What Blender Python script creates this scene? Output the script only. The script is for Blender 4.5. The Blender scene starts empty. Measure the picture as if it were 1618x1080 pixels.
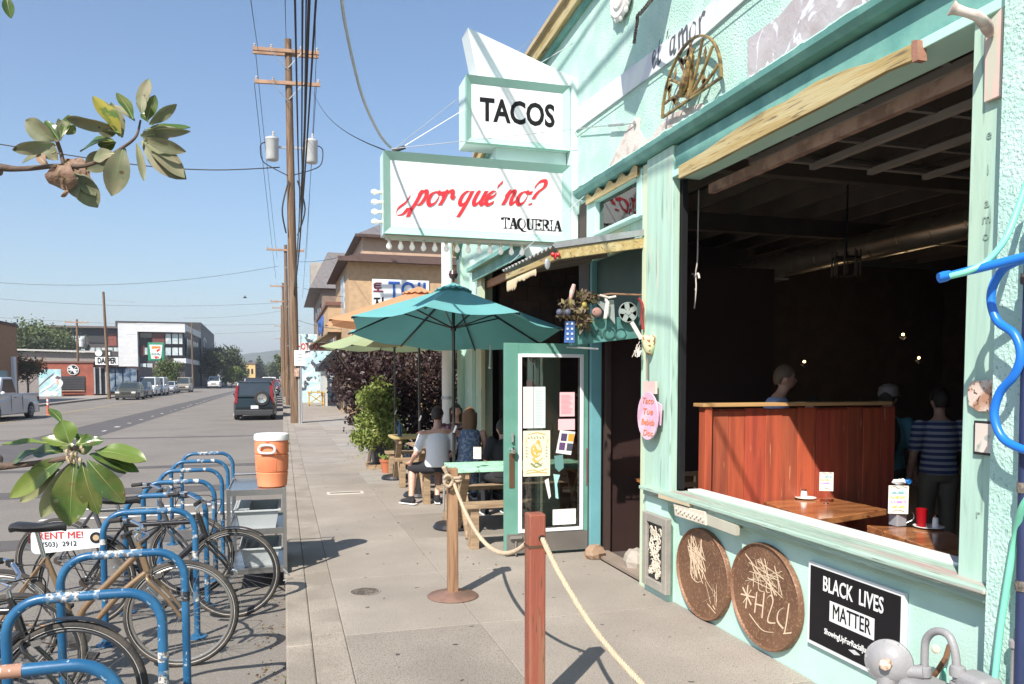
import bpy, math, random
import numpy as np
from mathutils import Vector, Matrix, noise as mnoise
random.seed(7); np.random.seed(7)
SC = bpy.context.scene; COL = SC.collection
R = math.radians
# ---------------------------------------------------------------- camera
F = 1230.; PXC = 809.; HZ = 597.; TILT = R(-3.0); H = 1.75
PYC = HZ + F*math.tan(R(3.0)); YAW = math.atan((PXC-447.)/F)
cd = bpy.data.cameras.new('camera'); cam = bpy.data.objects.new('camera', cd); COL.objects.link(cam); SC.camera = cam
cd.sensor_fit = 'HORIZONTAL'; cd.sensor_width = 36; cd.lens = 36*F/1618; cd.shift_y = (PYC-540)/1618
cd.clip_start = .05; cd.clip_end = 6000
cam.location = (0, 0, H); cam.rotation_euler = (R(90)+TILT, 0, -YAW)
# ---------------------------------------------------------------- sky, sun, exposure
W = bpy.data.worlds.new('World'); SC.world = W; W.use_nodes = True
wn = W.node_tree.nodes; wl = W.node_tree.links; bg = wn['Background']
sk = wn.new('ShaderNodeTexSky'); sk.sky_type = 'NISHITA'; sk.sun_disc = False
LD = Vector((.65, .76, -1.0)).normalized()              # direction the light travels
SUN_EL = math.asin(-LD.z); SUN_AZ = math.atan2(-LD.x, -LD.y)
sk.sun_elevation = SUN_EL; sk.sun_rotation = SUN_AZ
sk.air_density = 1.25; sk.dust_density = .9; sk.ozone_density = 5.5; sk.altitude = 50
wl.new(sk.outputs[0], bg.inputs[0]); bg.inputs[1].default_value = .10
sd = bpy.data.lights.new('sun', 'SUN'); sd.energy = 5.0; sd.angle = R(.5); sd.color = (1, .935, .85)
so = bpy.data.objects.new('sun', sd); COL.objects.link(so); so.location = (-10, -12, 20)
so.rotation_euler = LD.to_track_quat('-Z', 'Y').to_euler()
SC.view_settings.view_transform = 'Standard'; SC.view_settings.look = 'None'
SC.view_settings.exposure = .74; SC.view_settings.gamma = 1; SC.view_settings.use_curve_mapping = False
# ---------------------------------------------------------------- photo-ray helpers (give real positions on real planes)
_fw = Vector((math.sin(YAW)*math.cos(TILT), math.cos(YAW)*math.cos(TILT), math.sin(TILT)))
_rt = Vector((math.cos(YAW), -math.sin(YAW), 0)); _up = _rt.cross(_fw); CO = Vector((0, 0, H))
def ray(x, y): return _fw + _rt*((x-PXC)/F) - _up*((y-PYC)/F)
def onz(x, y, z=0.): d = ray(x, y); return CO + d*((z-H)/d.z)
def onx(x, y, X): d = ray(x, y); return CO + d*(X/d.x)
def ony(x, y, Y): d = ray(x, y); return CO + d*(Y/d.y)
def V(*a): return Vector(a)
# ---------------------------------------------------------------- materials
MATS = {}
def mat(name, c, c2=None, rough=.6, metal=0., var=.12, vs=3., bump=0., bs=60., st=(1, 1, 1), thr=(.45, .6), cs=4., c3=None, thr3=(.55, .6), cs3=30.,
        spec=.5, emit=None, trans=0., alpha=1., det=5., transl=0., dist=0., coat=0., c4=None, thr4=(.7, .71), cs4=10.):
    if name in MATS: return MATS[name]
    m = bpy.data.materials.new(name); m.use_nodes = True; n = m.node_tree.nodes; l = m.node_tree.links
    b = n['Principled BSDF']; b.inputs['Roughness'].default_value = rough; b.inputs['Metallic'].default_value = metal
    b.inputs['Specular IOR Level'].default_value = spec
    tc = n.new('ShaderNodeTexCoord'); mp = n.new('ShaderNodeMapping'); mp.inputs['Scale'].default_value = st
    l.new(tc.outputs['Object'], mp.inputs[0])
    def nz(s, d=det):
        t = n.new('ShaderNodeTexNoise'); t.inputs['Scale'].default_value = s; t.inputs['Detail'].default_value = d
        t.inputs['Distortion'].default_value = dist; l.new(mp.outputs[0], t.inputs['Vector']); return t
    def mix(f, a, bb):
        x = n.new('ShaderNodeMix'); x.data_type = 'RGBA'; l.new(f, x.inputs[0])
        for s, v in ((6, a), (7, bb)):
            if hasattr(v, 'is_output'): l.new(v, x.inputs[s])
            else: x.inputs[s].default_value = (*v, 1)
        return x.outputs[2]
    def rng(s, a, bb):
        r = n.new('ShaderNodeMapRange'); r.inputs[1].default_value = a; r.inputs[2].default_value = bb; l.new(s, r.inputs[0]); return r.outputs[0]
    lo = tuple(min(1, v*(1-var)) for v in c); hi = tuple(min(1, v*(1+var)) for v in c)
    col = mix(rng(nz(vs).outputs[0], .3, .7), lo, hi)
    if c2: col = mix(rng(nz(cs).outputs[0], *thr), col, c2)
    if c3: col = mix(rng(nz(cs3, 2).outputs[0], *thr3), col, c3)
    if c4: col = mix(rng(nz(cs4, 1).outputs[0], *thr4), col, c4)
    l.new(col, b.inputs['Base Color'])
    if bump:
        bp = n.new('ShaderNodeBump'); bp.inputs['Strength'].default_value = min(1, bump); bp.inputs['Distance'].default_value = .01*max(1, bump)
        l.new(nz(bs, 4).outputs[0], bp.inputs['Height']); l.new(bp.outputs[0], b.inputs['Normal'])
    if emit: b.inputs['Emission Color'].default_value = (*emit[0], 1); b.inputs['Emission Strength'].default_value = emit[1]
    if trans: b.inputs['Transmission Weight'].default_value = trans; b.inputs['IOR'].default_value = 1.45
    if coat: b.inputs['Coat Weight'].default_value = coat; b.inputs['Coat Roughness'].default_value = .08
    if alpha < 1: b.inputs['Alpha'].default_value = alpha
    if transl:
        o = n['Material Output']; t = n.new('ShaderNodeBsdfTranslucent'); ms = n.new('ShaderNodeMixShader'); ms.inputs[0].default_value = transl
        l.new(col, t.inputs[0]); l.new(b.outputs[0], ms.inputs[1]); l.new(t.outputs[0], ms.inputs[2]); l.new(ms.outputs[0], o.inputs[0])
    MATS[name] = m; return m
def glass(name, tint=(.9, .95, .95), a=.25, rough=.03):      # thin pane: mostly see-through, with reflection
    if name in MATS: return MATS[name]
    m = bpy.data.materials.new(name); m.use_nodes = True; n = m.node_tree.nodes; l = m.node_tree.links
    o = n['Material Output']; n.remove(n['Principled BSDF'])
    t = n.new('ShaderNodeBsdfTransparent'); t.inputs[0].default_value = (*tint, 1); g = n.new('ShaderNodeBsdfGlossy'); g.inputs['Roughness'].default_value = rough
    fr = n.new('ShaderNodeFresnel'); fr.inputs[0].default_value = 1.5; ad = n.new('ShaderNodeMath'); ad.operation = 'ADD'; ad.inputs[1].default_value = a*.3; ad.use_clamp = True
    l.new(fr.outputs[0], ad.inputs[0]); ms = n.new('ShaderNodeMixShader'); l.new(ad.outputs[0], ms.inputs[0]); l.new(t.outputs[0], ms.inputs[1]); l.new(g.outputs[0], ms.inputs[2])
    l.new(ms.outputs[0], o.inputs[0]); MATS[name] = m; return m
# ---------------------------------------------------------------- things and parts
WM = {}
def tag(o, label=None, cat=None, group=None, kind=None):
    if label: o['label'] = label
    if cat: o['category'] = cat
    if group: o['group'] = group
    if kind: o['kind'] = kind
    return o
def T(name, label, cat, loc=(0, 0, 0), rz=0., group=None):
    o = bpy.data.objects.new(name, None); o.empty_display_size = .1; COL.objects.link(o); o.location = loc; o.rotation_euler = (0, 0, rz)
    WM[o] = Matrix.Translation(Vector(loc)) @ Matrix.Rotation(rz, 4, 'Z'); return tag(o, label, cat, group)
class MB:
    def __init__(s): s.v = []; s.f = []
    def add(s, vs, fs):
        k = len(s.v); s.v += [tuple(p) for p in vs]; s.f += [tuple(i+k for i in f) for f in fs]; return s
    def box(s, a, b):
        x0, y0, z0 = [min(a[i], b[i]) for i in range(3)]; x1, y1, z1 = [max(a[i], b[i]) for i in range(3)]
        return s.add([(x0, y0, z0), (x1, y0, z0), (x1, y1, z0), (x0, y1, z0), (x0, y0, z1), (x1, y0, z1), (x1, y1, z1), (x0, y1, z1)],
                     [(0, 3, 2, 1), (4, 5, 6, 7), (0, 1, 5, 4), (1, 2, 6, 5), (2, 3, 7, 6), (3, 0, 4, 7)])
    def beam(s, p, q, w, h, up=(0, 0, 1)):      # bar from p to q, w sideways, h along up
        p = Vector(p); q = Vector(q); d = (q-p).normalized(); u = Vector(up); sd_ = d.cross(u)
        if sd_.length < 1e-4: sd_ = d.cross(Vector((1, 0, 0)))
        sd_.normalize(); u = sd_.cross(d); a = sd_*w/2; c = u*h/2
        return s.add([p-a-c, p+a-c, p+a+c, p-a+c, q-a-c, q+a-c, q+a+c, q-a+c], [(0, 1, 2, 3), (7, 6, 5, 4), (0, 4, 5, 1), (1, 5, 6, 2), (2, 6, 7, 3), (3, 7, 4, 0)])
    def tube(s, pts, r, n=8, closed=False, caps=True, rs=None):
        pts = [Vector(p) for p in pts]; m = len(pts); k = len(s.v); pn = None
        for i, p in enumerate(pts):
            if closed: d = pts[(i+1) % m]-pts[i-1]
            else: d = pts[min(i+1, m-1)]-pts[max(i-1, 0)]
            d.normalize()
            if pn is None: pn = d.orthogonal().normalized()
            pn = (pn-d*pn.dot(d)); pn = pn.normalized() if pn.length > 1e-6 else d.orthogonal().normalized()
            bn = d.cross(pn); rr = rs[i] if rs else r
            for j in range(n):
                a = 2*math.pi*j/n; s.v.append(tuple(p+(pn*math.cos(a)+bn*math.sin(a))*rr))
        for i in range(m if closed else m-1):
            for j in range(n):
                a = k+i*n+j; b = k+i*n+(j+1) % n; i2 = (i+1) % m; c = k+i2*n+(j+1) % n; d_ = k+i2*n+j; s.f.append((a, b, c, d_))
        if caps and not closed:
            s.f.append(tuple(k+j for j in range(n-1, -1, -1))); s.f.append(tuple(k+(m-1)*n+j for j in range(n)))
        return s
    def lathe(s, prof, c=(0, 0, 0), ax=(0, 0, 1), n=24):      # prof: (radius, height)
        c = Vector(c); ax = Vector(ax).normalized(); u = ax.orthogonal().normalized(); w = ax.cross(u); k = len(s.v)
        for r, h in prof:
            for j in range(n):
                a = 2*math.pi*j/n; s.v.append(tuple(c+ax*h+(u*math.cos(a)+w*math.sin(a))*max(r, 1e-4)))
        for i in range(len(prof)-1):
            for j in range(n):
                s.f.append((k+i*n+j, k+i*n+(j+1) % n, k+(i+1)*n+(j+1) % n, k+(i+1)*n+j))
        s.f.append(tuple(k+j for j in range(n-1, -1, -1))); s.f.append(tuple(k+(len(prof)-1)*n+j for j in range(n)))
        return s
    def prism(s, poly, d):                          # poly: 3D points, extruded by vector d
        d = Vector(d); p = [Vector(q) for q in poly]; n = len(p)
        return s.add(p+[q+d for q in p], [tuple(range(n)), tuple(range(2*n-1, n-1, -1))]+[(i, i+n, (i+1) % n+n, (i+1) % n) for i in range(n)])
    def quad(s, *p): return s.add(p, [tuple(range(len(p)))])
    def ball(s, c, r, n=12, m=8, sc=(1, 1, 1)):
        k = len(s.v)
        for i in range(m+1):
            t = math.pi*i/m
            for j in range(n):
                a = 2*math.pi*j/n; s.v.append((c[0]+r*sc[0]*math.sin(t)*math.cos(a), c[1]+r*sc[1]*math.sin(t)*math.sin(a), c[2]+r*sc[2]*math.cos(t)))
        for i in range(m):
            for j in range(n): s.f.append((k+i*n+j, k+(i+1)*n+j, k+(i+1)*n+(j+1) % n, k+i*n+(j+1) % n))
        return s
    def jit(s, a):
        s.v = [(x+random.uniform(-a, a), y+random.uniform(-a, a), z+random.uniform(-a, a)) for x, y, z in s.v]; return s
    def build(s, name, m, parent=None, w=True, smooth=False, bev=0., seg=2, recalc=True):
        vs = s.v
        if parent is not None and w:
            M = WM[parent].inverted(); vs = [tuple(M @ Vector(p)) for p in vs]
        me = bpy.data.meshes.new(name); me.from_pydata(vs, [], s.f)
        if recalc:
            import bmesh
            bm = bmesh.new(); bm.from_mesh(me); bmesh.ops.recalc_face_normals(bm, faces=bm.faces); bm.to_mesh(me); bm.free()
        if m: me.materials.append(m)
        if smooth:
            me.polygons.foreach_set('use_smooth', [True]*len(me.polygons))
            me.set_sharp_from_angle(angle=R(40))
        o = bpy.data.objects.new(name, me); COL.objects.link(o)
        if parent is not None: o.parent = parent; WM[o] = WM[parent]
        else: WM[o] = Matrix.Identity(4)
        if bev:
            b = o.modifiers.new('bevel', 'BEVEL'); b.width = bev; b.segments = seg; b.limit_method = 'ANGLE'; b.angle_limit = R(35)
            b.harden_normals = False
        return o
def box(name, a, b, m, parent=None, bev=0., **k): return MB().box(a, b).build(name, m, parent, bev=bev, **k)
def dup(root, loc=None, rz=None, label=None, group=None):
    c = root.copy(); COL.objects.link(c)
    if loc is not None: c.location = loc
    if rz is not None: c.rotation_euler = (0, 0, rz)
    if label: c['label'] = label
    if group: c['group'] = group
    for ch in list(root.children):
        k = ch.copy(); COL.objects.link(k); k.parent = c
        for g in list(ch.children):
            q = g.copy(); COL.objects.link(q); q.parent = k
    WM[c] = Matrix.Translation(c.location) @ Matrix.Rotation(c.rotation_euler[2], 4, 'Z')
    return c
def crom(pts, n=6, closed=False):
    P = [Vector(p) for p in pts]; out = []; m = len(P)
    rngi = range(m) if closed else range(m-1)
    for i in rngi:
        if closed: a, b, c, d = P[i-1], P[i], P[(i+1) % m], P[(i+2) % m]
        else: a, b, c, d = P[max(i-1, 0)], P[i], P[i+1], P[min(i+2, m-1)]
        for k in range(n):
            t = k/n; out.append(.5*((2*b)+(c-a)*t+(2*a-5*b+4*c-d)*t*t+(3*b-a-3*c+d)*t**3))
    if not closed: out.append(P[-1])
    return out
def lettering(string, size, m, parent, org, xa, up=(0, 0, 1), ext=.002, bold=0., sx=1., al='CENTER', shear=0., name='lettering', sp=1.):
    cu = bpy.data.curves.new(name, 'FONT'); cu.body = string; cu.size = size; cu.extrude = ext; mm = bold and 'M' in string; cu.offset = 0 if mm else bold; cu.align_x = al; cu.align_y = 'CENTER'; cu.shear = shear
    cu.space_character = sp; cu.resolution_u = 3
    t = bpy.data.objects.new(name, cu); COL.objects.link(t); bpy.context.view_layer.update()
    me = bpy.data.meshes.new_from_object(t.evaluated_get(bpy.context.evaluated_depsgraph_get())); bpy.data.objects.remove(t)
    if mm:
        import bmesh
        bm = bmesh.new()
        for k in (-1, 0, 1):
            m2 = me.copy(); m2.transform(Matrix.Translation((k*bold*1.1, 0, k*.0003))); bm.from_mesh(m2)
        bm.to_mesh(me); bm.free()
    xa = Vector(xa).normalized(); up = Vector(up).normalized(); nn = xa.cross(up)
    M = Matrix.Translation(Vector(org)) @ Matrix(((xa.x*sx, up.x, nn.x, 0), (xa.y*sx, up.y, nn.y, 0), (xa.z*sx, up.z, nn.z, 0), (0, 0, 0, 1)))
    if parent is not None: M = WM[parent].inverted() @ M
    me.transform(M); me.materials.clear(); me.materials.append(m)
    o = bpy.data.objects.new(name, me); COL.objects.link(o); o.parent = parent; WM[o] = WM[parent] if parent else Matrix.Identity(4)
    return o
def strokes(name, lines, wd, m, parent, org, xa, up=(0, 0, 1), nib=.7, th=.003, kk=.22):   # flat brush strokes on a surface; lines in 2D metres
    xa = Vector(xa).normalized(); up = Vector(up).normalized(); nn = xa.cross(up); org = Vector(org); b = MB()
    nx, ny = math.cos(nib)*wd/2, math.sin(nib)*wd/2
    for li, L in enumerate(lines):
        P = [Vector((p[0], p[1], 0)) for p in L]
        if len(P) > 2: P = crom(P, 5)
        k = len(b.v)
        for i, p in enumerate(P):
            d = (P[min(i+1, len(P)-1)]-P[max(i-1, 0)]).normalized(); ox, oy = nx-d.y*wd*kk, ny+d.x*wd*kk
            for sgn in (-1, 1):
                for zz in (0, th*(1+.12*(li % 7))+i*th*.006): b.v.append(tuple(org+xa*(p.x+sgn*ox)+up*(p.y+sgn*oy)+nn*zz))
        for i in range(len(P)-1):
            a = k+4*i; c = a+4
            b.f += [(a+1, a+3, c+3, c+1), (a, c, c+2, a+2), (a, a+1, c+1, c), (a+2, c+2, c+3, a+3)]
        a = k+4*(len(P)-1); b.f += [(k, k+2, k+3, k+1), (a, a+1, a+3, a+2)]
    return b.build(name, m, parent)
def leafcloud(name, blobs, n, size, m, parent=None, asp=1.6, shell=.55, flat=0., seed=1, w=True):
    rs = np.random.RandomState(seed); wts = np.array([b[1]**2*1. for b in blobs]); wts /= wts.sum()
    idx = rs.choice(len(blobs), n, p=wts); C = np.array([b[0] for b in blobs], float)[idx]; Rr = np.array([b[1] for b in blobs])[idx]
    sc = np.array([b[2] if len(b) > 2 else (1, 1, 1) for b in blobs], float)[idx]
    d = rs.normal(size=(n, 3)); d /= np.linalg.norm(d, axis=1)[:, None]
    rr = (shell+(1-shell)*rs.rand(n)**.7)*Rr*(1+.22*rs.normal(size=n))
    P = C+d*rr[:, None]*sc
    a = rs.normal(size=(n, 3)); a[:, 2] -= flat; a /= np.linalg.norm(a, axis=1)[:, None]
    b = np.cross(a, rs.normal(size=(n, 3))); b /= np.linalg.norm(b, axis=1)[:, None]
    s = size*(.6+.8*rs.rand(n))[:, None]
    nn_ = np.cross(a, b)*s*.12
    v = np.empty((n*4, 3)); v[0::4] = P-a*s*asp/2; v[1::4] = P+b*s/2+nn_; v[2::4] = P+a*s*asp/2; v[3::4] = P-b*s/2+nn_
    if parent is not None and w:
        M = np.array(WM[parent].inverted()); v = v @ M[:3, :3].T+M[:3, 3]
    me = bpy.data.meshes.new(name); me.vertices.add(n*4); me.vertices.foreach_set('co', v.ravel())
    me.loops.add(n*4); me.loops.foreach_set('vertex_index', np.arange(n*4)); me.polygons.add(n); me.polygons.foreach_set('loop_start', np.arange(n)*4)
    me.update(calc_edges=True); me.materials.append(m); o = bpy.data.objects.new(name, me); COL.objects.link(o)
    if parent is not None: o.parent = parent
    return o
# ---------------------------------------------------------------- shared materials
M_mint = mat('mint_stucco', (.42, .635, .55), (.50, .68, .61), bump=.9, bs=70, var=.06, rough=.8, c3=(.30, .48, .42), thr3=(.62, .68), cs3=55)
M_mintpanel = mat('mint_panel_paint', (.46, .655, .58), (.40, .59, .51), bump=.25, bs=90, var=.05, rough=.75, cs=2.2, thr=(.5, .75))
M_mintwood = mat('mint_painted_wood', (.38, .56, .465), (.50, .53, .31), bump=.3, bs=30, st=(1, 1, .12), var=.12, vs=14, cs=2.2, thr=(.5, .75), c3=(.50, .58, .48), thr3=(.58, .76), cs3=12, c4=(.24, .36, .29), thr4=(.66, .72), cs4=20)
M_tealshade = mat('teal_paint_shade', (.115, .30, .265), (.17, .38, .33), bump=.2, bs=30, var=.1, rough=.6)  # teal darkened past its paint tone to deepen shade under the cornice
M_sillwood = mat('weathered_sill_paint', (.33, .46, .38), (.42, .29, .27), bump=.4, bs=24, st=(6, .25, 6), var=.2, vs=6, cs=3, thr=(.55, .7), c3=(.52, .57, .48), thr3=(.60, .70), cs3=14, c4=(.20, .22, .17), thr4=(.66, .72), cs4=24)
M_yellowwood = mat('ochre_painted_wood', (.40, .295, .12), (.48, .40, .21), bump=.3, bs=20, st=(6, .4, 6), var=.15, vs=7, cs=3, c3=(.18, .13, .07), thr3=(.60, .68), cs3=10)
M_white = mat('white_paint', (.72, .735, .72), var=.03, rough=.45, bump=.05, bs=30)
M_signwhite = mat('sign_face_white', (.70, .71, .70), (.64, .66, .64), var=.02, rough=.35, cs=1.5, thr=(.5, .8))
M_signgreen = mat('sign_frame_green', (.33, .53, .455), var=.05, rough=.4)
M_signpale = mat('sign_pale_green', (.56, .70, .66), var=.04, rough=.45)
M_black = mat('black_paint', (.018, .018, .02), var=.1, rough=.4)
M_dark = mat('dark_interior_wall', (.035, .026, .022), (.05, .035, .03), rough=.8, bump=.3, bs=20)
M_steel = mat('stainless_steel', (.42, .42, .41), metal=.9, rough=.28, var=.06, vs=8)
M_chrome = mat('bright_chrome', (.7, .7, .7), metal=1, rough=.16, var=.05)
M_galv = mat('galvanised_metal', (.42, .43, .44), metal=.6, rough=.45, var=.12, vs=20)
M_blue = mat('blue_rack_paint', (.012, .085, .19), (.025, .125, .255), rough=.35, var=.15, vs=12, c3=(.30, .36, .40), thr3=(.69, .71), cs3=38, bump=.06, bs=40)
M_bluehose = mat('bright_blue_hose', (.012, .16, .62), rough=.35, var=.05)
M_rubber = mat('black_rubber', (.022, .021, .02), rough=.75, var=.2, vs=40)
M_glassdark = mat('dark_window_glass', (.02, .025, .03), rough=.06, var=.1, spec=.8)
M_concrete = mat('sidewalk_concrete', (.325, .287, .242), (.255, .225, .19), rough=.9, bump=.3, bs=150, var=.10, vs=1.4, cs=.9, thr=(.40, .66), c3=(.155, .132, .108), thr3=(.56, .64), cs3=120, c4=(.08, .07, .06), thr4=(.755, .765), cs4=11)
M_kerb = mat('kerb_concrete', (.31, .27, .222), (.24, .21, .17), rough=.9, bump=.5, bs=110, var=.12, vs=3, cs=2, c3=(.18, .155, .13), thr3=(.56, .63), cs3=90)
M_asph = mat('asphalt', (.18, .16, .138), (.145, .129, .112), rough=.92, bump=.6, bs=130, var=.12, vs=.35, cs=.5, thr=(.5, .7), c3=(.26, .245, .22), thr3=(.57, .64), cs3=120)
M_bark = mat('tree_bark', (.10, .075, .055), (.16, .13, .10), bump=.8, bs=30, st=(1, 1, .2), rough=.9)
M_pole = mat('utility_pole_wood', (.135, .08, .045), (.21, .14, .085), bump=.5, bs=30, st=(3, 3, .15), var=.25, vs=6, rough=.85, cs=5, c3=(.07, .045, .03), thr3=(.62, .68), cs3=14)
M_wood = mat('weathered_wood', (.36, .25, .15), (.25, .17, .10), bump=.3, bs=22, st=(.6, 6, 6), var=.2, vs=5, rough=.7)
M_woodv = mat('weathered_post_wood', (.34, .20, .11), (.20, .11, .06), bump=.35, bs=22, st=(6, 6, .5), var=.2, vs=5, rough=.65)
M_skin = mat('skin', (.52, .30, .22), rough=.5, var=.06)
M_wire = mat('black_cable', (.012, .012, .014), rough=.6)
# ================================================================ GROUND, ROAD, SIDEWALK
M_ground = mat('far_ground', (.20, .19, .16), (.12, .14, .07), cs=.05, rough=.95)
tag(MB().quad((-2500, -60, -.16), (2500, -60, -.16), (2500, 3500, -.16), (-2500, 3500, -.16)).build('ground', M_ground), kind='structure')
road = tag(MB().quad((-15.4, -20, -.13), (0, -20, -.13), (0, 700, -.13), (-15.4, 700, -.13)).build('road', M_asph), kind='structure')
M_roaddark = mat('dark_asphalt', (.088, .08, .074), var=.15, rough=.8, bump=.3, bs=120, c3=(.15, .14, .13), thr3=(.6, .66), cs3=120)
b = MB()
for (x0, x1, y0, y1) in ((-15, -.35, 13.8, 14.6), (-15, -.5, 17.6, 18.1), (-9, -.3, 9.6, 10.3), (-3.6, -3.0, 14.6, 17.6), (-15, -6.6, 21.5, 22.6), (-15, -.4, 26.6, 26.95)):
    n = 24; top = []; bot = []
    for i in range(n+1):
        t = i/n; x = x0+(x1-x0)*t; top.append((x, y1+random.uniform(-.06, .06)+.02*x, -.1265)); bot.append((x, y0+random.uniform(-.06, .06)+.02*x, -.1265))
    for i in range(n): b.quad(bot[i], bot[i+1], top[i+1], top[i])
tag(b.build('dark_road_band', M_roaddark), kind='structure')  # darker ragged-edged bands on the road surface
b = MB(); b.quad((-7.6, 19, -.1262), (-5.7, 19, -.1262), (-5.8, 150, -.1262), (-6.7, 150, -.1262))
tag(b.build('worn_centre_strip', M_roaddark), kind='structure')
M_roadwhite = mat('road_paint_white', (.62, .60, .56), (.25, .24, .22), cs=9, thr=(.52, .62), rough=.8)
M_roadyel = mat('road_paint_yellow', (.50, .36, .14), (.2, .18, .15), cs=9, thr=(.45, .6), rough=.8)
b = MB()
for i in range(34):                                   # worn white lane dots in two rows
    y = 27+i*2.9+random.uniform(-.5, .5); xx = -6.2+random.uniform(-.06, .06); b.box((xx, y, -.122), (xx+random.uniform(.10, .18), y+random.uniform(.15, .45), -.116))
tag(b.build('lane_dots', M_roadwhite), kind='structure')
b = MB(); b.box((-11.35, 28, -.124), (-11.2, 130, -.121)); tag(b.build('centre_line', M_roadyel), kind='structure')
b = MB(); b.box((-3.1, 12.25, -.124), (-.35, 12.37, -.121)); b.box((-3.1, 11.45, -.124), (-.35, 11.57, -.121)); tag(b.build('corral_line', M_roadwhite), kind='structure')
sw = tag(MB().box((.002, -12, -.6), (2.92, 420, -.022)).build('sidewalk', mat('sidewalk_bed', (.10, .09, .08), rough=1)), kind='structure')
MB().box((.165, 33.3, -.021), (2.9, 419, 0)).build('far_paving', M_concrete, sw)
tag(MB().box((2.93, 13.3, -.6), (30, 420, -.02)).build('lot_ground', M_concrete), kind='structure')
y = -4.2; i = 0
M_conc2 = mat('newer_concrete', (.31, .285, .25), (.26, .235, .205), rough=.9, bump=.25, bs=170, var=.08, vs=1.1, cs=1.3, c3=(.18, .16, .135), thr3=(.6, .68), cs3=130, c4=(.08, .07, .06), thr4=(.74, .75), cs4=9)
M_conc3 = mat('darker_concrete', (.25, .22, .185), (.30, .265, .22), rough=.9, bump=.35, bs=130, var=.12, vs=1.7, cs=.7, c3=(.13, .11, .09), thr3=(.55, .63), cs3=100, c4=(.07, .06, .05), thr4=(.73, .74), cs4=10)
yj = [-4.2, -2.6, -.9, .7, 2.25, 3.75, 5.32, 6.85, 8.35, 9.9, 11.45, 13.0, 14.6, 16.2, 17.8, 19.4, 21.2, 23, 25, 27, 29, 31.1, 33.3]
for a, c in zip(yj, yj[1:]):
    for (x0, x1) in ((.382, 1.328), (1.331, 2.917)):
        j = random.uniform(-.003, .003); MB().box((x0, a+.0025, -.02), (x1, c-.0025, j*.6)).build('paving_slab', random.choice((M_concrete, M_concrete, M_conc2, M_conc3)), sw, bev=.006)
ky = -4.
while ky < 33:
    L = random.choice((1.5, 1.8, 2.3)); 
    MB().box((-.004, ky+.003, -.3), (.1645, ky+L-.003, random.uniform(-.004, .002))).build('kerb_stone', M_kerb, sw, bev=.014, seg=3)
    MB().box((.166, ky+.2, -.02), (.3795, ky+L+.194, random.uniform(-.004, .0))).build('edge_slab', M_kerb, sw, bev=.006)
    ky += L
MB().box((-.004, ky, -.3), (.162, 420, 0)).build('far_kerb', M_kerb, sw)
# small covers and debris
def cover(c, r):
    t = T('utility_cover', 'round dark iron cover set in the sidewalk slab', 'utility cover', c)
    M_iron = mat('cast_iron_cover', (.10, .085, .075), (.20, .17, .14), metal=.3, rough=.7, bump=.8, bs=60, cs=30)
    MB().lathe([(r, -.004), (r, .004), (r*.93, .006), (0, .006)], c, n=36).build('cover_plate', M_iron, t)
    b = MB()
    for k in range(7):
        yy = (-3+k)*r*.25; hw = math.sqrt(max(0, (r*.85)**2-yy**2)); b.box((c[0]-hw, c[1]+yy-.006, .006), (c[0]+hw, c[1]+yy+.006, .01))
    b.build('cover_ribs', M_iron, t)
    MB().lathe([(r+.012, -.003), (r+.012, .0035), (r, .0045), (r, -.003)], c, n=36).build('rim', M_kerb, t)
cover((.62, 6.38, .001), .115)
M_asphaltdeb = mat('leaf_litter', (.20, .12, .06), (.10, .09, .04), cs=30)
leafcloud('dry_litter', [((-.12, 5+i*.9, -.13), .22, (.45, 1.8, .02)) for i in range(8)], 420, .022, M_asphaltdeb, asp=1.2); tag(bpy.data.objects['dry_litter'], 'small dry leaves and grit along the gutter below the kerb', 'litter', kind='stuff')
t = T('curb_box', 'pale rectangular meter box lid with raised edge in the sidewalk', 'meter box', (.8, 12, 0))
box('lid', (.66, 11.93, .001), (1.12, 12.09, .006), mat('lid_dark', (.16, .15, .13)), t); 
b = MB(); b.box((.62, 11.9, .001), (1.16, 11.93, .012)); b.box((.62, 12.09, .001), (1.16, 12.12, .012)); b.box((.62, 11.93, .001), (.66, 12.09, .012)); b.box((1.12, 11.93, .001), (1.16, 12.09, .012)); b.build('lid_frame', mat('pale_concrete', (.55, .5, .43)), t)
# ================================================================ TAQUERIA BUILDING
XF = 2.92
B = T('taqueria_building', 'mint green stucco taqueria with a wide open front and yellow roof trim', 'building', (XF, 6, 0))
def wpiece(nm, y0, y1, z0, z1, m=M_mint, x0=XF, x1=3.10, bev=0): return box(nm, (x0, y0, z0), (x1, y1, z1), m, B, bev=bev)
def wallpoly(nm, pts, m, x0=XF, x1=3.10): return MB().prism([(x0, y, z) for y, z in pts], (x1-x0, 0, 0)).build(nm, m, B)
wpiece('wall', -3, 2.515, -.1, 3.515, x0=2.80)
wpiece('lower_panel', 2.517, 5.42, -.1, .79, M_mintpanel); box('lower_panel', (2.862, 5.423, -.1), (2.869, 5.81, .80), M_mintpanel, B)
wpiece('wall', 2.517, 5.95, 3.32, 3.6, M_tealshade)
wpiece('wall', 5.95, 7.42, 3.50, 3.6)
wpiece('wall', 7.22, 7.5, -.1, 3.5, MATS.get('dark_jamb_paint') or mat('dark_jamb_paint', (.05, .03, .025)))
wpiece('wall', 7.5, 11.6, 3.42, 3.6)
wpiece('wall', 11.6, 13.05, -.1, 3.6)
wallpoly('gable_wall', [(-3, 3.6), (-3, 5.9), (7.3, 5.55), (8.85, 5.46), (10.0, 5.36), (11.4, 5.05), (12.3, 4.6), (13.05, 3.98), (13.05, 3.6)], M_mint)
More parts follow.
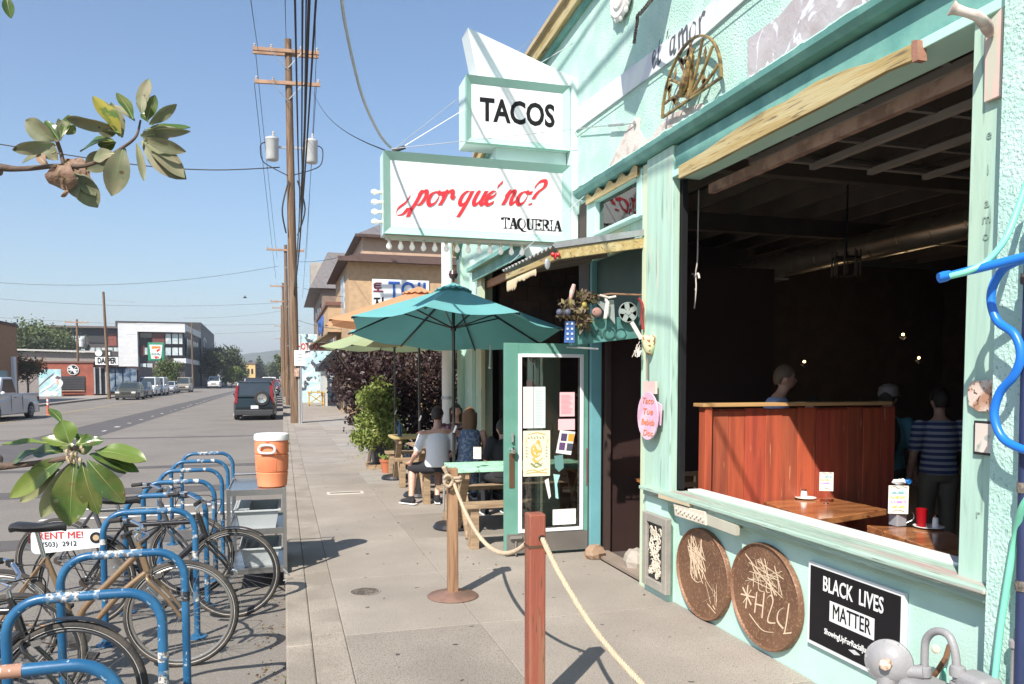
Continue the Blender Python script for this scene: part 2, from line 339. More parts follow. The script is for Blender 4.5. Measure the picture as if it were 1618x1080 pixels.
# roof trim along the gable
gp = [(-3, 5.95), (7.3, 5.60), (8.85, 5.51), (10.0, 5.41), (11.4, 5.10), (12.3, 4.65), (13.15, 3.98)]
for k, (nm, z0, z1, x0, m) in enumerate((('roof_trim_board', -.16, .0, XF-.10, M_yellowwood), ('roof_edge', .0, .05, XF-.14, mat('roof_flashing', (.45, .36, .22), rough=.6)), ('trim_moulding', -.22, -.16, XF-.05, M_tealshade))):
    b = MB()
    for (a, c) in zip(gp, gp[1:]):
        b.add([(x0, a[0], a[1]+z0), (XF+(.2 if k == 1 else .002)-.004, a[0], a[1]+z0), (XF+(.2 if k == 1 else 0)-.002, a[0], a[1]+z1), (x0, a[0], a[1]+z1), (x0, c[0], c[1]+z0), (XF-.002, c[0], c[1]+z0), (XF-.002, c[0], c[1]+z1), (x0, c[0], c[1]+z1)],
              [(0, 3, 2, 1), (4, 5, 6, 7), (0, 1, 5, 4), (1, 2, 6, 5), (2, 3, 7, 6), (3, 0, 4, 7)])
    b.build(nm, m, B)
# roof, side, back, interior
M_roof = mat('dark_roofing', (.08, .075, .07), rough=.9)
wallpoly('roof', gp+[(13.15, 3.9), (12.3, 4.55), (11.4, 5.0), (8.85, 5.4), (-3, 5.8)], M_roof, 3.10, 13)
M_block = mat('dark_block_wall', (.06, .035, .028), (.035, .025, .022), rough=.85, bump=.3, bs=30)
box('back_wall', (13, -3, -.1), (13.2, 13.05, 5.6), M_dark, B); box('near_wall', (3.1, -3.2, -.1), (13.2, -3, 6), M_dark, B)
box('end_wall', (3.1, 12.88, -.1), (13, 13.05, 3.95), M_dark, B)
box('interior_floor', (3.1, -3, -.1), (13, 12.88, .0), mat('worn_floor', (.10, .085, .075), rough=.5), B)
M_joist = mat('dark_joist', (.17, .135, .11), rough=.7)
for x in np.arange(3.6, 12.8, .62):
    box('ceiling_joist', (x, -3, 4.05), (x+.05, 12.87, 4.28), M_joist, B)
for y in (4.1, 6.9, 9.7): box('ceiling_beam', (3.12, y, 3.8), (13, y+.12, 4.04), M_joist, B)
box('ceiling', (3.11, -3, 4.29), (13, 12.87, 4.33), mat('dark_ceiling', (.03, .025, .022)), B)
# dark block wall seen beyond the open door: blocks as parts
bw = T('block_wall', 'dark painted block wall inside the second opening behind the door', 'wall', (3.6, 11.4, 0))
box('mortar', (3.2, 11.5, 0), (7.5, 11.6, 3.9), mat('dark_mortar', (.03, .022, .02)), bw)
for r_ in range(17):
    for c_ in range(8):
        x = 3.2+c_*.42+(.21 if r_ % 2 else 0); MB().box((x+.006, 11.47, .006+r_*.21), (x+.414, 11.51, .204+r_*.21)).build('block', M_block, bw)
box('dark_picture', (4.15, 11.43, 2.2), (4.75, 11.465, 2.9), M_black, None); tag(bpy.data.objects['dark_picture'], 'dark framed picture hung on the block wall behind the door', 'picture')
# posts, lintel, cornice
lp = box('post', (2.87, 5.42, -.02), (2.935, 5.86, 3.52), M_mintwood, B, bev=.006)
box('post_edge_board', (2.885, 5.866, -.02), (3.10, 5.97, 3.5), mat('pale_yellow_green_board', (.56, .62, .42), (.42, .62, .52), bump=.3, bs=24, st=(4, 4, .3), cs=4, var=.1), B, bev=.004)
box('post', (2.88, 2.517, .80), (3.14, 2.735, 3.315), M_mintwood, B, bev=.005)
box('lintel', (2.885, 2.517, 3.325), (2.917, 5.41, 3.50), M_tealshade, B, bev=.004)
box('lintel_lip', (2.86, 2.517, 3.27), (3.10, 5.415, 3.318), mat('mint_lip', (.46, .72, .62), var=.05), B, bev=.004)
b = MB(); cp = [(XF-.002, 3.52), (XF-.09, 3.53), (XF-.125, 3.565), (XF-.13, 3.60), (XF-.06, 3.625), (XF-.002, 3.64)]
b.prism([(x, -2, z) for x, z in cp], (0, 9.35, 0)); b.build('cornice', M_tealshade, B)
b = MB()
pts = [V(XF-.10+random.uniform(-.006, .006), y, 3.615+random.uniform(-.006, .006)) for y in np.arange(-1, 7.3, .045)]
b.tube(pts, .012, 5, rs=[random.uniform(.007, .015) for _ in pts]); b.build('cornice_caulk', M_mint, B)
# sill
box('sill_top', (2.79, 2.517, .845), (3.02, 5.80, .872), M_sillwood, B, bev=.006)
box('sill_track', (3.022, 2.74, .845), (3.135, 5.41, .885), M_white, B, bev=.004)
box('sill_apron', (2.825, 2.517, .80), (2.917, 5.79, .8448), M_sillwood, B, bev=.004)
box('sill_moulding', (2.865, 2.517, .765), (2.917, 5.45, .7995), mat('sill_moulding_paint', (.34, .46, .36), var=.15), B, bev=.004)  # grey green moulding board under the sill
box('inner_jamb', (2.94, 5.39, .89), (2.985, 5.80, 3.26), mat('black_jamb', (.012, .012, .013), rough=.7, spec=.2), B)
# raised sectional door under the ceiling and its bottom bar
g = T('garage_door', 'raised sectional door with pale rails under the dark ceiling', 'garage door', (3.3, 4, 3.3))
M_rail = mat('dull_rail', (.36, .33, .30), rough=.5)
MB().beam((3.16, 2.76, 3.19), (3.16, 5.35, 3.19), .05, .07).build('bottom_bar', mat('rusty_rail', (.34, .22, .17), (.2, .12, .09), cs=8, rough=.7), g)
for k, x in enumerate((3.5, 4.05, 4.6, 5.15, 5.7)):
    MB().beam((x, 2.78, 3.42), (x, 5.34, 3.42), .05, .045).build('rail', M_rail, g)
for y in (2.80, 3.45, 4.1, 4.75, 5.3): MB().beam((3.4, y, 3.45), (5.8, y, 3.45), .04, .03).build('stile', mat('dull_stile', (.2, .185, .17)), g)
MB().beam((3.3, 2.77, 3.48), (6.3, 2.77, 3.48), .03, .06).build('track', M_rail, g); MB().beam((3.3, 5.37, 3.48), (6.3, 5.37, 3.48), .03, .06).build('track', M_rail, g)
t = T('pull_cord', 'knotted white pull cord hanging from the raised door', 'cord', tuple(onx(1102, 290, 3.2)))
pc = [onx(x, y, 3.2) for x, y in ((1104, 300), (1103, 350), (1102, 410), (1099, 432), (1100, 455), (1097, 487))]
MB().tube(crom(pc, 5), .006, 6).build('rope', mat('cord_white', (.6, .57, .52)), t)
b = MB(); k = onx(1099, 435, 3.2); b.tube(crom([k+V(0, .05, .02), k, k+V(0, -.04, .01), k+V(0, -.06, -.03)], 4), .009, 6); b.ball(tuple(k), .016, 8, 6); k2 = onx(1099, 457, 3.2); b.ball(tuple(k2), .012, 8, 6); b.build('knot', MATS['cord_white'], t)
# transom window above canopy
tr = [(5.98, 2.92), (7.17, 2.92), (7.17, 3.5), (5.98, 3.5)]
box('transom_panel', (2.95, 5.975, 2.90), (3.05, 7.215, 3.10), M_mintwood, B)
f = box('transom_window', (2.93, 6.08, 3.13), (2.96, 6.98, 3.42), mat('pale_curtain', (.55, .57, .60), (.2, .3, .32), cs=2, rough=.3), B)  # pale mottled curtain colour behind the transom pane
box('transom_pane', (2.925, 6.08, 3.13), (2.928, 6.98, 3.42), glass('window_pane'), B)
lettering('AZÚ', .2, M_black, B, (2.922, 6.17, 3.24), (0, -1, 0), sx=.8)
for (a, c) in (((2.88, 6.98, 3.10), (2.95, 7.20, 3.49)), ((2.88, 5.98, 3.10), (2.95, 6.08, 3.49)), ((2.87, 6.08, 3.425), (2.95, 6.98, 3.49)), ((2.86, 6.08, 3.10), (2.95, 6.98, 3.13))):
    box('transom_frame', a, c, mat('mint_frame', (.45, .70, .62), var=.08), B, bev=.006)
b = MB()                                             # scalloped ochre valance above the transom
P = [(6.0+i*.05, 3.50+.03*math.sin(i*1.2)) for i in range(24)]
for (a, c) in zip(P, P[1:]): b.add([(2.85, a[0], a[1]), (2.85, c[0], c[1]), (2.85, c[0], 3.43), (2.85, a[0], 3.43), (2.868, a[0], a[1]), (2.868, c[0], c[1]), (2.868, c[0], 3.43), (2.868, a[0], 3.43)], [(0, 1, 2, 3), (7, 6, 5, 4), (0, 4, 5, 1), (3, 2, 6, 7)])
b.build('valance', M_yellowwood, B)
# second opening: frame boards, jambs, hood
box('jamb_board', (2.86, 11.35, 0), (2.918, 11.62, 3.5), M_mintwood, B); box('jamb_board', (2.87, 12.75, 0), (2.918, 13.08, 3.75), M_mintwood, B)
box('corner_board', (2.86, 11.95, 0), (2.917, 12.1, 3.6), M_mintpanel, B)
box('hood', (2.72, 7.95, 3.36), (3.1, 11.7, 3.418), M_tealshade, B); box('hood_board', (2.80, 7.95, 3.22), (2.83, 11.68, 3.358), M_tealshade, B)
box('hood_rail', (2.95, 7.95, 3.10), (3.0, 11.5, 3.2), mat('brown_rail', (.30, .2, .13)), B)
# doorway: blue frame, reveal and threshold
box('door_frame', (2.925, 7.165, 0), (3.035, 7.215, 2.9), mat('sky_blue_frame', (.13, .33, .36), var=.1), B, bev=.003)
box('door_frame', (3.065, 7.12, 0), (3.12, 7.16, 2.9), mat('dark_jamb_paint', (.05, .03, .025)), B)
box('door_head', (2.95, 5.98, 2.15), (3.08, 7.16, 2.26), mat('dull_teal_board', (.10, .2, .18)), B)
box('over_door_panel', (2.98, 5.98, 2.27), (3.04, 7.16, 2.89), mat('dark_green_panel', (.05, .09, .08)), B)
box('threshold', (2.93, 5.98, .001), (3.1, 7.16, .03), mat('worn_threshold', (.25, .2, .16)), B)
box('corridor_side', (3.13, 7.17, 0), (5, 7.3, 2.9), mat('dark_red_board', (.028, .012, .01)), B)
rk = MB(); rk.ball((2.88, 6.95, .05), .11, 9, 6, (1, .8, .8)); rk.jit(.012); tag(rk.build('door_stone', mat('brown_stone', (.30, .20, .13), bump=.5, bs=20), None), 'rough brown stone on the ground by the blue door frame', 'stone')
rk = MB(); rk.ball((3.1, 6.45, .08), .14, 9, 6, (1, 1, .8)); rk.jit(.012); tag(rk.build('door_stone', mat('grey_stone', (.36, .32, .27), bump=.5, bs=20), None), 'larger grey stone just inside the dark doorway', 'stone')
# canopy
cn = T('door_canopy', 'small corrugated canopy with ochre beam over the doorway', 'canopy', (2.5, 6.6, 2.8))
b = MB(); ny = 60; x0, z0, x1, z1 = 2.92, 2.965, 2.12, 2.82
for k in range(ny+1):
    y = 5.93+k*1.62/ny; w = .014*math.cos(k*math.pi/2); b.v += [(x0, y, z0+w), (x1, y, z1+w), (x0, y, z0+w-.004), (x1, y, z1+w-.004)]
for k in range(ny):
    a = 4*k; c = a+4; b.f += [(a, a+1, c+1, c), (a+2, c+2, c+3, a+3), (a+1, a+3, c+3, c+1)]
b.build('corrugated_sheet', M_galv, cn, smooth=False)
MB().beam((2.91, 5.96, 2.875), (2.14, 5.96, 2.745), .035, .085).build('beam', M_yellowwood, cn, bev=.004)
MB().beam((2.915, 5.935, 2.958), (2.1, 5.935, 2.812), .012, .05).build('flashing', M_galv, cn)
MB().beam((2.16, 5.98, 2.74), (2.16, 7.5, 2.755), .035, .05).build('front_beam', M_yellowwood, cn)
for y in (6.35, 6.75, 7.15): MB().beam((2.9, y, 2.90), (2.18, y, 2.76), .03, .06).build('rafter', M_joist, cn)
t = T('lace_trim', 'cream carved lace trim hanging from the canopy edge', 'trim', (2.14, 7.0, 2.65)); b = MB()
for k in range(26):
    y = 6.5+k*.035; h = .05+.05*(k > 16)+random.uniform(0, .02)
    b.ball((2.125, y, 2.70-h/2), .02, 6, 4, (.5, .9, h/.04))
b.build('trim_beads', mat('cream_plaster', (.55, .45, .30), bump=.4, bs=60), t)
t = T('heart_ornament', 'small red heart ornament at the canopy corner', 'ornament', (2.12, 5.92, 2.7)); b = MB(); b.ball((2.105, 5.93, 2.72), .026, 8, 6, (.5, 1, 1)); b.ball((2.085, 5.93, 2.735), .02, 8, 6); b.ball((2.13, 5.93, 2.735), .02, 8, 6); b.build('heart', mat('heart_red', (.45, .02, .02), rough=.3), t)
t = T('leaf_ornament', 'pale tin leaf ornament hanging from the canopy corner', 'ornament', (2.0, 5.95, 2.68)); MB().ball((2.04, 5.93, 2.66), .035, 10, 6, (.7, .25, 1.3)).build('tin_leaf', M_galv, t)
# ================================================================ SIGNS ON THE FACADE ARM
M_cab = mat('sign_cabinet', (.58, .70, .67), var=.04, rough=.4)
def cabinet(root, x0, x1, z0, z1, y, d, bw):
    MB().box((x0, y+.07, z0), (x1, y+d, z1)).build('cabinet', M_cab, root, bev=.004)
    for (nm, A, Bq) in (('frame_top', ((x0, z1), (x1, z1)), ((x0+bw, z1-bw), (x1-bw, z1-bw))), ('frame_bottom', ((x0, z0), (x1, z0)), ((x0+bw, z0+bw), (x1-bw, z0+bw))),
                        ('frame_side', ((x0, z0), (x0, z1)), ((x0+bw, z0+bw), (x0+bw, z1-bw))), ('frame_side', ((x1, z0), (x1, z1)), ((x1-bw, z0+bw), (x1-bw, z1-bw)))):
        (a, c), (e, g_) = A, Bq
        MB().add([(a[0], y, a[1]), (c[0], y, c[1]), (g_[0], y+.055, g_[1]), (e[0], y+.055, e[1]), (a[0], y+.068, a[1]), (c[0], y+.068, c[1]), (g_[0], y+.068, g_[1]), (e[0], y+.068, e[1])],
                 [(0, 1, 2, 3), (4, 7, 6, 5), (0, 4, 5, 1), (3, 2, 6, 7), (0, 3, 7, 4), (1, 5, 6, 2)]).build(nm, M_signgreen, root)
    box('sign_face', (x0+bw, y+.052, z0+bw), (x1-bw, y+.066, z1-bw), M_signwhite, root)
S1 = T('taqueria_sign', 'large white lightbox sign with red script and light bulbs around its edge', 'sign', (1.9, 7.7, 3.1))
cabinet(S1, .955, 2.865, 3.14, 3.925, 7.60, .27, .075)
M_red = mat('sign_red', (.62, .025, .035), rough=.4, var=.05); M_ink = mat('sign_ink', (.008, .008, .010), rough=.8, spec=.2)
GL = {'p': [[(.08, .7), (.2, .98), (.16, .4), (.02, -.3), (-.02, -.75)], [(.14, .5), (.32, .92), (.5, .95), (.56, .6), (.44, .14), (.26, .02), (.12, .18)]],
      'o': [[(.4, .95), (.12, .8), (.05, .35), (.22, .03), (.46, .15), (.56, .6), (.42, .93), (.55, .82), (.78, .85)]],
      'r': [[(.0, .6), (.16, .98), (.17, .5), (.08, .02)], [(.14, .55), (.3, .9), (.48, .98), (.56, .85), (.62, .55), (.78, .5)]],
      'q': [[(.52, .82), (.32, .98), (.1, .72), (.06, .25), (.22, .02), (.42, .25), (.54, .9)], [(.56, .98), (.46, .1), (.3, -.72), (.2, -.78)]],
      'u': [[(.0, .6), (.14, .95), (.06, .35), (.18, .02), (.36, .18), (.54, .7)], [(.58, .98), (.5, .3), (.6, .03), (.8, .25)]],
      'e': [[(.05, .45), (.36, .58), (.48, .85), (.3, .98), (.08, .7), (.06, .25), (.25, .02), (.52, .2)]],
      'e2': [[(.42, 1.25), (.62, 1.62)]],
      'n': [[(.0, .6), (.16, .98), (.14, .5), (.06, .02)], [(.1, .45), (.32, .92), (.5, .92), (.46, .4), (.54, .05), (.74, .25)]],
      '?': [[(.1, 1.2), (.28, 1.62), (.62, 1.66), (.68, 1.25), (.38, .85), (.26, .4)], [(.18, .1), (.22, .0)]],
      }
GL['!'] = [[(.78-p[0], 1.05-p[1]) for p in L] for L in GL['?']]
xh = .14; lines = []; cx = .0; sl = .32
for ch in '!por que no?':
    if ch == ' ': cx += .36*xh; continue
    for L in GL[ch]+(GL['e2'] if ch == 'e' else []): lines.append([(cx+(p[0]+sl*p[1])*xh*1.0, p[1]*xh) for p in L])
    cx += {'p': .74, 'r': .74, 'q': .8, '!': .85, '?': .9, 'n': .78}.get(ch, .72)*xh
sc = 1.60/(cx+.1); lines = [[(p[0]*sc, p[1]*1.02+.085*p[0]) for p in L] for L in lines]
strokes('script_lettering', lines, .025, M_red, S1, (1.09, 7.651, 3.42), (1, 0, 0), nib=.6, th=.004, kk=.42)
SG = {'T': (.82, [[(.41, 0), (.41, .97)], [(.04, .97), (.78, .97)], [(.05, .97), (.05, .78)], [(.77, .97), (.77, .78)], [(.24, .02), (.58, .02)]]), 'A': (.92, [[(.14, 0), (.46, 1)], [(.46, 1), (.78, 0)], [(.48, 1), (.8, 0)], [(.24, .32), (.66, .32)], [(.0, .02), (.28, .02)], [(.62, .02), (.94, .02)]]),
      'Q': (1.0, [[(.48+.40*math.cos(a), .5+.48*math.sin(a)) for a in np.linspace(0, 2*math.pi, 13)], [(.4, .05), (.6, -.16), (.95, -.22)]]), 'U': (.92, [[(.2, .98), (.2, .3), (.32, .05), (.5, .0), (.66, .06), (.74, .3), (.74, .98)], [(.04, .98), (.38, .98)], [(.6, .98), (.9, .98)]]),
      'E': (.82, [[(.2, 0), (.2, .98)], [(.04, .98), (.72, .98)], [(.04, .02), (.74, .02)], [(.2, .52), (.54, .52)], [(.72, .98), (.72, .8)], [(.75, .02), (.75, .24)], [(.54, .66), (.54, .38)]]), 'R': (.92, [[(.2, 0), (.2, .98)], [(.04, .98), (.5, .98), (.7, .86), (.68, .62), (.48, .52), (.22, .52)], [(.46, .5), (.62, .3), (.86, .0)], [(.04, .02), (.36, .02)]]),
      'I': (.46, [[(.22, 0), (.22, .98)], [(.06, .98), (.38, .98)], [(.06, .02), (.38, .02)]])}
cx = 0
for ch in 'TAQUERIA':
    w_, LS = SG[ch]; strokes('serif_letter', [[((cx+p[0])*.094, p[1]*.108) for p in L] for L in LS], .02, M_ink, S1, (2.145, 7.651, 3.262), (1, 0, 0), nib=0., th=.002); cx += w_
M_bulb = mat('frosted_bulb', (.86, .84, .78), rough=.25, emit=((1, .93, .8), .12)); M_sock = mat('bulb_socket', (.62, .58, .48), rough=.5)
box('bulb_strip', (.99, 7.66, 3.112), (2.86, 7.80, 3.139), mat('strip_cream', (.60, .56, .46)), S1)
for k in range(13):
    x = 1.02+k*.1135; bl = MB().lathe([(.001, 0), (.018, -.004), (.03, -.03), (.029, -.045), (.014, -.07), (.013, -.08)], (x, 7.73, 3.02), n=12).build('light_bulb', M_bulb, S1, smooth=True) if False else None
    s_ = MB().lathe([(.016, -.028), (.019, 0)], (x, 7.73, 3.112), n=10).build('bulb_socket', M_sock, S1)
    q = MB().lathe([(.012, 0), (.013, -.012), (.025, -.035), (.028, -.048), (.023, -.066), (.010, -.078), (.001, -.08)], (x, 7.73, 3.086), n=14).build('light_bulb', M_bulb, s_, smooth=True)
for k in range(4):
    z = 3.27+k*.095; s_ = MB().lathe([(.019, 0), (.016, .028)], (.954, 7.73, z), (-1, 0, 0), n=10).build('bulb_socket', M_sock, S1)
    MB().lathe([(.012, 0), (.013, .012), (.025, .035), (.028, .048), (.023, .066), (.010, .078), (.001, .08)], (.928, 7.73, z), (-1, 0, 0), n=14).build('light_bulb', M_bulb, s_, smooth=True)
box('mounting_fin', (2.868, 7.56, 3.02), (2.935, 7.88, 4.78), M_cab, S1, bev=.004)
MB().prism([(2.42, 7.64, 3.11), (2.86, 7.64, 3.11), (2.86, 7.64, 2.96), (2.52, 7.64, 2.90)], (0, .22, 0)).build('junction_box', M_cab, S1, bev=.003)
S2 = T('tacos_sign', 'smaller white TACOS lightbox sign with a slanted white top fin', 'sign', (2.3, 7.7, 4.1))
cabinet(S2, 1.775, 2.862, 4.08, 4.73, 7.62, .34, .065)
lettering('TACOS', .31, M_ink, S2, (2.32, 7.671, 4.415), (1, 0, 0), bold=.009, sx=.78)
MB().prism([(1.80, 7.66, 5.20), (1.90, 7.66, 4.734), (2.93, 7.66, 4.734), (2.93, 7.66, 4.83)], (0, .27, 0)).build('top_fin', mat('fin_white', (.66, .72, .71), var=.03, rough=.4), S2, bev=.004)
box('neck', (2.1, 7.72, 3.928), (2.86, 7.86, 4.078), M_cab, S2)
# white flue pipe behind the signs
fp = T('flue_pipe', 'white round flue pipe standing behind the bulb sign', 'pipe', (2.62, 12.7, 0)); MB().lathe([(.09, 0), (.09, 4.6)], (2.62, 12.7, 0), n=24).build('pipe', M_white, fp, smooth=True)
for z in (1.4, 3.2): MB().lathe([(.1, 0), (.1, .05)], (2.62, 12.7, z), n=24).build('collar', M_galv, fp)
# ================================================================ OPEN DOOR with its posters
M_door = mat('door_green_paint', (.11, .275, .215), (.135, .31, .245), var=.05, rough=.45, bump=.15, bs=60, cs=3)
D = T('open_door', 'green glazed door standing open across the sidewalk with grey kick plate', 'door', (2.99, 7.25, 0))
dy0, dy1 = 7.235, 7.285
box('door_stile', (2.055, dy0, .03), (2.20, dy1, 2.09), M_door, D, bev=.004); box('door_stile', (2.862, dy0, .03), (2.995, dy1, 2.09), M_door, D, bev=.004)
box('top_rail', (2.2, dy0+.001, 1.965), (2.862, dy1-.001, 2.089), M_door, D); box('bottom_rail', (2.2, dy0+.001, .03), (2.862, dy1-.001, .245), M_door, D)
for (a, c) in (((2.192, .232), (2.228, 1.985)), ((2.834, .232), (2.870, 1.985))): box('glazing_bead', (a[0], dy0-.012, a[1]), (c[0], dy0+.004, c[1]), M_white, D, bev=.003)
for z in (.232, 1.953): box('glazing_bead', (2.2285, dy0-.012, z), (2.8335, dy0+.004, z+.034), M_white, D, bev=.003)
box('door_glass', (2.228, dy0+.02, .262), (2.836, dy0+.026, 1.955), glass('door_pane', (.62, .64, .62), .35), D)
box('kick_plate', (2.075, dy0-.004, .035), (2.97, dy0-.0005, .225), mat('dull_kick_plate', (.20, .18, .16), metal=.4, rough=.5, bump=.15, bs=30, var=.2), D)
MB().box((2.10, dy0-.006, .68), (2.155, dy0-.0005, 1.02)).build('push_plate', mat('bronze_plate', (.20, .12, .07), metal=.6, rough=.4), D, bev=.002)
MB().lathe([(.02, 0), (.022, .03), (.034, .045), (.03, .065), (.001, .07)], (2.127, dy0, 1.05), (0, -1, 0), n=16).build('door_knob', M_chrome, D, smooth=True)
MB().beam((2.127, dy0-.02, 1.22), (2.127, dy0-.02, 1.13), .018, .02).build('latch', M_galv, D); MB().beam((2.16, dy0-.02, .02), (2.16, dy0-.02, .16), .014, .014).build('drop_bolt', M_chrome, D)
MB().beam((2.1, dy0-.03, .20), (2.22, dy0-.03, .20), .02, .03).build('drop_bolt', M_chrome, D)
MB().box((2.90, dy0-.008, .68), (2.965, dy0-.0005, 1.05)).build('mail_slot', mat('slot_frame', (.16, .10, .08), rough=.5), D, bev=.002); box('slot_hole', (2.915, dy0-.01, .70), (2.95, dy0-.0085, 1.03), M_black, D)
for z in (.4, 1.7): MB().lathe([(.012, 0), (.012, .1)], (2.999, dy0-.006, z), n=8).build('hinge', M_galv, D)
M_poster = mat('poster_paper', (.74, .73, .68), var=.03, rough=.7)
M_txt = mat('faded_print', (.42, .44, .44)); M_pink = mat('pink_paper', (.78, .48, .50), rough=.7, var=.03); M_pinkink = mat('pink_print', (.55, .15, .20))
def poster(label, x0, x1, z0, z1, m, y=None, tilt=0, lines=0, lm=M_txt, margin=.015):
    y = y or dy0+.012
    t = T('poster', label, 'poster', ((x0+x1)/2, y, z0)); 
    MB().box((x0, y, z0), (x1, y+.002, z1)).build('sheet', m, t)
    if lines:
        b = MB(); n = lines
        for k in range(n):
            zz = z1-.03-(z1-z0-.05)*k/n; xe = x1-margin-random.uniform(0, .3)*(x1-x0); b.box((x0+margin, y-.0012, zz-.0035), (xe, y-.0002, zz))
        b.build('print_lines', lm, t)
    return t
p_ = poster('white menu sheet at the top left of the door glass', 2.245, 2.352, 1.26, 1.665, M_poster, lines=24)
p_ = poster('pale green menu sheet beside the white one on the door glass', 2.358, 2.475, 1.26, 1.665, mat('pale_green_paper', (.62, .74, .70)), lines=24)
p_ = poster('pink notice with fine red lines on the right of the door glass', 2.625, 2.782, 1.37, 1.61, M_pink, lines=16, lm=M_pinkink)
p_ = poster('short blank pink note below the striped pink notice', 2.61, 2.785, 1.235, 1.345, M_pink)
p_ = poster('cream music poster with a golden figure and floral border', 2.245, 2.525, .785, 1.235, mat('cream_paper', (.76, .71, .54), var=.03))
M_gold = mat('ochre_print', (.60, .42, .10)); M_olive = mat('olive_print', (.25, .28, .12))
L = [[(.02*math.cos(a)*1.5, .02*math.sin(a)) for a in np.linspace(0, 6.3, 8)]]
strokes('figure_print', [[(.14+.05*math.cos(a), .26+.065*math.sin(a)) for a in np.linspace(0, 6.3, 10)], [(.1, .18), (.14, .14), (.2, .18)], [(.12, .3), (.15, .22), (.17, .31)], [(.11, .26), (.19, .24)], [(.13, .33), (.15, .35), (.17, .32)]], .02, M_gold, p_, (2.245, dy0+.011, .785), (1, 0, 0), th=.001)
strokes('leaf_print', [[(.08, .13), (.14, .09), (.2, .13)], [(.1, .10), (.14, .13), (.19, .10)]], .014, M_olive, p_, (2.245, dy0+.011, .785), (1, 0, 0), th=.001)
strokes('border_print', [[(.02+.0*a, .3+.02*a), (.04, .33+.02*a), (.025, .35+.02*a)] for a in range(3)]+[[(.24, .3+.02*a), (.26, .33+.02*a), (.25, .35+.02*a)] for a in range(3)]+[[(.05, .41), (.14, .43), (.23, .41)], [(.03, .05), (.1, .065), (.16, .05), (.25, .07)], [(.03, .03), (.14, .04), (.25, .03)]], .007, M_gold, p_, (2.245, dy0+.011, .785), (1, 0, 0), th=.001)
strokes('garland_print', [[(.05+k*.03, .385+.012*(k % 2)), (.065+k*.03, .37)] for k in range(6)]+[[(.03, .2+k*.03), (.045, .19+k*.03)] for k in range(4)]+[[(.235, .2+k*.03), (.25, .19+k*.03)] for k in range(4)], .007, M_olive, p_, (2.245, dy0+.011, .785), (1, 0, 0), th=.001)
t = T('poster', 'tilted white flyer with four small dark and orange pictures', 'poster', (2.68, dy0+.01, .99))
b = MB(); b.prism([(2.585, dy0+.012, 1.01), (2.745, dy0+.012, .985), (2.79, dy0+.012, 1.215), (2.63, dy0+.012, 1.235)], (0, .002, 0)); b.build('sheet', M_poster, t)
for (x, z, c) in ((2.635, 1.13, (.08, .05, .12)), (2.71, 1.125, (.7, .33, .04)), (2.615, 1.04, (.12, .06, .16)), (2.695, 1.03, (.07, .07, .1))):
    MB().prism([(x, dy0+.0105, z), (x+.06, dy0+.0105, z-.006), (x+.072, dy0+.0105, z+.068), (x+.01, dy0+.0105, z+.074)], (0, .001, 0)).build('picture', mat('picture%.2f' % c[0], c), t)
p_ = poster('plain white card at the bottom of the door glass', 2.555, 2.80, .29, .445, M_poster)
t = T('paper_garland', 'torn teal and white paper strips hanging on the door glass', 'paper', (2.55, dy0+.01, .6))
MB().prism([(2.47, dy0+.012, .74), (2.51, dy0+.012, .76), (2.535, dy0+.012, .58), (2.515, dy0+.012, .55)], (0, .002, 0)).build('strip', M_poster, t)
MB().prism([(2.56, dy0+.012, .80), (2.63, dy0+.012, .79), (2.60, dy0+.012, .70), (2.615, dy0+.012, .55), (2.585, dy0+.012, .56), (2.575, dy0+.012, .70)], (0, .002, 0)).build('strip', mat('aqua_paper', (.35, .62, .58)), t)
MB().prism([(2.57, dy0+.013, .98), (2.66, dy0+.013, .99), (2.67, dy0+.013, .86), (2.62, dy0+.013, .82), (2.58, dy0+.013, .86)], (0, .002, 0)).build('strip', mat('dull_teal_paper', (.12, .26, .24)), t)
# ---- hanging things above the door
ah = T('over_door_shelf', 'dark teal carved wooden box hung over the doorway', 'shelf', (2.6, 6.05, 2.1)); P = lambda x, y, Y=6.05: ony(x, y, Y)
MB().prism([P(906, 506), P(1010, 498), P(1008, 534), P(908, 545)], (0, .14, 0)).build('box_body', mat('shelf_teal', (.07, .20, .18), var=.3, vs=10), ah, bev=.004)
strokes('carving', [[(.32+.05*math.cos(a)+k*.1, -.1+.045*math.sin(a)) for a in np.linspace(0, 7, 9)] for k in range(2)]+[[(.05+k*.07, -.14), (.08+k*.07, -.06), (.11+k*.07, -.13)] for k in range(3)], .012, mat('carving_dark', (.03, .09, .08)), ah, P(906, 506, 6.045), (1, 0, 0), th=.006)
MB().tube([P(896, 548), P(945, 551)], .008, 6).build('shelf_bar', M_galv, ah)
t = T('metal_reel', 'pale round metal film reel hung over the doorway by the post', 'ornament', tuple(P(990, 492))); c = P(992, 493, 6.0); b = MB()
b.lathe([(.085, 0), (.085, .008), (.078, .008), (.078, .0)], c, (0, -1, 0), n=28); b.lathe([(.022, 0), (.022, .012)], c, (0, -1, 0), n=14)
for k in range(5):
    a = k*1.257+.5; b.beam(c+V(.02*math.cos(a), -.004, .02*math.sin(a)), c+V(.08*math.cos(a), -.004, .08*math.sin(a)), .006, .042, up=(-math.sin(a), 0, math.cos(a)))
b.build('reel', mat('dull_aluminium', (.32, .36, .34), metal=.3, rough=.5), t)
b = MB(); b.prism([P(942, 476, 6.0), P(970, 474, 6.0), P(972, 512, 6.0)], (0, .01, 0)); b.build('reel_wedge', MATS['dull_aluminium'], t)
tag(MB().tube([P(938, 468, 6.0), P(965, 464, 6.0), P(1014, 466, 6.0)], .009, 7).build('driftwood_stick', mat('driftwood', (.22, .12, .07), bump=.3, bs=40)), 'brown horizontal stick with hangings over the doorway', 'stick')
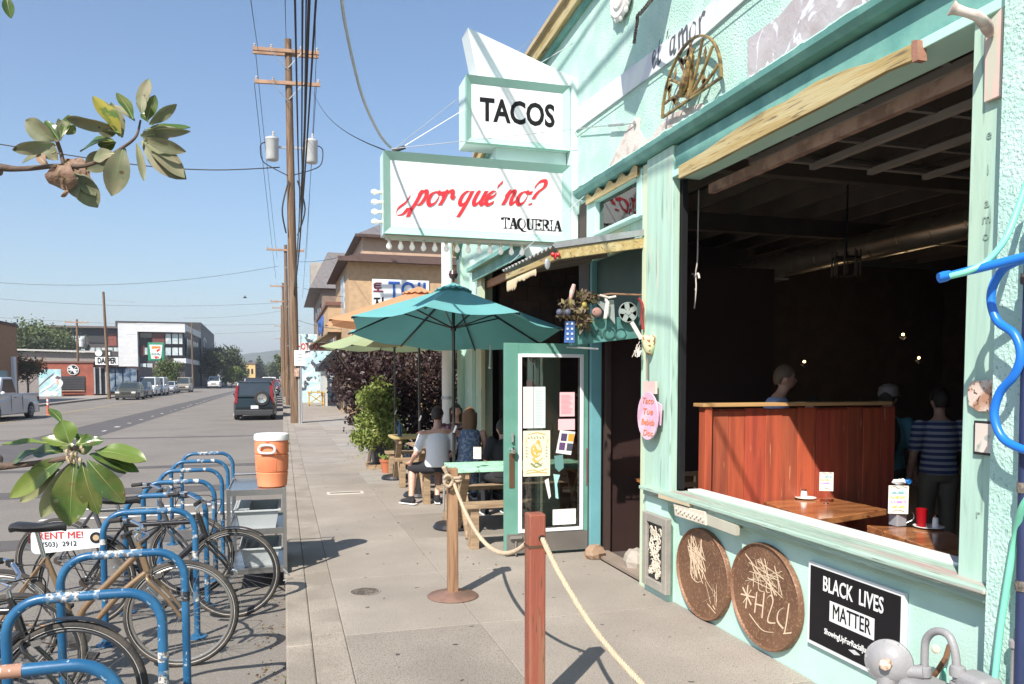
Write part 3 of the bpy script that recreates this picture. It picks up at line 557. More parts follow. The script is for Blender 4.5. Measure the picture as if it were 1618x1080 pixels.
t = T('hanging_cloth', 'short white twisted cloth tied to the stick over the doorway', 'cloth', tuple(P(958, 490))); MB().tube([P(955, 468, 5.98), P(960, 478, 5.98), P(958, 495, 5.98), P(956, 503, 5.98)], .02, 8, rs=[.008, .018, .02, .014]).build('cloth', mat('off_white_cloth', (.62, .56, .5), bump=.4, bs=30), t); MB().tube([P(948, 466, 5.97), P(962, 470, 5.97), P(973, 468, 5.97)], .009, 6).build('bow', MATS['off_white_cloth'], t)
t = T('shell_ornament', 'round ribbed pink brown shell hanging over the doorway', 'ornament', tuple(P(943, 493))); MB().ball(tuple(P(943, 493, 5.99)), .045, 14, 8, (1, .6, .9)).build('shell', mat('shell_pink', (.34, .19, .16), bump=.8, bs=60, st=(1, 1, 5)), t, smooth=True)
t = T('dried_bouquet', 'dark tangle of dried flowers and twigs over the doorway', 'dried flowers', tuple(P(910, 492)))
leafcloud('twigs', [(P(905, 490, 6.0), .10, (1.3, .6, .9)), (P(925, 470, 6.0), .07, (1.4, .6, .6)), (P(920, 505, 6.0), .07)], 520, .03, mat('dried_brown', (.09, .06, .04), (.16, .13, .05), cs=30), t, asp=2.5)
for (x, y, r_, m) in ((900, 478, .03, mat('dried_yellow', (.30, .24, .05))), (884, 493, .028, mat('slate_blue_pot', (.07, .08, .12))), (897, 493, .03, MATS['slate_blue_pot']), (922, 482, .03, MATS['dried_yellow'])): MB().ball(tuple(P(x, y, 5.98)), r_, 10, 6).build('seed_head', m, t, smooth=True)
t = T('fish_ornament', 'small pinkish and teal carved fish tilted above the dried flowers', 'ornament', tuple(P(904, 459))); MB().tube([P(901, 472, 5.98), P(904, 460, 5.98), P(907, 449, 5.98)], .02, 8, rs=[.012, .022, .015]).build('fish', mat('faded_fish', (.45, .28, .24), (.25, .45, .4), cs=18, rough=.5), t, smooth=True)
t = T('tile_plaque', 'narrow blue and white patterned plaque hanging left of the door shelf', 'plaque', tuple(P(901, 525))); MB().prism([P(894, 507, 5.99), P(908, 507, 5.99), P(908, 541, 5.99), P(892, 541, 5.99)], (0, .012, 0)).build('plaque', mat('tile_blue', (.05, .12, .32)), t); 
b = MB()
for k in range(4):
    for j in range(2): q = P(897+j*7, 511+k*8, 5.985); b.box(q-V(.008, 0, .008), q+V(.008, .003, .008))
b.build('tile_pattern', mat('tile_white', (.6, .62, .66)), t)
t = T('red_pepper_string', 'thin red dried pepper string hanging against the post', 'string', tuple(P(1014, 480))); MB().tube(crom([P(1009, 471, 5.9), P(1015, 482, 5.9), P(1014, 500, 5.9), P(1016, 520, 5.9)], 4), .012, 6, rs=None).build('peppers', mat('dark_red', (.30, .03, .03)), t)
t = T('white_ribbon', 'white cloth ribbon and tassel hanging beside the pot on the post', 'ribbon', tuple(P(1005, 515))); MB().beam(P(998, 509, 5.9), P(1013, 535, 5.9), .035, .01, up=(0, 1, 0)).build('ribbon', MATS['off_white_cloth'], t)
b = MB()
for k in range(14): q = P(1008+random.uniform(-6, 6), 545+random.uniform(-6, 10), 5.88); b.beam(q, q+V(random.uniform(-.03, .03), random.uniform(-.02, .02), -.05), .012, .004)
b.build('tassel', MATS['off_white_cloth'], t)
t = T('wall_pot', 'small cream and rust half pot hanging on the mint post', 'pot', tuple(onx(1028, 545, 2.85))); c = onx(1026, 530, 2.84)
MB().lathe([(.055, 0), (.06, -.02), (.052, -.09), (.03, -.14), (.004, -.16)], c, n=18).build('pot', mat('pot_cream', (.62, .60, .36), (.30, .12, .05), cs=22, thr=(.5, .55), rough=.5), t, smooth=True)
MB().tube([onx(1023, 566, 2.84), onx(1023, 600, 2.84)], .008, 6).build('chain', M_joist, t)
t = T('pink_plaque', 'lilac pink oval wooden plaque with orange hand lettering hanging on the post', 'plaque', tuple(onx(1022, 650, 2.83))); c = ony(1022, 657, 5.80)
pl = MB(); pts = [onx(1023+16*math.cos(a), 657+38*math.sin(a), 2.80) for a in np.linspace(0, 2*math.pi, 28, endpoint=False)]; pl.prism(pts, (.012, 0, 0)); pl.build('oval_board', mat('lilac_board', (.62, .38, .50), (.7, .5, .58), cs=8), t, bev=.002)
MB().prism([onx(1016, 622, 2.815), onx(1016, 602, 2.815), onx(1035, 602, 2.815), onx(1035, 622, 2.815)], (.02, 0, 0)).build('hanger', mat('plaque_pink', (.66, .48, .44)), t)
MB().prism([onx(1034, 632, 2.83), onx(1045, 640, 2.83), onx(1043, 672, 2.83), onx(1034, 660, 2.83)], (.01, 0, 0)).build('side_board', MATS['lilac_board'], t)
M_orangeink = mat('orange_ink', (.72, .20, .07))
for k, w_ in enumerate(('Taco', 'Tue', 'Bebida', 'Dos')): lettering(w_, .07, M_orangeink, t, onx(1023, 633+k*17, 2.797), (0, -1, 0), shear=.25, sx=(1.5, 1.7, 1.25, 1.5)[k], ext=.001)
# ================================================================ THINGS ON THE FACADE
def facpoly(name, px, m, label, cat, X=2.90, th=.014, bev=0):
    t = MB().prism([onx(x, y, X) for x, y in px], (th, 0, 0)).build(name, m, bev=bev); return tag(t, label, cat)
rb = T('ribbon_board', 'long white ribbon board slanting up the wall lettered el amor', 'board', (2.9, 6, 4.3))
MB().prism([onx(x, y, 2.902) for x, y in ((909, 172), (1100, 28), (1135, -10), (1240, -90), (1240, -48), (1178, -3), (1105, 62), (909, 207))], (.016, 0, 0)).build('board', mat('ribbon_white', (.70, .74, .73), (.6, .62, .66), cs=3, var=.03), rb, bev=.002)
A_ = onx(1031, 106, 2.90); Bq = onx(1128, 38, 2.90); fs_ = .84
strokes('hand_lettering', [[(p[0]*.84, p[1]) for p in L] for L in [[(0, .05), (.05, .07), (.055, .11), (.02, .12), (.0, .06), (.03, .0), (.08, .02)], [(.15, .17), (.12, .08), (.12, .0), (.17, .01)], [(.31, .2), (.29, .15)], [(.43, .12), (.37, .11), (.36, .02), (.41, .02), (.44, .12), (.43, .0), (.47, .01)],
        [(.52, .12), (.53, .0)], [(.53, .09), (.58, .12), (.60, .0)], [(.60, .09), (.66, .12), (.67, 0)], [(.78, .12), (.72, .08), (.73, .0), (.80, .01), (.82, .09), (.77, .12)], [(.88, .12), (.89, .0)], [(.89, .08), (.93, .13), (.97, .12)]]],
        .022, mat('grey_ink', (.10, .11, .13)), rb, A_+V(0, 0, .0), (Bq-A_), up=(0, 0, 1), nib=1.0, th=.002)
MB().tube([onx(909, 209, 2.895), onx(1105, 64, 2.895), onx(1240, -46, 2.895)], .004, 5).build('board_edge', mat('grey_edge', (.2, .25, .24)), rb)
# half round iron vent grille
fv = T('half_round_grille', 'golden wrought iron half round grille with bird and leaf shapes', 'grille', (2.85, 5.15, 3.75))
M_gilt = mat('worn_gilt_iron', (.36, .25, .10), (.13, .08, .04), metal=.4, rough=.5, cs=14)
c = V(2.84, 5.12, 3.755); rr_ = .42
arc = [c+V(0, rr_*math.cos(a), rr_*.98*math.sin(a)) for a in np.linspace(0, math.pi, 28)]
b = MB()
for (a, e) in zip(arc, arc[1:]): b.beam(a, e, .022, .013, up=(0, (a-c).y, (a-c).z))
b.beam(arc[0], arc[-1], .022, .015); b.build('frame', M_gilt, fv)
for k in range(7):
    a = .25+k*.44; MB().tube(crom([c+V(0, 0, .02), c+V(-.01, rr_*.5*math.cos(a+.15), rr_*.5*math.sin(a+.15)), c+V(0, rr_*.95*math.cos(a), rr_*.93*math.sin(a))], 6), .012, 6, rs=None).build('stem', M_gilt, fv)
for k in range(30):
    a = random.uniform(.15, 2.98); q = rr_*random.uniform(.35, .88); p = c+V(-.01, q*math.cos(a), q*math.sin(a)); an = random.uniform(0, 6); d = V(0, math.cos(an), math.sin(an)); nn = V(0, -d.z, d.y)
    MB().prism([p-d*.045, p+nn*.02, p+d*.045, p-nn*.02], (.008, 0, 0)).build('iron_leaf', M_gilt, fv)
MB().tube(crom([c+V(-.02, .1, .05), c+V(-.03, .02, .12), c+V(-.03, -.03, .22), c+V(-.02, -.06, .3)], 5), .03, 8, rs=[.012, .018, .026, .034, .036, .036, .034, .03, .026, .022, .026, .026, .02, .014, .006, .004][:16]).build('iron_bird', M_gilt, fv)
pp = facpoly('bare_plaster_patch', [(962, 264), (975, 235), (990, 205), (1003, 185), (1012, 186), (1010, 205), (1020, 222), (1030, 216), (1040, 200), (1058, 180), (1110, 162), (1112, 172), (1080, 200), (1040, 225), (1000, 248)], mat('bare_plaster', (.66, .60, .55), (.42, .30, .26), cs=7, thr=(.5, .66), bump=.6, bs=60), 'bare cream plaster patch in the mint wall under the grille', 'plaster patch', 2.912, .006)
t = T('turnbuckle', 'small wire turnbuckle tying the sign fin to the wall patch', 'turnbuckle', tuple(onx(960, 198, 2.89))); MB().tube([onx(914, 203, 2.88), onx(950, 199, 2.88), onx(988, 196, 2.88), onx(1002, 194, 2.9)], .005, 5).build('wire', M_galv, t); MB().tube([onx(962, 198, 2.88), onx(985, 196, 2.88)], .012, 6).build('turnbuckle_body', M_galv, t); MB().lathe([(.02, 0), (.02, .01)], onx(1003, 194, 2.9), (-1, 0, 0), n=10).build('eye_bolt', M_galv, t)
# long rusty metal plate above cornice
rp = [(1181, 62), (1205, 44), (1230, 26), (1250, 2), (1275, -18), (1330, -70), (1470, -160), (1500, -90), (1390, 0), (1300, 62), (1232, 100), (1181, 133)]
facpoly('weathered_metal_panel', rp, mat('peeling_metal', (.50, .46, .46), (.38, .30, .28), cs=2.2, thr=(.48, .8), c3=(.74, .74, .78), thr3=(.58, .61), cs3=5, dist=1.5, bump=.4, bs=14, rough=.5, metal=.2), 'long weathered grey metal panel with peeling white paint above the cornice', 'panel', 2.88, .02)
# ochre driftwood board on lintel
yb = [(1072, 262), (1110, 240), (1160, 205), (1200, 178), (1240, 160), (1290, 128), (1340, 108), (1380, 97), (1410, 83), (1446, 66), (1449, 92), (1400, 112), (1300, 166), (1200, 217), (1120, 259), (1072, 282)]
facpoly('driftwood_board', yb, M_yellowwood, 'wavy edged ochre painted board nailed along the lintel', 'board', 2.835, .03, .003)
facpoly('driftwood_end', [(1440, 64), (1449, 62), (1451, 94), (1441, 98)], mat('rusty_end', (.30, .15, .10), bump=.5, bs=30), 'rusty end bracket at the right of the ochre board', 'bracket', 2.828, .05)
# right post plaques
facpoly('wood_plaque', [(1557, 40), (1586, 8), (1582, 150), (1554, 162)], mat('pink_wood', (.62, .44, .38), (.5, .5, .4), st=(5, 5, .5), var=.15), 'long pinkish wooden board high on the right post', 'board', 2.855, .02, .003)
tag(MB().tube(crom([onx(1503, 12, 2.62), onx(1522, 18, 2.66), onx(1545, 26, 2.72), onx(1558, 40, 2.8), onx(1564, 55, 2.84)], 5), .03, 10, rs=[.03, .028, .022, .02, .019, .018, .018, .018, .019, .02, .02, .022, .022, .023, .024, .024, .024, .022, .02, .018, .016]).build('curved_bone', mat('bone', (.66, .56, .5), (.45, .33, .3), cs=10), smooth=True), 'pale curved bone or branch sticking out beside the high wood board', 'bone')
hx = [(1534, 602), (1568, 599), (1568, 650), (1545, 650), (1530, 640), (1528, 616)]
t = T('round_wood_plaque', 'pale wood slice with burnt drawing on the right post', 'plaque', tuple(onx(1548, 625, 2.86))); MB().prism([onx(x, y, 2.858) for x, y in hx], (.02, 0, 0)).build('slice', mat('pale_slice', (.64, .52, .44), (.40, .22, .14), cs=9, c3=(.1, .05, .03), thr3=(.60, .64), cs3=60), t, bev=.003)
t = T('square_wood_plaque', 'small square pale tile with dark border under the wood slice', 'plaque', tuple(onx(1552, 690, 2.86))); MB().prism([onx(x, y, 2.866) for x, y in ((1539, 664), (1569, 666), (1567, 720), (1538, 717))], (.012, 0, 0)).build('border', M_black, t); MB().prism([onx(x, y, 2.862) for x, y in ((1541, 668), (1567, 670), (1565, 716), (1540, 713))], (.004, 0, 0)).build('tile_face', mat('tile_pale', (.62, .54, .48), (.3, .34, .3), cs=16, thr=(.58, .66)), t)
for ch_, y_ in zip('elamor', (212, 268, 320, 345, 372, 812)): lettering(ch_, .06, mat('faint_grey_ink', (.24, .33, .28)), B, onx(1563-(y_-200)*.03, y_, 2.877), (0, -1, 0), ext=.0008)
# below the sill
cp_ = T('carved_panel', 'framed carved stone panel with dark openwork scrolls by the post', 'panel', (2.9, 5.57, .1)); M_cf = mat('grey_frame_wood', (.30, .28, .24), bump=.4, bs=30, var=.2)
y0, y1, z0, z1 = 5.36, 5.77, .07, .665
box('backing', (2.835, y0+.05, z0+.05), (2.861, y1-.05, z1-.05), M_black, cp_)
for a, c in (((2.81, y0, z0), (2.86, y0+.07, z1)), ((2.81, y1-.07, z0), (2.86, y1, z1)), ((2.811, y0+.07, z0), (2.859, y1-.07, z0+.07)), ((2.811, y0+.07, z1-.07), (2.859, y1-.07, z1))): box('frame_board', a, c, M_cf, cp_, bev=.006)
M_cs = mat('carved_cream_stone', (.58, .52, .42), bump=.4, bs=60)
b = MB()
for k in range(70):
    yy = random.uniform(y0+.12, y1-.12); zz = random.uniform(z0+.11, z1-.11); a0 = random.uniform(0, 6); r_ = random.uniform(.014, .032)
    b.tube([V(2.827, yy+r_*math.cos(a0+q), zz+r_*math.sin(a0+q)) for q in np.linspace(0, 4.2, 8)], .0055, 5)
tag(b.build('scrollwork', M_cs, cp_), kind='stuff')
t = T('cream_carving', 'small cream carved frieze piece and grey slat under the sill corner', 'carving', (2.82, 5.1, .75)); 
MB().prism([onx(x, y, 2.80) for x, y in ((1064, 796), (1113, 808), (1115, 830), (1066, 814))], (.03, 0, 0)).build('frieze', M_cs, t, bev=.003)
b = MB()
for k in range(14): q = onx(1069+k*3.2, 803+k*1.1+4*(k % 2), 2.797); b.ball(tuple(q), .012, 6, 4)
b.build('frieze_beads', M_cs, t)
MB().prism([onx(x, y, 2.81) for x, y in ((1116, 812), (1163, 830), (1162, 846), (1117, 829))], (.03, 0, 0)).build('slat', mat('grey_slat', (.44, .42, .34)), t); MB().prism([onx(x, y, 2.79) for x, y in ((1040, 780), (1088, 795), (1088, 800), (1040, 786))], (.03, 0, 0)).build('top_slat', mat('tan_slat', (.5, .42, .28)), t)
M_disc = mat('rusty_scratched_metal', (.16, .078, .045), (.22, .115, .065), cs=3, thr=(.35, .7), metal=.25, rough=.6, bump=.3, bs=40, c3=(.40, .26, .14), thr3=(.54, .80), cs3=60)
def disc(label, cy, cz, ry, rz):
    t = T('round_metal_disc', label, 'disc', (2.9, cy, cz-rz)); b = MB(); k = 40
    prof = [(1.0, 2.915), (1.0, 2.885), (.985, 2.878), (.965, 2.884), (.95, 2.895), (0, 2.897)]
    for r_, x in prof:
        for j in range(k): a = 2*math.pi*j/k; b.v.append((x, cy+ry*max(r_, .001)*math.cos(a), cz+rz*max(r_, .001)*math.sin(a)))
    for i in range(len(prof)-1):
        for j in range(k): b.f.append((i*k+j, i*k+(j+1) % k, (i+1)*k+(j+1) % k, (i+1)*k+j))
    b.build('disc', M_disc, t, smooth=True); return t
M_scr = mat('scratch_marks', (.66, .52, .36), rough=.6)
d1 = disc('left rusty round metal disc with faint scratches below the sill', 4.955, .335, .365, .33); d2 = disc('right rusty round metal disc scratched with a star and A H 2 C', 4.20, .375, .37, .335)
rs_ = random.Random(4)
strokes('scratches', [[(-.12+rs_.uniform(-.1, .12), .2+rs_.uniform(-.08, .06)), (-.1+rs_.uniform(-.08, .15), rs_.uniform(-.08, .16))] for _ in range(34)]+[[(.12+rs_.uniform(-.08, .08), -.12+rs_.uniform(-.08, .08)), (.12+rs_.uniform(-.12, .08), -.12+rs_.uniform(-.12, .1))] for _ in range(12)]+[[(-.08+.09*math.cos(a), -.02+.06*math.sin(a)) for a in np.linspace(0, 5.6, 8)]], .0045, M_scr, d1, (2.8955, 4.955, .335), (0, -1, 0), th=.001)
strokes('scratched_letters', [[(-.24, -.03), (-.14, -.12)], [(-.14, -.02), (-.23, -.13)], [(-.26, -.08), (-.1, -.06)], [(-.18, .0), (-.2, -.16)], [(-.08, -.02), (-.10, -.16)], [(-.0, .0), (-.02, -.17)], [(-.10, -.10), (-.01, -.09)], [(.03, -.03), (.07, .0), (.09, -.04), (.04, -.17), (.12, -.16)], [(.2, -.04), (.15, -.08), (.14, -.14), (.2, -.17)], [(.25, .0), (.23, -.12), (.21, -.2)], [(.2, -.2), (.28, -.17)]], .010, M_scr, d2, (2.8955, 4.20, .40), (0, -1, 0), th=.001)
strokes('scratches', [[(rs_.uniform(-.22, .18), .06+rs_.uniform(-.02, .2)), (rs_.uniform(-.2, .2), .06+rs_.uniform(-.04, .18))] for _ in range(30)]+[[(-.12, .12), (-.12, .03)], [(-.06, .12), (-.06, .03), (.0, .03)], [(.03, .12), (.02, .04), (.06, .04)], [(-.16, -.16), (-.02, -.22), (.1, -.2)]], .0045, M_scr, d2, (2.8955, 4.20, .375), (0, -1, 0), th=.001)
# yard sign on the wall
bs_ = T('wall_sign', 'black and white BLACK LIVES MATTER sign fixed low on the mint wall', 'sign', (2.9, 3.41, .2)); M_bl = mat('sign_black', (.010, .009, .010), rough=.75, spec=.2)
box('sign_board', (2.895, 3.055, .225), (2.917, 3.775, .70), M_white, bs_); box('black_field', (2.892, 3.075, .247), (2.8948, 3.755, .68), M_bl, bs_)
lettering('BLACK  LIVES', .118, M_white, bs_, (2.8905, 3.415, .597), (0, -1, 0), bold=.0016, sx=.66, ext=.0008)
box('white_band', (2.8905, 3.245, .405), (2.8915, 3.585, .518), M_white, bs_); lettering('MATTER', .118, M_bl, bs_, (2.8895, 3.415, .461), (0, -1, 0), bold=.0016, sx=.66, ext=.0008)
lettering('ShowingUpForRacialJustice.org', .046, M_white, bs_, (2.8905, 3.40, .335), (0, -1, 0), ext=.0008, sx=.78, bold=.0006)
MB().prism([(2.8915, 3.43, .295), (2.8915, 3.385, .282), (2.8915, 3.34, .295), (2.8915, 3.385, .308)], (-.001, 0, 0)).build('hand_mark', mat('mark_grey', (.55, .55, .55)), bs_)
# small wall wire under sill and iron ornaments above
io = T('iron_spike_ornament', 'twisted iron chain ornament jutting from the wall at the top edge', 'ornament', (2.9, 5.2, 4.6))
M_iron = MATS['cast_iron_cover']
b = MB(); ch = [onx(1030, -5, 2.72), onx(1022, 8, 2.74), onx(1008, 24, 2.76), onx(1007, 34, 2.78), onx(1004, 52, 2.8), onx(1002, 66, 2.82)]
for k, q in enumerate(crom(ch, 4)): b.lathe([(.012, -.01), (.016, 0), (.012, .01)], q, (random.uniform(-1, 1), random.uniform(-1, 1), random.uniform(-1, 1)), n=7)
b.build('chain', M_iron, io)
MB().tube(crom([onx(1075, -60, 2.5), onx(1050, -25, 2.6), onx(1012, 22, 2.75)], 5), .012, 6).build('spike', M_iron, io)
mo = T('added_shadow_blade', 'added unseen shadow-casting blade standing off the wall above the ribbon board', 'ornament', (2.4, 5.0, 5))  # added blade above the view, shaped to cast the slanting wall shadow
q = [onx(1062, -2, 2.92), onx(1049, 60, 2.92), onx(1035, 105, 2.92), onx(1005, 178, 2.92), onx(988, 170, 2.92), onx(983, 120, 2.92), onx(1010, 40, 2.92), onx(1030, -2, 2.92), onx(1060, -30, 2.92), onx(1070, -30, 2.92)]
sh = -LD*(.72/LD.x); MB().prism([p+sh for p in q], (-.012, 0, 0)).build('blade', M_galv, mo); MB().tube([q[7]+sh, V(2.92, (q[7]+sh).y, (q[7]+sh).z)], .012, 6).build('bracket', M_iron, mo)
wm = T('white_medallion', 'scalloped white plaster medallion at the top of the wall', 'medallion', (2.9, 5.9, 4.9)); c = onx(985, -10, 2.9); b = MB(); b.lathe([(.2, 0), (.22, .02), (.19, .045), (.14, .04), (.12, .055), (0, .06)], c, (-1, 0, 0), n=26); b.build('medallion', mat('plaster_white', (.70, .68, .64), bump=.5, bs=40), wm)
for k in range(12): a = k*.5236; MB().ball((c.x-.02, c.y+.2*math.cos(a), c.z+.2*math.sin(a)), .035, 8, 5, (.6, 1, 1)).build('scallop', MATS['plaster_white'], wm)
# ================================================================ RIGHT EDGE: pipes, hoses, gas meter
t = T('blue_wavy_pipe', 'bright blue wavy metal pipe standing off the wall at the right edge', 'pipe', (2.7, 2.45, 1.4))
wp = [onx(1660, 380, 2.62), onx(1618, 407, 2.66), onx(1583, 428, 2.7), onx(1566, 465, 2.70), onx(1575, 505, 2.70), onx(1603, 528, 2.70), onx(1613, 560, 2.70), onx(1603, 592, 2.70), onx(1580, 620, 2.70), onx(1571, 655, 2.70), onx(1583, 690, 2.70), onx(1612, 708, 2.70), onx(1660, 720, 2.70)]
MB().tube(crom(wp, 8), .0165, 12).build('pipe', M_bluehose, t, smooth=True)
t = T('blue_arm_pipe', 'straight bright blue pipe arm reaching out over the opening', 'pipe', tuple(onx(1485, 438, 2.5))); MB().tube([onx(1487, 438, 2.5), onx(1545, 424, 2.56), onx(1640, 400, 2.64)], .017, 12, rs=[.014, .017, .017]).build('arm', M_bluehose, t, smooth=True); MB().lathe([(.02, 0), (.022, .02), (.018, .045)], onx(1484, 439, 2.5), (ray(1500, 434)-ray(1484, 439)).normalized()*1.0, n=12).build('arm_tip', M_bluehose, t, smooth=True)
M_hose = mat('pale_green_hose', (.20, .62, .44), rough=.4, var=.06)
t = T('green_hose', 'pale green garden hose curving down from the blue arm at upper right', 'hose', tuple(onx(1600, 340, 2.6))); MB().tube(crom([onx(1502, 436, 2.5), onx(1530, 428, 2.53), onx(1560, 412, 2.58), onx(1588, 378, 2.62), onx(1606, 335, 2.66), onx(1625, 280, 2.7)], 6), .012, 10).build('hose', M_hose, t, smooth=True)
t = T('green_hose', 'pale green garden hose hanging to the ground beside the right post', 'hose', tuple(onx(1590, 950, 2.75))); MB().tube(crom([onx(1640, 770, 2.7), onx(1616, 800, 2.70), onx(1604, 850, 2.75), onx(1592, 920, 2.75), onx(1580, 1000, 2.75), onx(1570, 1090, 2.745)], 6), .013, 10).build('hose', M_hose, t, smooth=True)
t = T('dark_blue_downpipe', 'dark blue vertical downpipe at the right edge of the wall', 'pipe', (2.745, 2.36, 0)); MB().tube([onx(1630, 330, 2.745), onx(1621, 620, 2.745), onx(1615, 900, 2.745), V(2.745, 2.29, -.1)], .02, 12).build('pipe', mat('dark_blue_paint', (.018, .028, .08), rough=.5, var=.2), t, smooth=True)
for (x, y) in ((1615, 440), (1609, 770), (1606, 925)): MB().lathe([(.024, -.02), (.026, 0), (.024, .02)], onx(x+9, y, 2.745), n=14).build('collar', M_iron, t)
M_gas = mat('gas_grey_paint', (.26, .255, .26), rough=.5, bump=.2, bs=60, var=.06)
gm = T('gas_meter', 'grey gas meter with round regulator and curved pipe at lower right', 'gas meter', (2.7, 2.8, 0))
c = onx(1404, 1046, 2.56); ax = V(-.75, -.55, .12).normalized()
MB().lathe([(.085, -.03), (.1, -.012), (.1, .004), (.085, .012), (.07, .03), (.035, .042), (0, .044)], c, ax, n=32).build('regulator', M_gas, gm, smooth=True)
u = ax.orthogonal().normalized(); w_ = ax.cross(u); b = MB()
for k in range(10): a = k*.6283; q = c+(u*math.cos(a)+w_*math.sin(a))*.092; b.lathe([(.006, -.012), (.006, .01)], q, ax, n=6)
b.build('flange_bolts', M_galv, gm); MB().lathe([(.024, .03), (.026, .05), (.024, .075), (.012, .08)], c-V(0, 0, .0), ax, n=8).build('cap_nut', mat('rusty_cream', (.62, .52, .42), (.4, .2, .12), cs=30), gm)
MB().tube([c-V(0, 0, .06), c-V(.02, 0, .2), c-V(.02, 0, .32)], .042, 14).build('regulator_neck', M_gas, gm, smooth=True)
up_ = [onx(1461, 1075, 2.66), onx(1461, 1035, 2.66), onx(1463, 1012, 2.66), onx(1472, 1000, 2.66), onx(1485, 997, 2.66), onx(1499, 1004, 2.66), onx(1507, 1022, 2.66), onx(1511, 1045, 2.66), onx(1512, 1075, 2.66)]
MB().tube(crom(up_, 5), .0165, 14).build('curved_pipe', M_gas, gm, smooth=True)
for q in (onx(1460, 1060, 2.66), onx(1513, 1060, 2.66)): MB().lathe([(.03, -.02), (.032, 0), (.028, .02), (.022, .024)], q, n=12).build('union_nut', M_gas, gm, smooth=True); 
for q in (onx(1460, 1078, 2.66), onx(1513, 1078, 2.66)): MB().tube([q, q-V(0, 0, .35)], .03, 14).build('riser', M_gas, gm, smooth=True)
q = onx(1480, 1120, 2.64); MB().box(q-V(.1, .14, .16), q+V(.1, .14, .10)).build('meter_body', M_gas, gm, bev=.04, seg=4)
q = onx(1541, 1082, 2.70); MB().box(q-V(.06, .09, .1), q+V(.06, .06, .05)).build('meter_body', M_gas, gm, bev=.03, seg=4)
MB().tube([onx(1425, 1060, 2.6), onx(1460, 1062, 2.65)], .03, 12).build('cross_pipe', M_gas, gm, smooth=True)
t = T('outdoor_tap', 'small brass garden tap with white wheel behind the curved gas pipe', 'tap', tuple(onx(1485, 1040, 2.85))); q = onx(1480, 1025, 2.82)
MB().lathe([(.02, 0), (.022, .008), (.012, .012)], q, (-1, -.2, 0), n=9).build('tap_wheel', mat('tap_cream', (.7, .62, .5)), t); MB().tube([onx(1500, 1020, 2.88), onx(1494, 1040, 2.82), onx(1480, 1062, 2.80), onx(1470, 1075, 2.8)], .012, 8).build('tap_body', mat('brown_brass', (.25, .13, .07), metal=.5, rough=.4), t); MB().tube([onx(1491, 1055, 2.84), onx(1492, 1085, 2.82)], .01, 8).build('tap_hose', M_hose, t)
t = T('gas_riser', 'grey gas pipe fitting against the stucco at the lower right edge', 'pipe', tuple(onx(1608, 1050, 2.8))); b = MB(); q = onx(1607, 1030, 2.76); b.lathe([(.014, .09), (.014, .05), (.03, .045), (.03, .02), (.022, .015), (.022, -.4)], q, n=14); b.build('fitting', M_gas, t, smooth=True); 
# ================================================================ PEOPLE
def bake(o, parent=None):
    bpy.context.view_layer.update(); me = bpy.data.meshes.new_from_object(o.evaluated_get(bpy.context.evaluated_depsgraph_get())); o.modifiers.clear(); o.data = me; return o
def remesh(b, name, m, parent, vox=.016, smooth=4):
    o = b.build(name, m, parent, w=False, recalc=True); r = o.modifiers.new('r', 'REMESH'); r.mode = 'VOXEL'; r.voxel_size = vox; r.use_smooth_shade = True
    s = o.modifiers.new('s', 'SMOOTH'); s.iterations = smooth; s.factor = .5
    bake(o); o.data.materials.clear(); o.data.materials.append(m); return o
def torso(b, ps, rs, lat):          # elliptical rings along the spine, rs=(half width, half depth)
    k = len(b.v); n = 16; ps = [Vector(p) for p in ps]; lat = [Vector(l).normalized() for l in lat]
    for i, p in enumerate(ps):
        d = (ps[min(i+1, len(ps)-1)]-ps[max(i-1, 0)]).normalized(); l = (lat[i]-d*lat[i].dot(d)).normalized(); f = d.cross(l)
        for j in range(n): a = 2*math.pi*j/n; b.v.append(tuple(p+l*math.cos(a)*rs[i][0]+f*math.sin(a)*rs[i][1]))
    for i in range(len(ps)-1):
        for j in range(n): b.f.append((k+i*n+j, k+i*n+(j+1) % n, k+(i+1)*n+(j+1) % n, k+(i+1)*n+j))
    b.f.append(tuple(k+j for j in range(n-1, -1, -1))); b.f.append(tuple(k+(len(ps)-1)*n+j for j in range(n)))
def limb(b, pts, rs):
    P = []; RR = []
    for i in range(len(pts)-1):
        a, c = Vector(pts[i]), Vector(pts[i+1])
        for t in (0, .3, .6): P.append(a.lerp(c, t)); RR.append(rs[i]*(1-t)+rs[i+1]*t+(.004 if t == .3 else 0))
    P.append(Vector(pts[-1])); RR.append(rs[-1]); b.tube(P, 0, 12, rs=RR)
    for p, r in zip(pts, rs): b.ball(tuple(p), r*1.0, 10, 7)
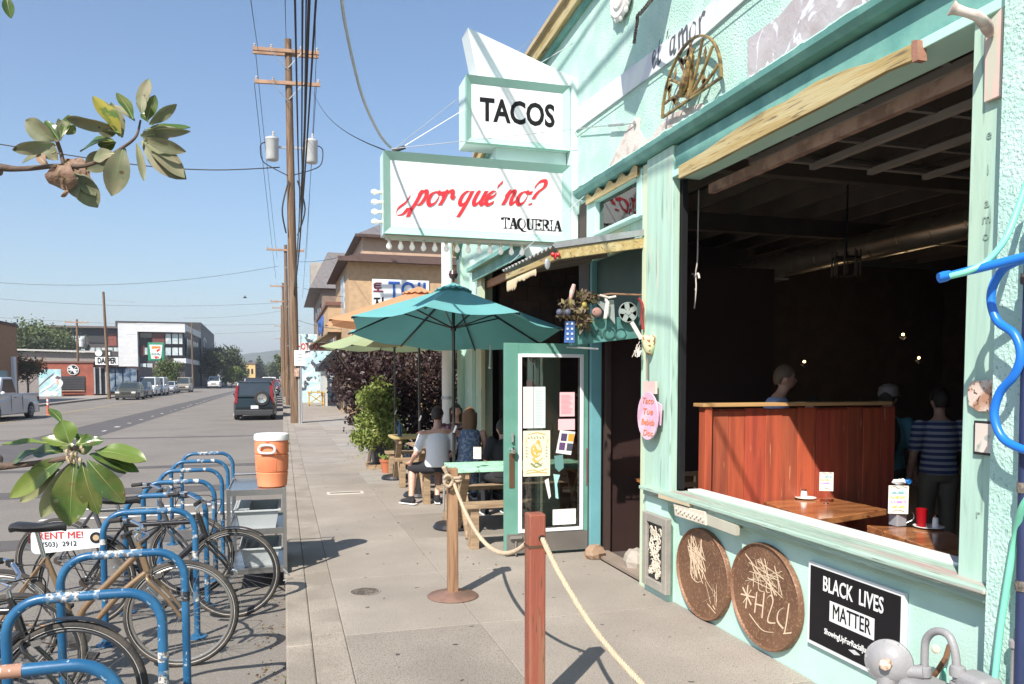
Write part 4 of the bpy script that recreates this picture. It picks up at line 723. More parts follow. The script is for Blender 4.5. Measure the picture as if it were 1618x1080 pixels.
def headmesh(b, c, f, up, s=1.):
    f = Vector(f).normalized(); up = Vector(up).normalized(); l = f.cross(up).normalized(); c = Vector(c); k = len(b.v); n, m = 20, 16
    for i in range(m+1):
        t = math.pi*i/m
        for j in range(n):
            a = 2*math.pi*j/n; x = math.sin(t)*math.cos(a); y = math.sin(t)*math.sin(a); z = math.cos(t)
            w = .074*(1 if z > -.1 else 1-.38*(-z-.1)); dd = .096*(1 if z > -.1 or y > 0 else 1-.5*(-z-.1))
            X = x*w; Y = y*dd; Z = z*.118
            if y > .5: Y += .012*math.exp(-((z+.72)/.2)**2)-.006*math.exp(-((z-.08)/.14)**2)      # chin, eye line
            b.v.append(tuple(c+l*X*s+f*Y*s+up*Z*s))
    for i in range(m):
        for j in range(n): b.f.append((k+i*n+j, k+(i+1)*n+j, k+(i+1)*n+(j+1) % n, k+i*n+(j+1) % n))
    b.tube([c+f*.088*s+up*.02*s, c+f*.104*s-up*.012*s, c+f*.112*s-up*.028*s, c+f*.09*s-up*.036*s], 0, 8, rs=[.007*s, .010*s, .013*s, .008*s])     # nose
    b.tube([c+f*.086*s-up*.06*s+l*.022*s, c+f*.096*s-up*.06*s, c+f*.086*s-up*.06*s-l*.022*s], 0, 6, rs=[.005*s, .008*s, .005*s])                   # lips
    for sg in (-1, 1): b.ball(tuple(c+l*sg*.076*s-f*.006*s-up*.012*s), .026*s, 8, 6, (.5, .7, 1.1))
def hand(b, w, d, nrm, s=1., curl=.5, side=1):
    w = Vector(w); d = Vector(d).normalized(); nrm = Vector(nrm).normalized(); l = d.cross(nrm).normalized()*side; nrm = nrm
    b.tube([w, w+d*.035*s, w+d*.08*s], 0, 8, rs=[.024*s, .032*s, .034*s])
    for k, (o, L) in enumerate(((-.027, .066), (-.009, .076), (.009, .072), (.026, .056))):
        p = w+d*.082*s+l*o*s; q = p+d*L*.5*s-nrm*.01*curl; e = q+(d*(1-curl)-nrm*curl).normalized()*L*.5*s; b.tube([p, q, e], 0, 6, rs=[.0095*s, .0085*s, .007*s])
    p = w+d*.03*s-l*.03*s; b.tube([p, p+d*.025*s-l*.022*s, p+d*.058*s-l*.026*s-nrm*.01*s], 0, 6, rs=[.012*s, .010*s, .008*s])
M_eye = mat('eye_dark', (.02, .015, .012), rough=.2)
def person(label, loc, rz, J, top, bottom, hair, hairm, sleeve='short', legs='long', group=None, skin=M_skin, shoes=None, beltw=.155, looks=None, headup=(0, 0, 1), hat=None, vox=.017):
    # J: local joints, x right, y forward, z up. keys: hip waist chest neck head, shL elL wrL, shR elR wrR, hpL knL anL, hpR knR anR
    t = T('person', label, 'person', loc, rz, group); V_ = {k: Vector(v) for k, v in J.items()}; look = Vector(looks or (0, 1, 0)).normalized(); hu = Vector(headup)
    lat = Vector((1, 0, 0)); b = MB()
    lt = (V_['shR']-V_['shL']).normalized()
    torso(b, [V_['hip']-V(0, 0, .05), V_['hip'], V_['waist'], V_['chest'], V_['neck']-V(0, 0, .05), V_['neck']+V(0, 0, .01)], [(.13, .10), (.155, .11), (.13, .095), (.15, .105), (.12, .075), (.055, .055)], [lat, lat, lat, lt, lt, lt])
    b.tube([V_['neck']-V(0, 0, .02), V_['head']-hu*.09], .052, 12); headmesh(b, V_['head'], look, hu)
    for s in 'LR':
        limb(b, [V_['sh'+s], V_['el'+s], V_['wr'+s]], [.052, .038, .027]); d = (V_['wr'+s]-V_['el'+s]); hand(b, V_['wr'+s], d, V(0, .2, 1) if abs(d.normalized().z) < .7 else V(0, 1, 0), side=1 if s == 'L' else -1)
        limb(b, [V_['hp'+s], V_['kn'+s], V_['an'+s]], [.082, .056, .040])
    remesh(b, 'body', skin, t, vox)
    for sg in (-1, 1):
        l = look.cross(hu).normalized(); MB().ball(tuple(V_['head']+look*.082+l*.031*sg+hu*.012), .009, 8, 6).build('eye', M_eye, t, w=False, smooth=True)
    b = MB(); e = .014
    torso(b, [V_['hip']-V(0, 0, .02), V_['hip']+V(0, 0, .05), V_['waist'], V_['chest'], V_['neck']-V(0, 0, .045), V_['neck']-V(0, 0, .015)], [(.16+e, .115+e), (.162+e, .12+e), (.145+e, .11+e), (.158+e, .115+e), (.135+e, .085+e), (.068, .066)], [lat, lat, lat, lt, lt, lt])
    for s in 'LR':
        if sleeve == 'short': limb(b, [V_['sh'+s], V_['sh'+s].lerp(V_['el'+s], .72)], [.066, .062])
        elif sleeve == 'long': limb(b, [V_['sh'+s], V_['el'+s], V_['el'+s].lerp(V_['wr'+s], .9)], [.066, .052, .042])
    remesh(b, 'shirt', top, t, vox)
    b = MB(); torso(b, [V_['hip']-V(0, 0, .08), V_['hip'], V_['hip']+V(0, 0, .07)], [(.15, .11), (.165, .125), (.15, .118)], [lat]*3)
    for s in 'LR':
        q = [V_['hp'+s], V_['kn'+s]] if legs == 'shorts' else [V_['hp'+s], V_['kn'+s], V_['kn'+s].lerp(V_['an'+s], .93)]
        limb(b, q, [.096, .078, .060][:len(q)])
    remesh(b, 'trousers' if legs == 'long' else 'shorts', bottom, t, vox)
    if shoes:
        for s in 'LR':
            a = V_['an'+s]; d = Vector(J.get('foot'+s, (0, 1, 0))).normalized(); f = MB(); f.tube([a-d*.06-V(0, 0, .045), a+d*.02-V(0, 0, .035), a+d*.12-V(0, 0, .05), a+d*.19-V(0, 0, .06)], 0, 10, rs=[.036, .044, .038, .026]); f.tube([a+V(0, 0, .03), a-V(0, 0, .04)], .043, 10)
            remesh(f, 'shoe', shoes, t, .012, 2); so_ = MB(); so_.beam(a-d*.085-V(0, 0, .082), a+d*.2-V(0, 0, .082), .075, .016); so_.build('shoe_sole', mat('shoe_sole_white', (.75, .75, .72)), t, w=False, bev=.006)
    b = MB(); hc = V_['head']; 
    k = 0
    n, m_ = 20, 12
    for i in range(m_+1):
        tt = math.pi*.66*i/m_
        for j in range(n):
            a = 2*math.pi*j/n; x = math.sin(tt)*math.cos(a); y = math.sin(tt)*math.sin(a); z = math.cos(tt)
            cut = 1.0
            if y > .35: zz = max(z, .38+.1*(y-.35))
            elif abs(y) <= .35 and z < .05: zz = max(z, .02)
            else: zz = z
            l = look.cross(hu).normalized(); b.v.append(tuple(hc+l*x*.086+look*(y*.106-.004)+hu*(zz*.130+.002)))
    for i in range(m_):
        for j in range(n): b.f.append((i*n+j, (i+1)*n+j, (i+1)*n+(j+1) % n, i*n+(j+1) % n))
    if hair == 'long':
        l = look.cross(hu).normalized()
        for j in range(15):
            a = math.pi*(1.05+.9*j/14); p0 = hc+l*.082*math.cos(a)+look*.1*math.sin(a)*.9+hu*.02; p1 = p0-hu*.14+look*-.01; p2 = p1-hu*.14-look*.02+l*random.uniform(-.015, .015)
            b.tube([p0+hu*.03, p0, p1, p2], 0, 6, rs=[.02, .026, .024, .008])
    b.build('hair', hairm, t, w=False, smooth=True)
    if hat:
        h = MB(); l = look.cross(hu).normalized(); h.lathe([(.098, .02), (.1, .05), (.088, .11), (.05, .14), (0, .148)], hc, hu, n=22); h.beam(hc+hu*.03+look*.06, hc+hu*.022+look*.18, .13, .008, up=hu); h.build('cap', hat, t, w=False, smooth=True)
    return t, V_
def seat(h=.47, spread=.14, kneez=.5, fy_=.42): 
    return dict(hip=(0, 0, h+.09), waist=(0, -.02, h+.26), chest=(0, -.01, h+.43), neck=(0, .02, h+.60), head=(0, .05, h+.77), shL=(-.19, 0, h+.52), elL=(-.25, .04, h+.26), wrL=(-.2, .24, h+.17), shR=(.19, 0, h+.52), elR=(.25, .04, h+.26), wrR=(.2, .24, h+.17),
                hpL=(-.09, .02, h+.07), knL=(-spread, fy_, h+.06), anL=(-spread, fy_, .09), hpR=(.09, .02, h+.07), knR=(spread, fy_, h+.06), anR=(spread, fy_, .09))
def stand(h=.92):
    return dict(hip=(0, 0, h), waist=(0, .01, h+.16), chest=(0, 0, h+.35), neck=(0, .0, h+.53), head=(0, .02, h+.69), shL=(-.19, 0, h+.45), elL=(-.25, -.02, h+.17), wrL=(-.24, .08, h-.06), shR=(.19, 0, h+.45), elR=(.25, -.02, h+.17), wrR=(.24, .08, h-.06),
                hpL=(-.09, 0, h-.03), knL=(-.1, .02, .48), anL=(-.1, -.01, .09), hpR=(.09, 0, h-.03), knR=(.1, .02, .48), anR=(.1, -.01, .09))
M_tee = mat('white_cotton', (.76, .76, .77), var=.03, rough=.9, bump=.5, bs=9); M_bk = mat('black_cotton', (.02, .02, .024), rough=.9, bump=.4, bs=12)
M_hairb = mat('dark_brown_hair', (.022, .014, .010), rough=.5, bump=.6, bs=60, st=(4, 4, .6)); M_hairl = mat('light_brown_hair', (.20, .11, .05), rough=.5, bump=.8, bs=70, st=(4, 4, .5)); M_hairs = mat('sandy_hair', (.13, .085, .05), rough=.6)
M_denim = mat('patterned_blue_dress', (.10, .16, .26), (.28, .33, .42), cs=26, thr=(.5, .56), rough=.9); M_skinp = mat('pale_skin', (.58, .34, .26), rough=.5, var=.05)
J = seat(.46); J.update(knL=(-.30, .26, .50), anL=(-.34, .13, .10), footL=(-.5, .6, 0), elL=(-.30, -.01, .72), wrL=(-.33, .17, .60), head=(.02, .07, 1.24), knR=(.1, .40, .52), anR=(.02, .12, .10), footR=(.1, 1, 0))
man, _ = person('person in white t-shirt and black shorts seated with back to the camera', (2.02, 10.5, 0), R(0), J, M_tee, M_bk, 'short', M_hairb, legs='shorts', skin=M_skinp, shoes=M_bk, looks=(.45, 1, -.05))
J = seat(.46); J.update(shL=(-.16, 0, .98), elL=(-.38, -.13, 1.03), wrL=(-.62, -.15, 1.02), head=(.02, .06, 1.22), knL=(-.06, .42, .52), anL=(-.06, .42, .09))
wm_, _ = person('person with long light brown hair in blue patterned dress, arm around the neighbour', (2.48, 10.54, 0), R(-4), J, M_denim, M_denim, 'long', M_hairl, sleeve='none', skin=M_skinp, shoes=M_bk, looks=(.3, 1, 0))
J = seat(.46); J.update(wrR=(.12, .34, .84), elR=(.28, .12, .78)); 
person('person in dark top seated across the far side of the patio table', (2.62, 12.05, 0), R(172), J, mat('plum_top', (.07, .03, .045), (.3, .25, .3), cs=16, thr=(.56, .6), rough=.9), M_bk, 'long', M_hairb, shoes=M_bk)
J = seat(.46); J.update(head=(0, .14, 1.12), neck=(0, .07, 1.0))
person('person in black top leaning over the table beside the door edge', (2.62, 9.15, 0), R(2), J, M_bk, M_bk, 'short', M_hairb, shoes=M_bk)
# inside
J = seat(.60); J.update(head=(.0, .09, 1.58), neck=(0, .03, 1.42), chest=(0, 0, 1.22), shL=(-.19, 0, 1.31), shR=(.19, 0, 1.31))
person('person in light blue t-shirt with short sandy hair seated behind the red partition', (4.42, 6.3, .17), R(-112), J, mat('light_blue_cotton', (.34, .45, .70), rough=.9), M_bk, 'short', M_hairs, shoes=M_bk)
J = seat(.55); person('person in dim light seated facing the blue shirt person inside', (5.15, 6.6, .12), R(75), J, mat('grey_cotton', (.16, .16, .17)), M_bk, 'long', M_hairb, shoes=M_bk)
def stripes(name, a, c, n):
    m = bpy.data.materials.new(name); m.use_nodes = True; nn = m.node_tree.nodes; l = m.node_tree.links; tc = nn.new('ShaderNodeTexCoord'); w = nn.new('ShaderNodeTexWave'); w.bands_direction = 'Z'; w.inputs['Scale'].default_value = n; w.inputs['Distortion'].default_value = .4
    cr = nn.new('ShaderNodeValToRGB'); cr.color_ramp.interpolation = 'CONSTANT'; cr.color_ramp.elements[0].color = (*a, 1); cr.color_ramp.elements[1].color = (*c, 1); cr.color_ramp.elements[1].position = .55
    l.new(tc.outputs['Object'], w.inputs[0]); l.new(w.outputs[1], cr.inputs[0]); l.new(cr.outputs[0], nn['Principled BSDF'].inputs['Base Color']); nn['Principled BSDF'].inputs['Roughness'].default_value = .9; return m
person('person in a navy and white striped shirt standing with back turned inside', (6.05, 6.0, 0), R(-20), stand(.84), stripes('navy_stripes', (.06, .08, .2), (.40, .42, .5), 5.5), mat('khaki_cotton', (.20, .17, .13)), 'short', M_hairb, shoes=M_bk)
J = stand(.86); cpn, Vv = person('person in grey cap with an orange strap and dark backpack standing inside', (5.75, 6.35, 0), R(-60), J, mat('teal_top', (.06, .22, .27)), M_bk, 'short', M_hairb, shoes=M_bk, hat=mat('grey_cap', (.25, .22, .21)))
bk = MB(); bk.ball((0, -.2, 1.2), .2, 14, 10, (.95, .6, 1.25)); bk.build('backpack', M_bk, cpn, w=False, smooth=True)
MB().tube([(-.17, -.12, 1.36), (-.18, .09, 1.3), (-.18, .11, 1.12), (-.17, -.05, .98)], .03, 8).build('backpack_strap', mat('orange_strap', (.55, .16, .04)), cpn, w=False)
# ================================================================ INTERIOR FURNITURE
pt = T('booth_partition', 'red stained plank booth partition with pale top rail', 'partition', (4.1, 5.5, 0))
x = 3.27; wd = [.17, .15, .19, .16, .15, .18, .14, .17, .16, .18, .15, .17]; k = 0
while x < 4.95:
    w_ = wd[k % len(wd)]; c = (.40+random.uniform(-.05, .06), .088+random.uniform(-.012, .02), .042)
    MB().box((x, 5.50+random.uniform(0, .006), .0), (x+w_-.004, 5.525, 1.505-random.choice((0, .01, .02)))).build('plank', mat('red_plank%d' % (k % 4), c, (c[0]*.7, c[1]*.7, c[2]*.8), st=(5, 5, .35), cs=4, var=.18, vs=8, rough=.6, c3=(.55, .28, .14), thr3=(.70, .74), cs3=9, bump=.15, bs=40), pt, bev=.003); x += w_; k += 1
box('end_post', (3.20, 5.46, 0), (3.262, 5.56, 1.52), MATS['red_plank1'], pt, bev=.004); box('top_rail', (3.17, 5.44, 1.522), (4.98, 5.60, 1.55), mat('honey_rail', (.50, .30, .13), st=(.5, 5, 5), var=.15, rough=.4), pt, bev=.003)
box('plank_backing', (3.262, 5.53, 0), (4.95, 5.55, 1.5), MATS['red_plank2'], pt)
M_table = mat('oiled_table_wood', (.40, .17, .065), (.26, .10, .04), st=(.8, 6, 6), cs=2.4, vs=5, var=.25, rough=.22, c3=(.10, .04, .02), thr3=(.64, .70), cs3=5, coat=.4)
def slabtable(label, quad_, z, leg):
    t = T('table', label, 'table', (quad_[0][0], quad_[0][1], 0)); q = [V(x, y, z-.05) for x, y in quad_]; cx = sum(p.x for p in q)/4; cy = sum(p.y for p in q)/4
    ring = []
    for i in range(4):
        a, c = q[i], q[(i+1) % 4]
        for s in np.linspace(0, 1, 9)[:-1]: p = a.lerp(c, s); w_ = random.uniform(-.008, .008); ring.append(p+V(w_, w_, 0))
    MB().prism(ring, (0, 0, .05)).build('table_slab', M_table, t, bev=.006, seg=2)
    for (a, c) in leg: MB().beam(a, c, .09, .12, up=(1, 0, 0)).build('leg', mat('red_leg', (.36, .07, .04), rough=.4), t, bev=.004)
    return t
slabtable('polished wood slab table with a menu card by the red partition', [(3.59, 4.62), (4.42, 4.86), (4.40, 5.46), (3.74, 5.46)], .75, [((4.12, 4.95, .70), (4.35, 4.9, 0)), ((4.0, 5.3, .70), (4.0, 5.35, 0))])
slabtable('live edge wood slab table with a red cup nearest the sill', [(3.59, 3.38), (4.04, 3.75), (4.2, 4.12), (3.80, 4.36)], .75, [((3.95, 3.9, .7), (3.95, 3.9, 0))])
# table settings
M_china = mat('white_china', (.80, .79, .76), rough=.2)
def saucer(label, c, r=.075): t = T('saucer', label, 'saucer', tuple(c)); MB().lathe([(.03, .0), (.05, .004), (r, .012), (r, .015), (.045, .007), (0, .006)], c, n=26).build('dish', M_china, t, smooth=True)
M_card = mat('menu_card', (.74, .70, .62)); 
def menucard(label, base, w_=.10, h_=.15, z0=.10, holder=True):
    t = T('menu_card', label, 'menu card', tuple(base)); b = Vector(base); n = V(-.45, -.9, 0).normalized(); xa = V(.9, -.45, 0)
    def R_(x0, x1, z0_, z1_, d, nm, m): MB().prism([b+xa*x0+V(0, 0, z0_)+n*d, b+xa*x1+V(0, 0, z0_)+n*d, b+xa*x1+V(0, 0, z1_)+n*d, b+xa*x0+V(0, 0, z1_)+n*d], n*.0015).build(nm, m, t)
    R_(-w_/2, w_/2, z0, z0+h_, 0, 'card', M_card)
    for k, c in enumerate(((.12, .42, .50), (.75, .50, .10), (.45, .25, .62), (.72, .52, .15))):
        if k < 3 or h_ > .16: R_(-w_*.38, w_*.38, z0+h_*(.72-.17*k), z0+h_*(.80-.17*k), .002, 'print_band', mat('band%d' % k, c, (.75, .7, .6), cs=60, thr=(.5, .56)))
    strokes('card_scroll', [[(-w_*.4, h_*.93), (-w_*.2, h_*.97), (0, h_*.9), (w_*.2, h_*.97), (w_*.4, h_*.93)], [(-w_*.3, h_*.08), (0, h_*.14), (w_*.3, h_*.08)]], .003, M_joist, t, b+V(0, 0, z0)+n*.002, xa, th=.001)
    if holder: MB().tube([b+V(0, 0, .002), b+V(.006, 0, z0*.5), b+V(-.004, 0, z0*.8), b+V(0, 0, z0+.02)], .0018, 5).build('wire_holder', M_chrome, t); MB().lathe([(.022, 0), (.022, .003), (.004, .006)], b, n=16).build('holder_base', M_chrome, t)
    return t
def shaker(label, c, r, h, m, cap=M_chrome): t = T('shaker', label, 'shaker', tuple(c)); MB().lathe([(r, 0), (r*1.02, h*.3), (r*.85, h*.75), (r*.7, h*.8)], c, n=16).build('shaker_body', m, t, smooth=True); MB().lathe([(r*.8, h*.8), (r*.8, h*.95), (r*.4, h)], c, n=16).build('shaker_cap', cap, t, smooth=True)
p = onz(1273, 788, .752); saucer('white saucer under the salt shaker on the partition table', p, .085); shaker('squat glass sugar shaker on the white saucer', p+V(-.01, .01, .008), .026, .075, M_china)
menucard('striped menu card on a wire holder on the partition table', onz(1305, 795, .751), .105, .15, .10)
p = onz(1467, 834, .752); saucer('white saucer under the red cup on the near table', p, .095)
t = T('red_cup', 'translucent red plastic cup on the near table saucer', 'cup', tuple(p)); MB().lathe([(.028, 0), (.036, .12), (.034, .12), (.026, .004), (0, .004)], p+V(-.03, .03, .008), n=20).build('cup', mat('red_plastic', (.50, .01, .02), rough=.2, transl=.5), t, smooth=True)
shaker('small white salt shaker with chrome cap beside the red cup', p+V(.028, -.03, .008), .02, .085, M_china)
pc = onz(1418, 830, .751); t = T('caddy', 'clear napkin and sauce caddy on the near table', 'caddy', tuple(pc)); MB().box(pc-V(.04, .04, 0), pc+V(.04, .04, .13)).build('caddy_box', mat('cloudy_plastic', (.45, .46, .5), rough=.2, transl=.4), t, bev=.006)
MB().tube(crom([pc+V(.045, -.03, .02), pc+V(.085, -.05, .05), pc+V(.08, -.05, .09), pc+V(.045, -.03, .10)], 4), .004, 6).build('caddy_handle', M_chrome, t)
menucard('striped menu card standing on the caddy of the near table', pc+V(-.04, -.045, 0), .125, .19, .09, holder=False)
t = T('cloth_roll', 'bundled white and blue cloth on top of the near caddy', 'cloth', tuple(pc+V(0, 0, .29))); b = MB(); b.ball(tuple(pc+V(-.01, -.02, .30)), .035, 10, 7, (1.4, 1, .6)); b.jit(.006); b.build('white_cloth', M_tee, t, smooth=True); b = MB(); b.ball(tuple(pc+V(.045, -.04, .305)), .022, 9, 6, (1.5, 1, .7)); b.jit(.005); b.build('blue_cloth', mat('bright_blue_cloth', (.02, .22, .65)), t, smooth=True)
# back of room fittings
t = T('round_duct', 'long round spiral metal duct hung under the ceiling', 'duct', (7, 4, 3)); pd = [onx(1000, 470, 7.2), onx(1100, 444, 7.2), onx(1300, 405, 7.2), onx(1560, 352, 7.2), onx(1800, 300, 7.2)]
y0, y1 = pd[0].y, .5; zc = pd[2].z; MB().tube([V(7.2, 12.6, zc), V(7.2, 7.3, zc), V(7.2, 4.5, zc), V(7.2, -1, zc)], .17, 24).build('duct', mat('duct_metal', (.62, .55, .45), metal=.85, rough=.3), t, smooth=True)
for y in np.arange(.2, 12.4, .5): MB().tube([V(7.2, y, zc), V(7.2, y+.02, zc)], .176, 24).build('duct_seam', MATS['duct_metal'], t)
t = T('ceiling_vent', 'small square white vent grille tilted on the duct', 'vent', tuple(onx(1220, 442, 6.2))); q = onx(1220, 442, 6.2); b = MB(); b.box(q-V(.14, .16, .01), q+V(.14, .16, .01)); b.build('vent_plate', mat('vent_white', (.55, .53, .5)), t)
b = MB(); [b.box(q+V(-.11, -.13+k*.045, -.016), q+V(.11, -.115+k*.045, -.011)) for k in range(7)]; b.build('vent_slots', M_joist, t)
t = T('column', 'dark red square column inside the dining room', 'column', (8.2, 5.2, 0)); MB().box((8.2, 5.0, 0), (8.38, 5.18, 3.8)).build('shaft', mat('dark_red_column', (.10, .02, .015)), t, bev=.01); box('base', (8.15, 4.95, 0), (8.43, 5.23, .15), MATS['dark_red_column'], t)
ch = T('chandelier', 'dark candle chandelier hanging from the ceiling', 'chandelier', tuple(onx(1337, 400, 6.6))); q = onx(1337, 410, 6.6); b = MB(); b.tube([q+V(0, 0, .9), q], .012, 6); b.lathe([(.16, 0), (.17, .015), (.16, .03), (.15, .015)], q, n=20); b.lathe([(.1, -.2), (.11, -.19), (.1, -.18)], q, n=16); b.build('frame', M_black, ch)
for k in range(8): a = k*.785; MB().tube([q+V(.16*math.cos(a), .16*math.sin(a), -.2), q+V(.16*math.cos(a), .16*math.sin(a), .12)], .012, 6).build('candle_tube', M_joist, ch)
for i_, (x, y, lab) in enumerate(((1427, 528, 'warm glowing candle lamp high on the far dining room wall'), (1452, 565, 'lower warm glowing lamp near the dark red column'), (1271, 571, 'single tiny lamp behind the blue shirt person'))):
    q = ony(x, y, 10.5); t = T('wall_lamp', lab, 'lamp', tuple(q)); MB().ball(tuple(q), .022, 10, 8).build('bulb', mat('lamp_glow', (1, .8, .5), emit=((1, .62, .28), 3)), t); MB().lathe([(.05, -.05), (.06, -.04), (.01, -.09)], q, n=12).build('lamp_holder', M_black, t)
    pl_ = bpy.data.lights.new('lamp_light', 'POINT'); pl_.energy = (4, 3.5, 2)[i_]; pl_.color = (1, .72, .42); pl_.shadow_soft_size = .05; po_ = bpy.data.objects.new('lamp_light', pl_); COL.objects.link(po_); po_.location = q-V(.08, 0, .02)
box('red_header', (11.4, -1, 3.2), (11.5, 7.3, 3.9), mat('dark_red_header', (.05, .014, .01)), B)
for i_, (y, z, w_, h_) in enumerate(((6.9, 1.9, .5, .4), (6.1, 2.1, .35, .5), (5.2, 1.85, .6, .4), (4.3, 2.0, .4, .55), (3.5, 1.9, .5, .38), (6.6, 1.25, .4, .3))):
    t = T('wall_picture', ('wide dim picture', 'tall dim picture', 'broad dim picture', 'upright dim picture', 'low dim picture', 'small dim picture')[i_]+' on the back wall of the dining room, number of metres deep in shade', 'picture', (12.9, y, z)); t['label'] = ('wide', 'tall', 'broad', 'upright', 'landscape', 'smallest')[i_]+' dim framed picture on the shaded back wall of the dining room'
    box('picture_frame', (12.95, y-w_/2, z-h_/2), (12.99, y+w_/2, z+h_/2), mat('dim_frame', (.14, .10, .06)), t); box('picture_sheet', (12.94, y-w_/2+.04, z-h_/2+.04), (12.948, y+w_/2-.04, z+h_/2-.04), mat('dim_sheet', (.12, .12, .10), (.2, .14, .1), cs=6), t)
t = T('wooden_chair', 'small pale wooden chair just inside the left end of the opening', 'chair', (3.4, 6.0, 0)); M_chw = mat('pale_chair_wood', (.42, .30, .18), rough=.5)
for x in (3.25, 3.6):
    for y in (5.95, 6.3): box('leg', (x, y, 0), (x+.035, y+.035, .9 if y > 6.2 else .44), M_chw, t)
box('seat', (3.24, 5.94, .44), (3.64, 6.33, .47), M_chw, t)
for z in (.62, .76, .86): box('back_slat', (3.285, 6.305, z), (3.6, 6.325, z+.04), M_chw, t)
t = T('dim_table', 'dim round table behind the partition end inside', 'table', (4.3, 7, 0)); MB().lathe([(.4, .72), (.42, .73), (.42, .75), (.0, .752)], (3.75, 6.9, 0), n=26).build('tabletop', M_table, t); MB().lathe([(.22, 0), (.04, .05), (.035, .72)], (3.75, 6.9, 0), n=16).build('pedestal', M_black, t)
# ================================================================ ROPE BARRIER
M_postred = mat('red_worn_post', (.27, .075, .045), (.22, .13, .07), st=(6, 6, .5), cs=3, thr=(.5, .68), bump=.35, bs=24, var=.15, rough=.6, c3=(.10, .05, .03), thr3=(.64, .7), cs3=16)
M_rope = mat('hemp_rope', (.46, .36, .25), var=.1, bump=.6, bs=60, rough=.9)
def ropeobj(pts, r, parent, name='rope'):
    P = crom(pts, 14); b = MB(); L = 0; acc = [0]
    for a, c in zip(P, P[1:]): L += (c-a).length; acc.append(L)
    for s in range(3):
        Q = []
        pn = None
        for i, p in enumerate(P):
            d = (P[min(i+1, len(P)-1)]-P[max(i-1, 0)]).normalized()
            if pn is None: pn = d.orthogonal().normalized()
            pn = (pn-d*pn.dot(d)).normalized(); bn = d.cross(pn); a = acc[i]*150+s*2.094; Q.append(p+(pn*math.cos(a)+bn*math.sin(a))*r*.5)
        b.tube(Q, r*.62, 6)
    return b.build(name, M_rope, parent, smooth=True)
def resample(pts, step):
    P = crom(pts, 20); out = [P[0]]; d = 0
    for a, c in zip(P, P[1:]):
        d += (c-a).length
        if d >= step: out.append(c); d = 0
    return out+[P[-1]]
st = T('barrier_post', 'brown square wooden barrier post on a round flat metal base', 'barrier post', (1.28, 6.05, 0))
MB().box((1.245, 6.015, .02), (1.325, 6.09, 1.035)).build('post', M_woodv, st, bev=.006)
MB().lathe([(.20, .0), (.205, .006), (.19, .016), (.08, .03), (.06, .045), (0, .045)], (1.285, 6.05, .001), n=44).build('base_plate', mat('brown_metal_base', (.27, .16, .12), (.2, .12, .09), cs=6, metal=.3, rough=.5, bump=.2, bs=50), st, smooth=True)
st2 = T('barrier_post', 'red painted square wooden barrier post with worn top in the foreground', 'barrier post', (1.24, 3.79, 0))
MB().box((1.195, 3.745, 0), (1.285, 3.835, 1.055)).build('post', M_postred, st2, bev=.009)
MB().box((1.193, 3.743, .88), (1.287, 3.837, .895)).build('groove', mat('rope_groove', (.10, .05, .03)), st2)
MB().lathe([(.018, 0), (.018, .003)], (1.262, 3.743, .93), (0, -1, 0), n=14).build('rope_hole', M_black, st2)
MB().lathe([(.19, .0), (.2, .006), (.18, .016), (0, .03)], (1.24, 3.79, .001), n=40).build('base_plate', MATS['brown_metal_base'], st2, smooth=True)
rp1 = T('barrier_rope', 'thick hemp rope sagging between the two barrier posts', 'rope', (1.28, 5, .8))
pa = V(1.285, 6.0, .93); pb = V(1.245, 3.84, .92)
mid = [pa.lerp(pb, t)+V(0, 0, -.26*4*t*(1-t)*(1+.25*(t-.5))) for t in np.linspace(0, 1, 9)]
ropeobj(resample(mid, .008*3), .013, rp1)
kn = T('rope_knot', 'bulky hemp knot with frayed ends around the brown barrier post', 'knot', (1.25, 6, .92))
kp = [V(1.285+.056*math.cos(a), 6.052+.056*math.sin(a), .925+.012*math.sin(2*a)) for a in np.linspace(0, 12.0, 30)]
kp = [V(1.285+max(-.058, min(.058, .075*math.cos(a))), 6.052+max(-.056, min(.056, .075*math.sin(a))), .915+.004*a) for a in np.linspace(0, 12.4, 34)]
ropeobj(kp, .012, kn, 'wrap'); ropeobj(crom([V(1.235, 5.985, .93), V(1.20, 5.96, .97), V(1.235, 5.95, .99), V(1.27, 5.965, .95), V(1.24, 5.97, .90), V(1.205, 5.97, .93), V(1.23, 5.965, .985)], 6), .012, kn, 'knot')
MB().tube(crom([V(1.24, 5.97, .96), V(1.215, 5.965, 1.02), V(1.20, 5.965, 1.06)], 4), 0, 7, rs=[.012, .012, .013, .015, .016, .018, .02, .022, .02][:9]).build('frayed_end', M_rope, kn)
MB().tube([V(1.205, 5.98, .9), V(1.2, 5.985, .72), V(1.2, 5.99, .70)], .008, 8).build('hook', M_galv, kn)
rp2 = T('barrier_rope', 'thick hemp rope running from the red post down to the lower right', 'rope', (1.3, 3, .6))
pa = V(1.262, 3.742, .93); pb = V(1.62, 1.9, .35)
pts = [pa]+[onz(x, y, z) for x, y, z in ((888, 905, .74), (930, 975, .56), (975, 1025, .44))]+[V(1.50, 2.35, .33), V(1.62, 1.7, .40), V(1.7, 1.2, .6)]
pts = [V(1.262, 3.735, .93), V(1.29, 3.55, .79), V(1.345, 3.25, .61), V(1.41, 2.95, .49), V(1.47, 2.65, .42), V(1.53, 2.3, .40), V(1.6, 1.8, .5), V(1.68, 1.3, .75), V(1.70, 1.2, .85)]
ropeobj(resample(pts, .022), .013, rp2)
st3 = T('barrier_post', 'red wooden barrier post standing just outside the photo by the camera', 'barrier post', (1.72, 1.16, 0)); box('post', (1.68, 1.12, 0), (1.77, 1.21, 1.05), M_postred, st3, bev=.008)
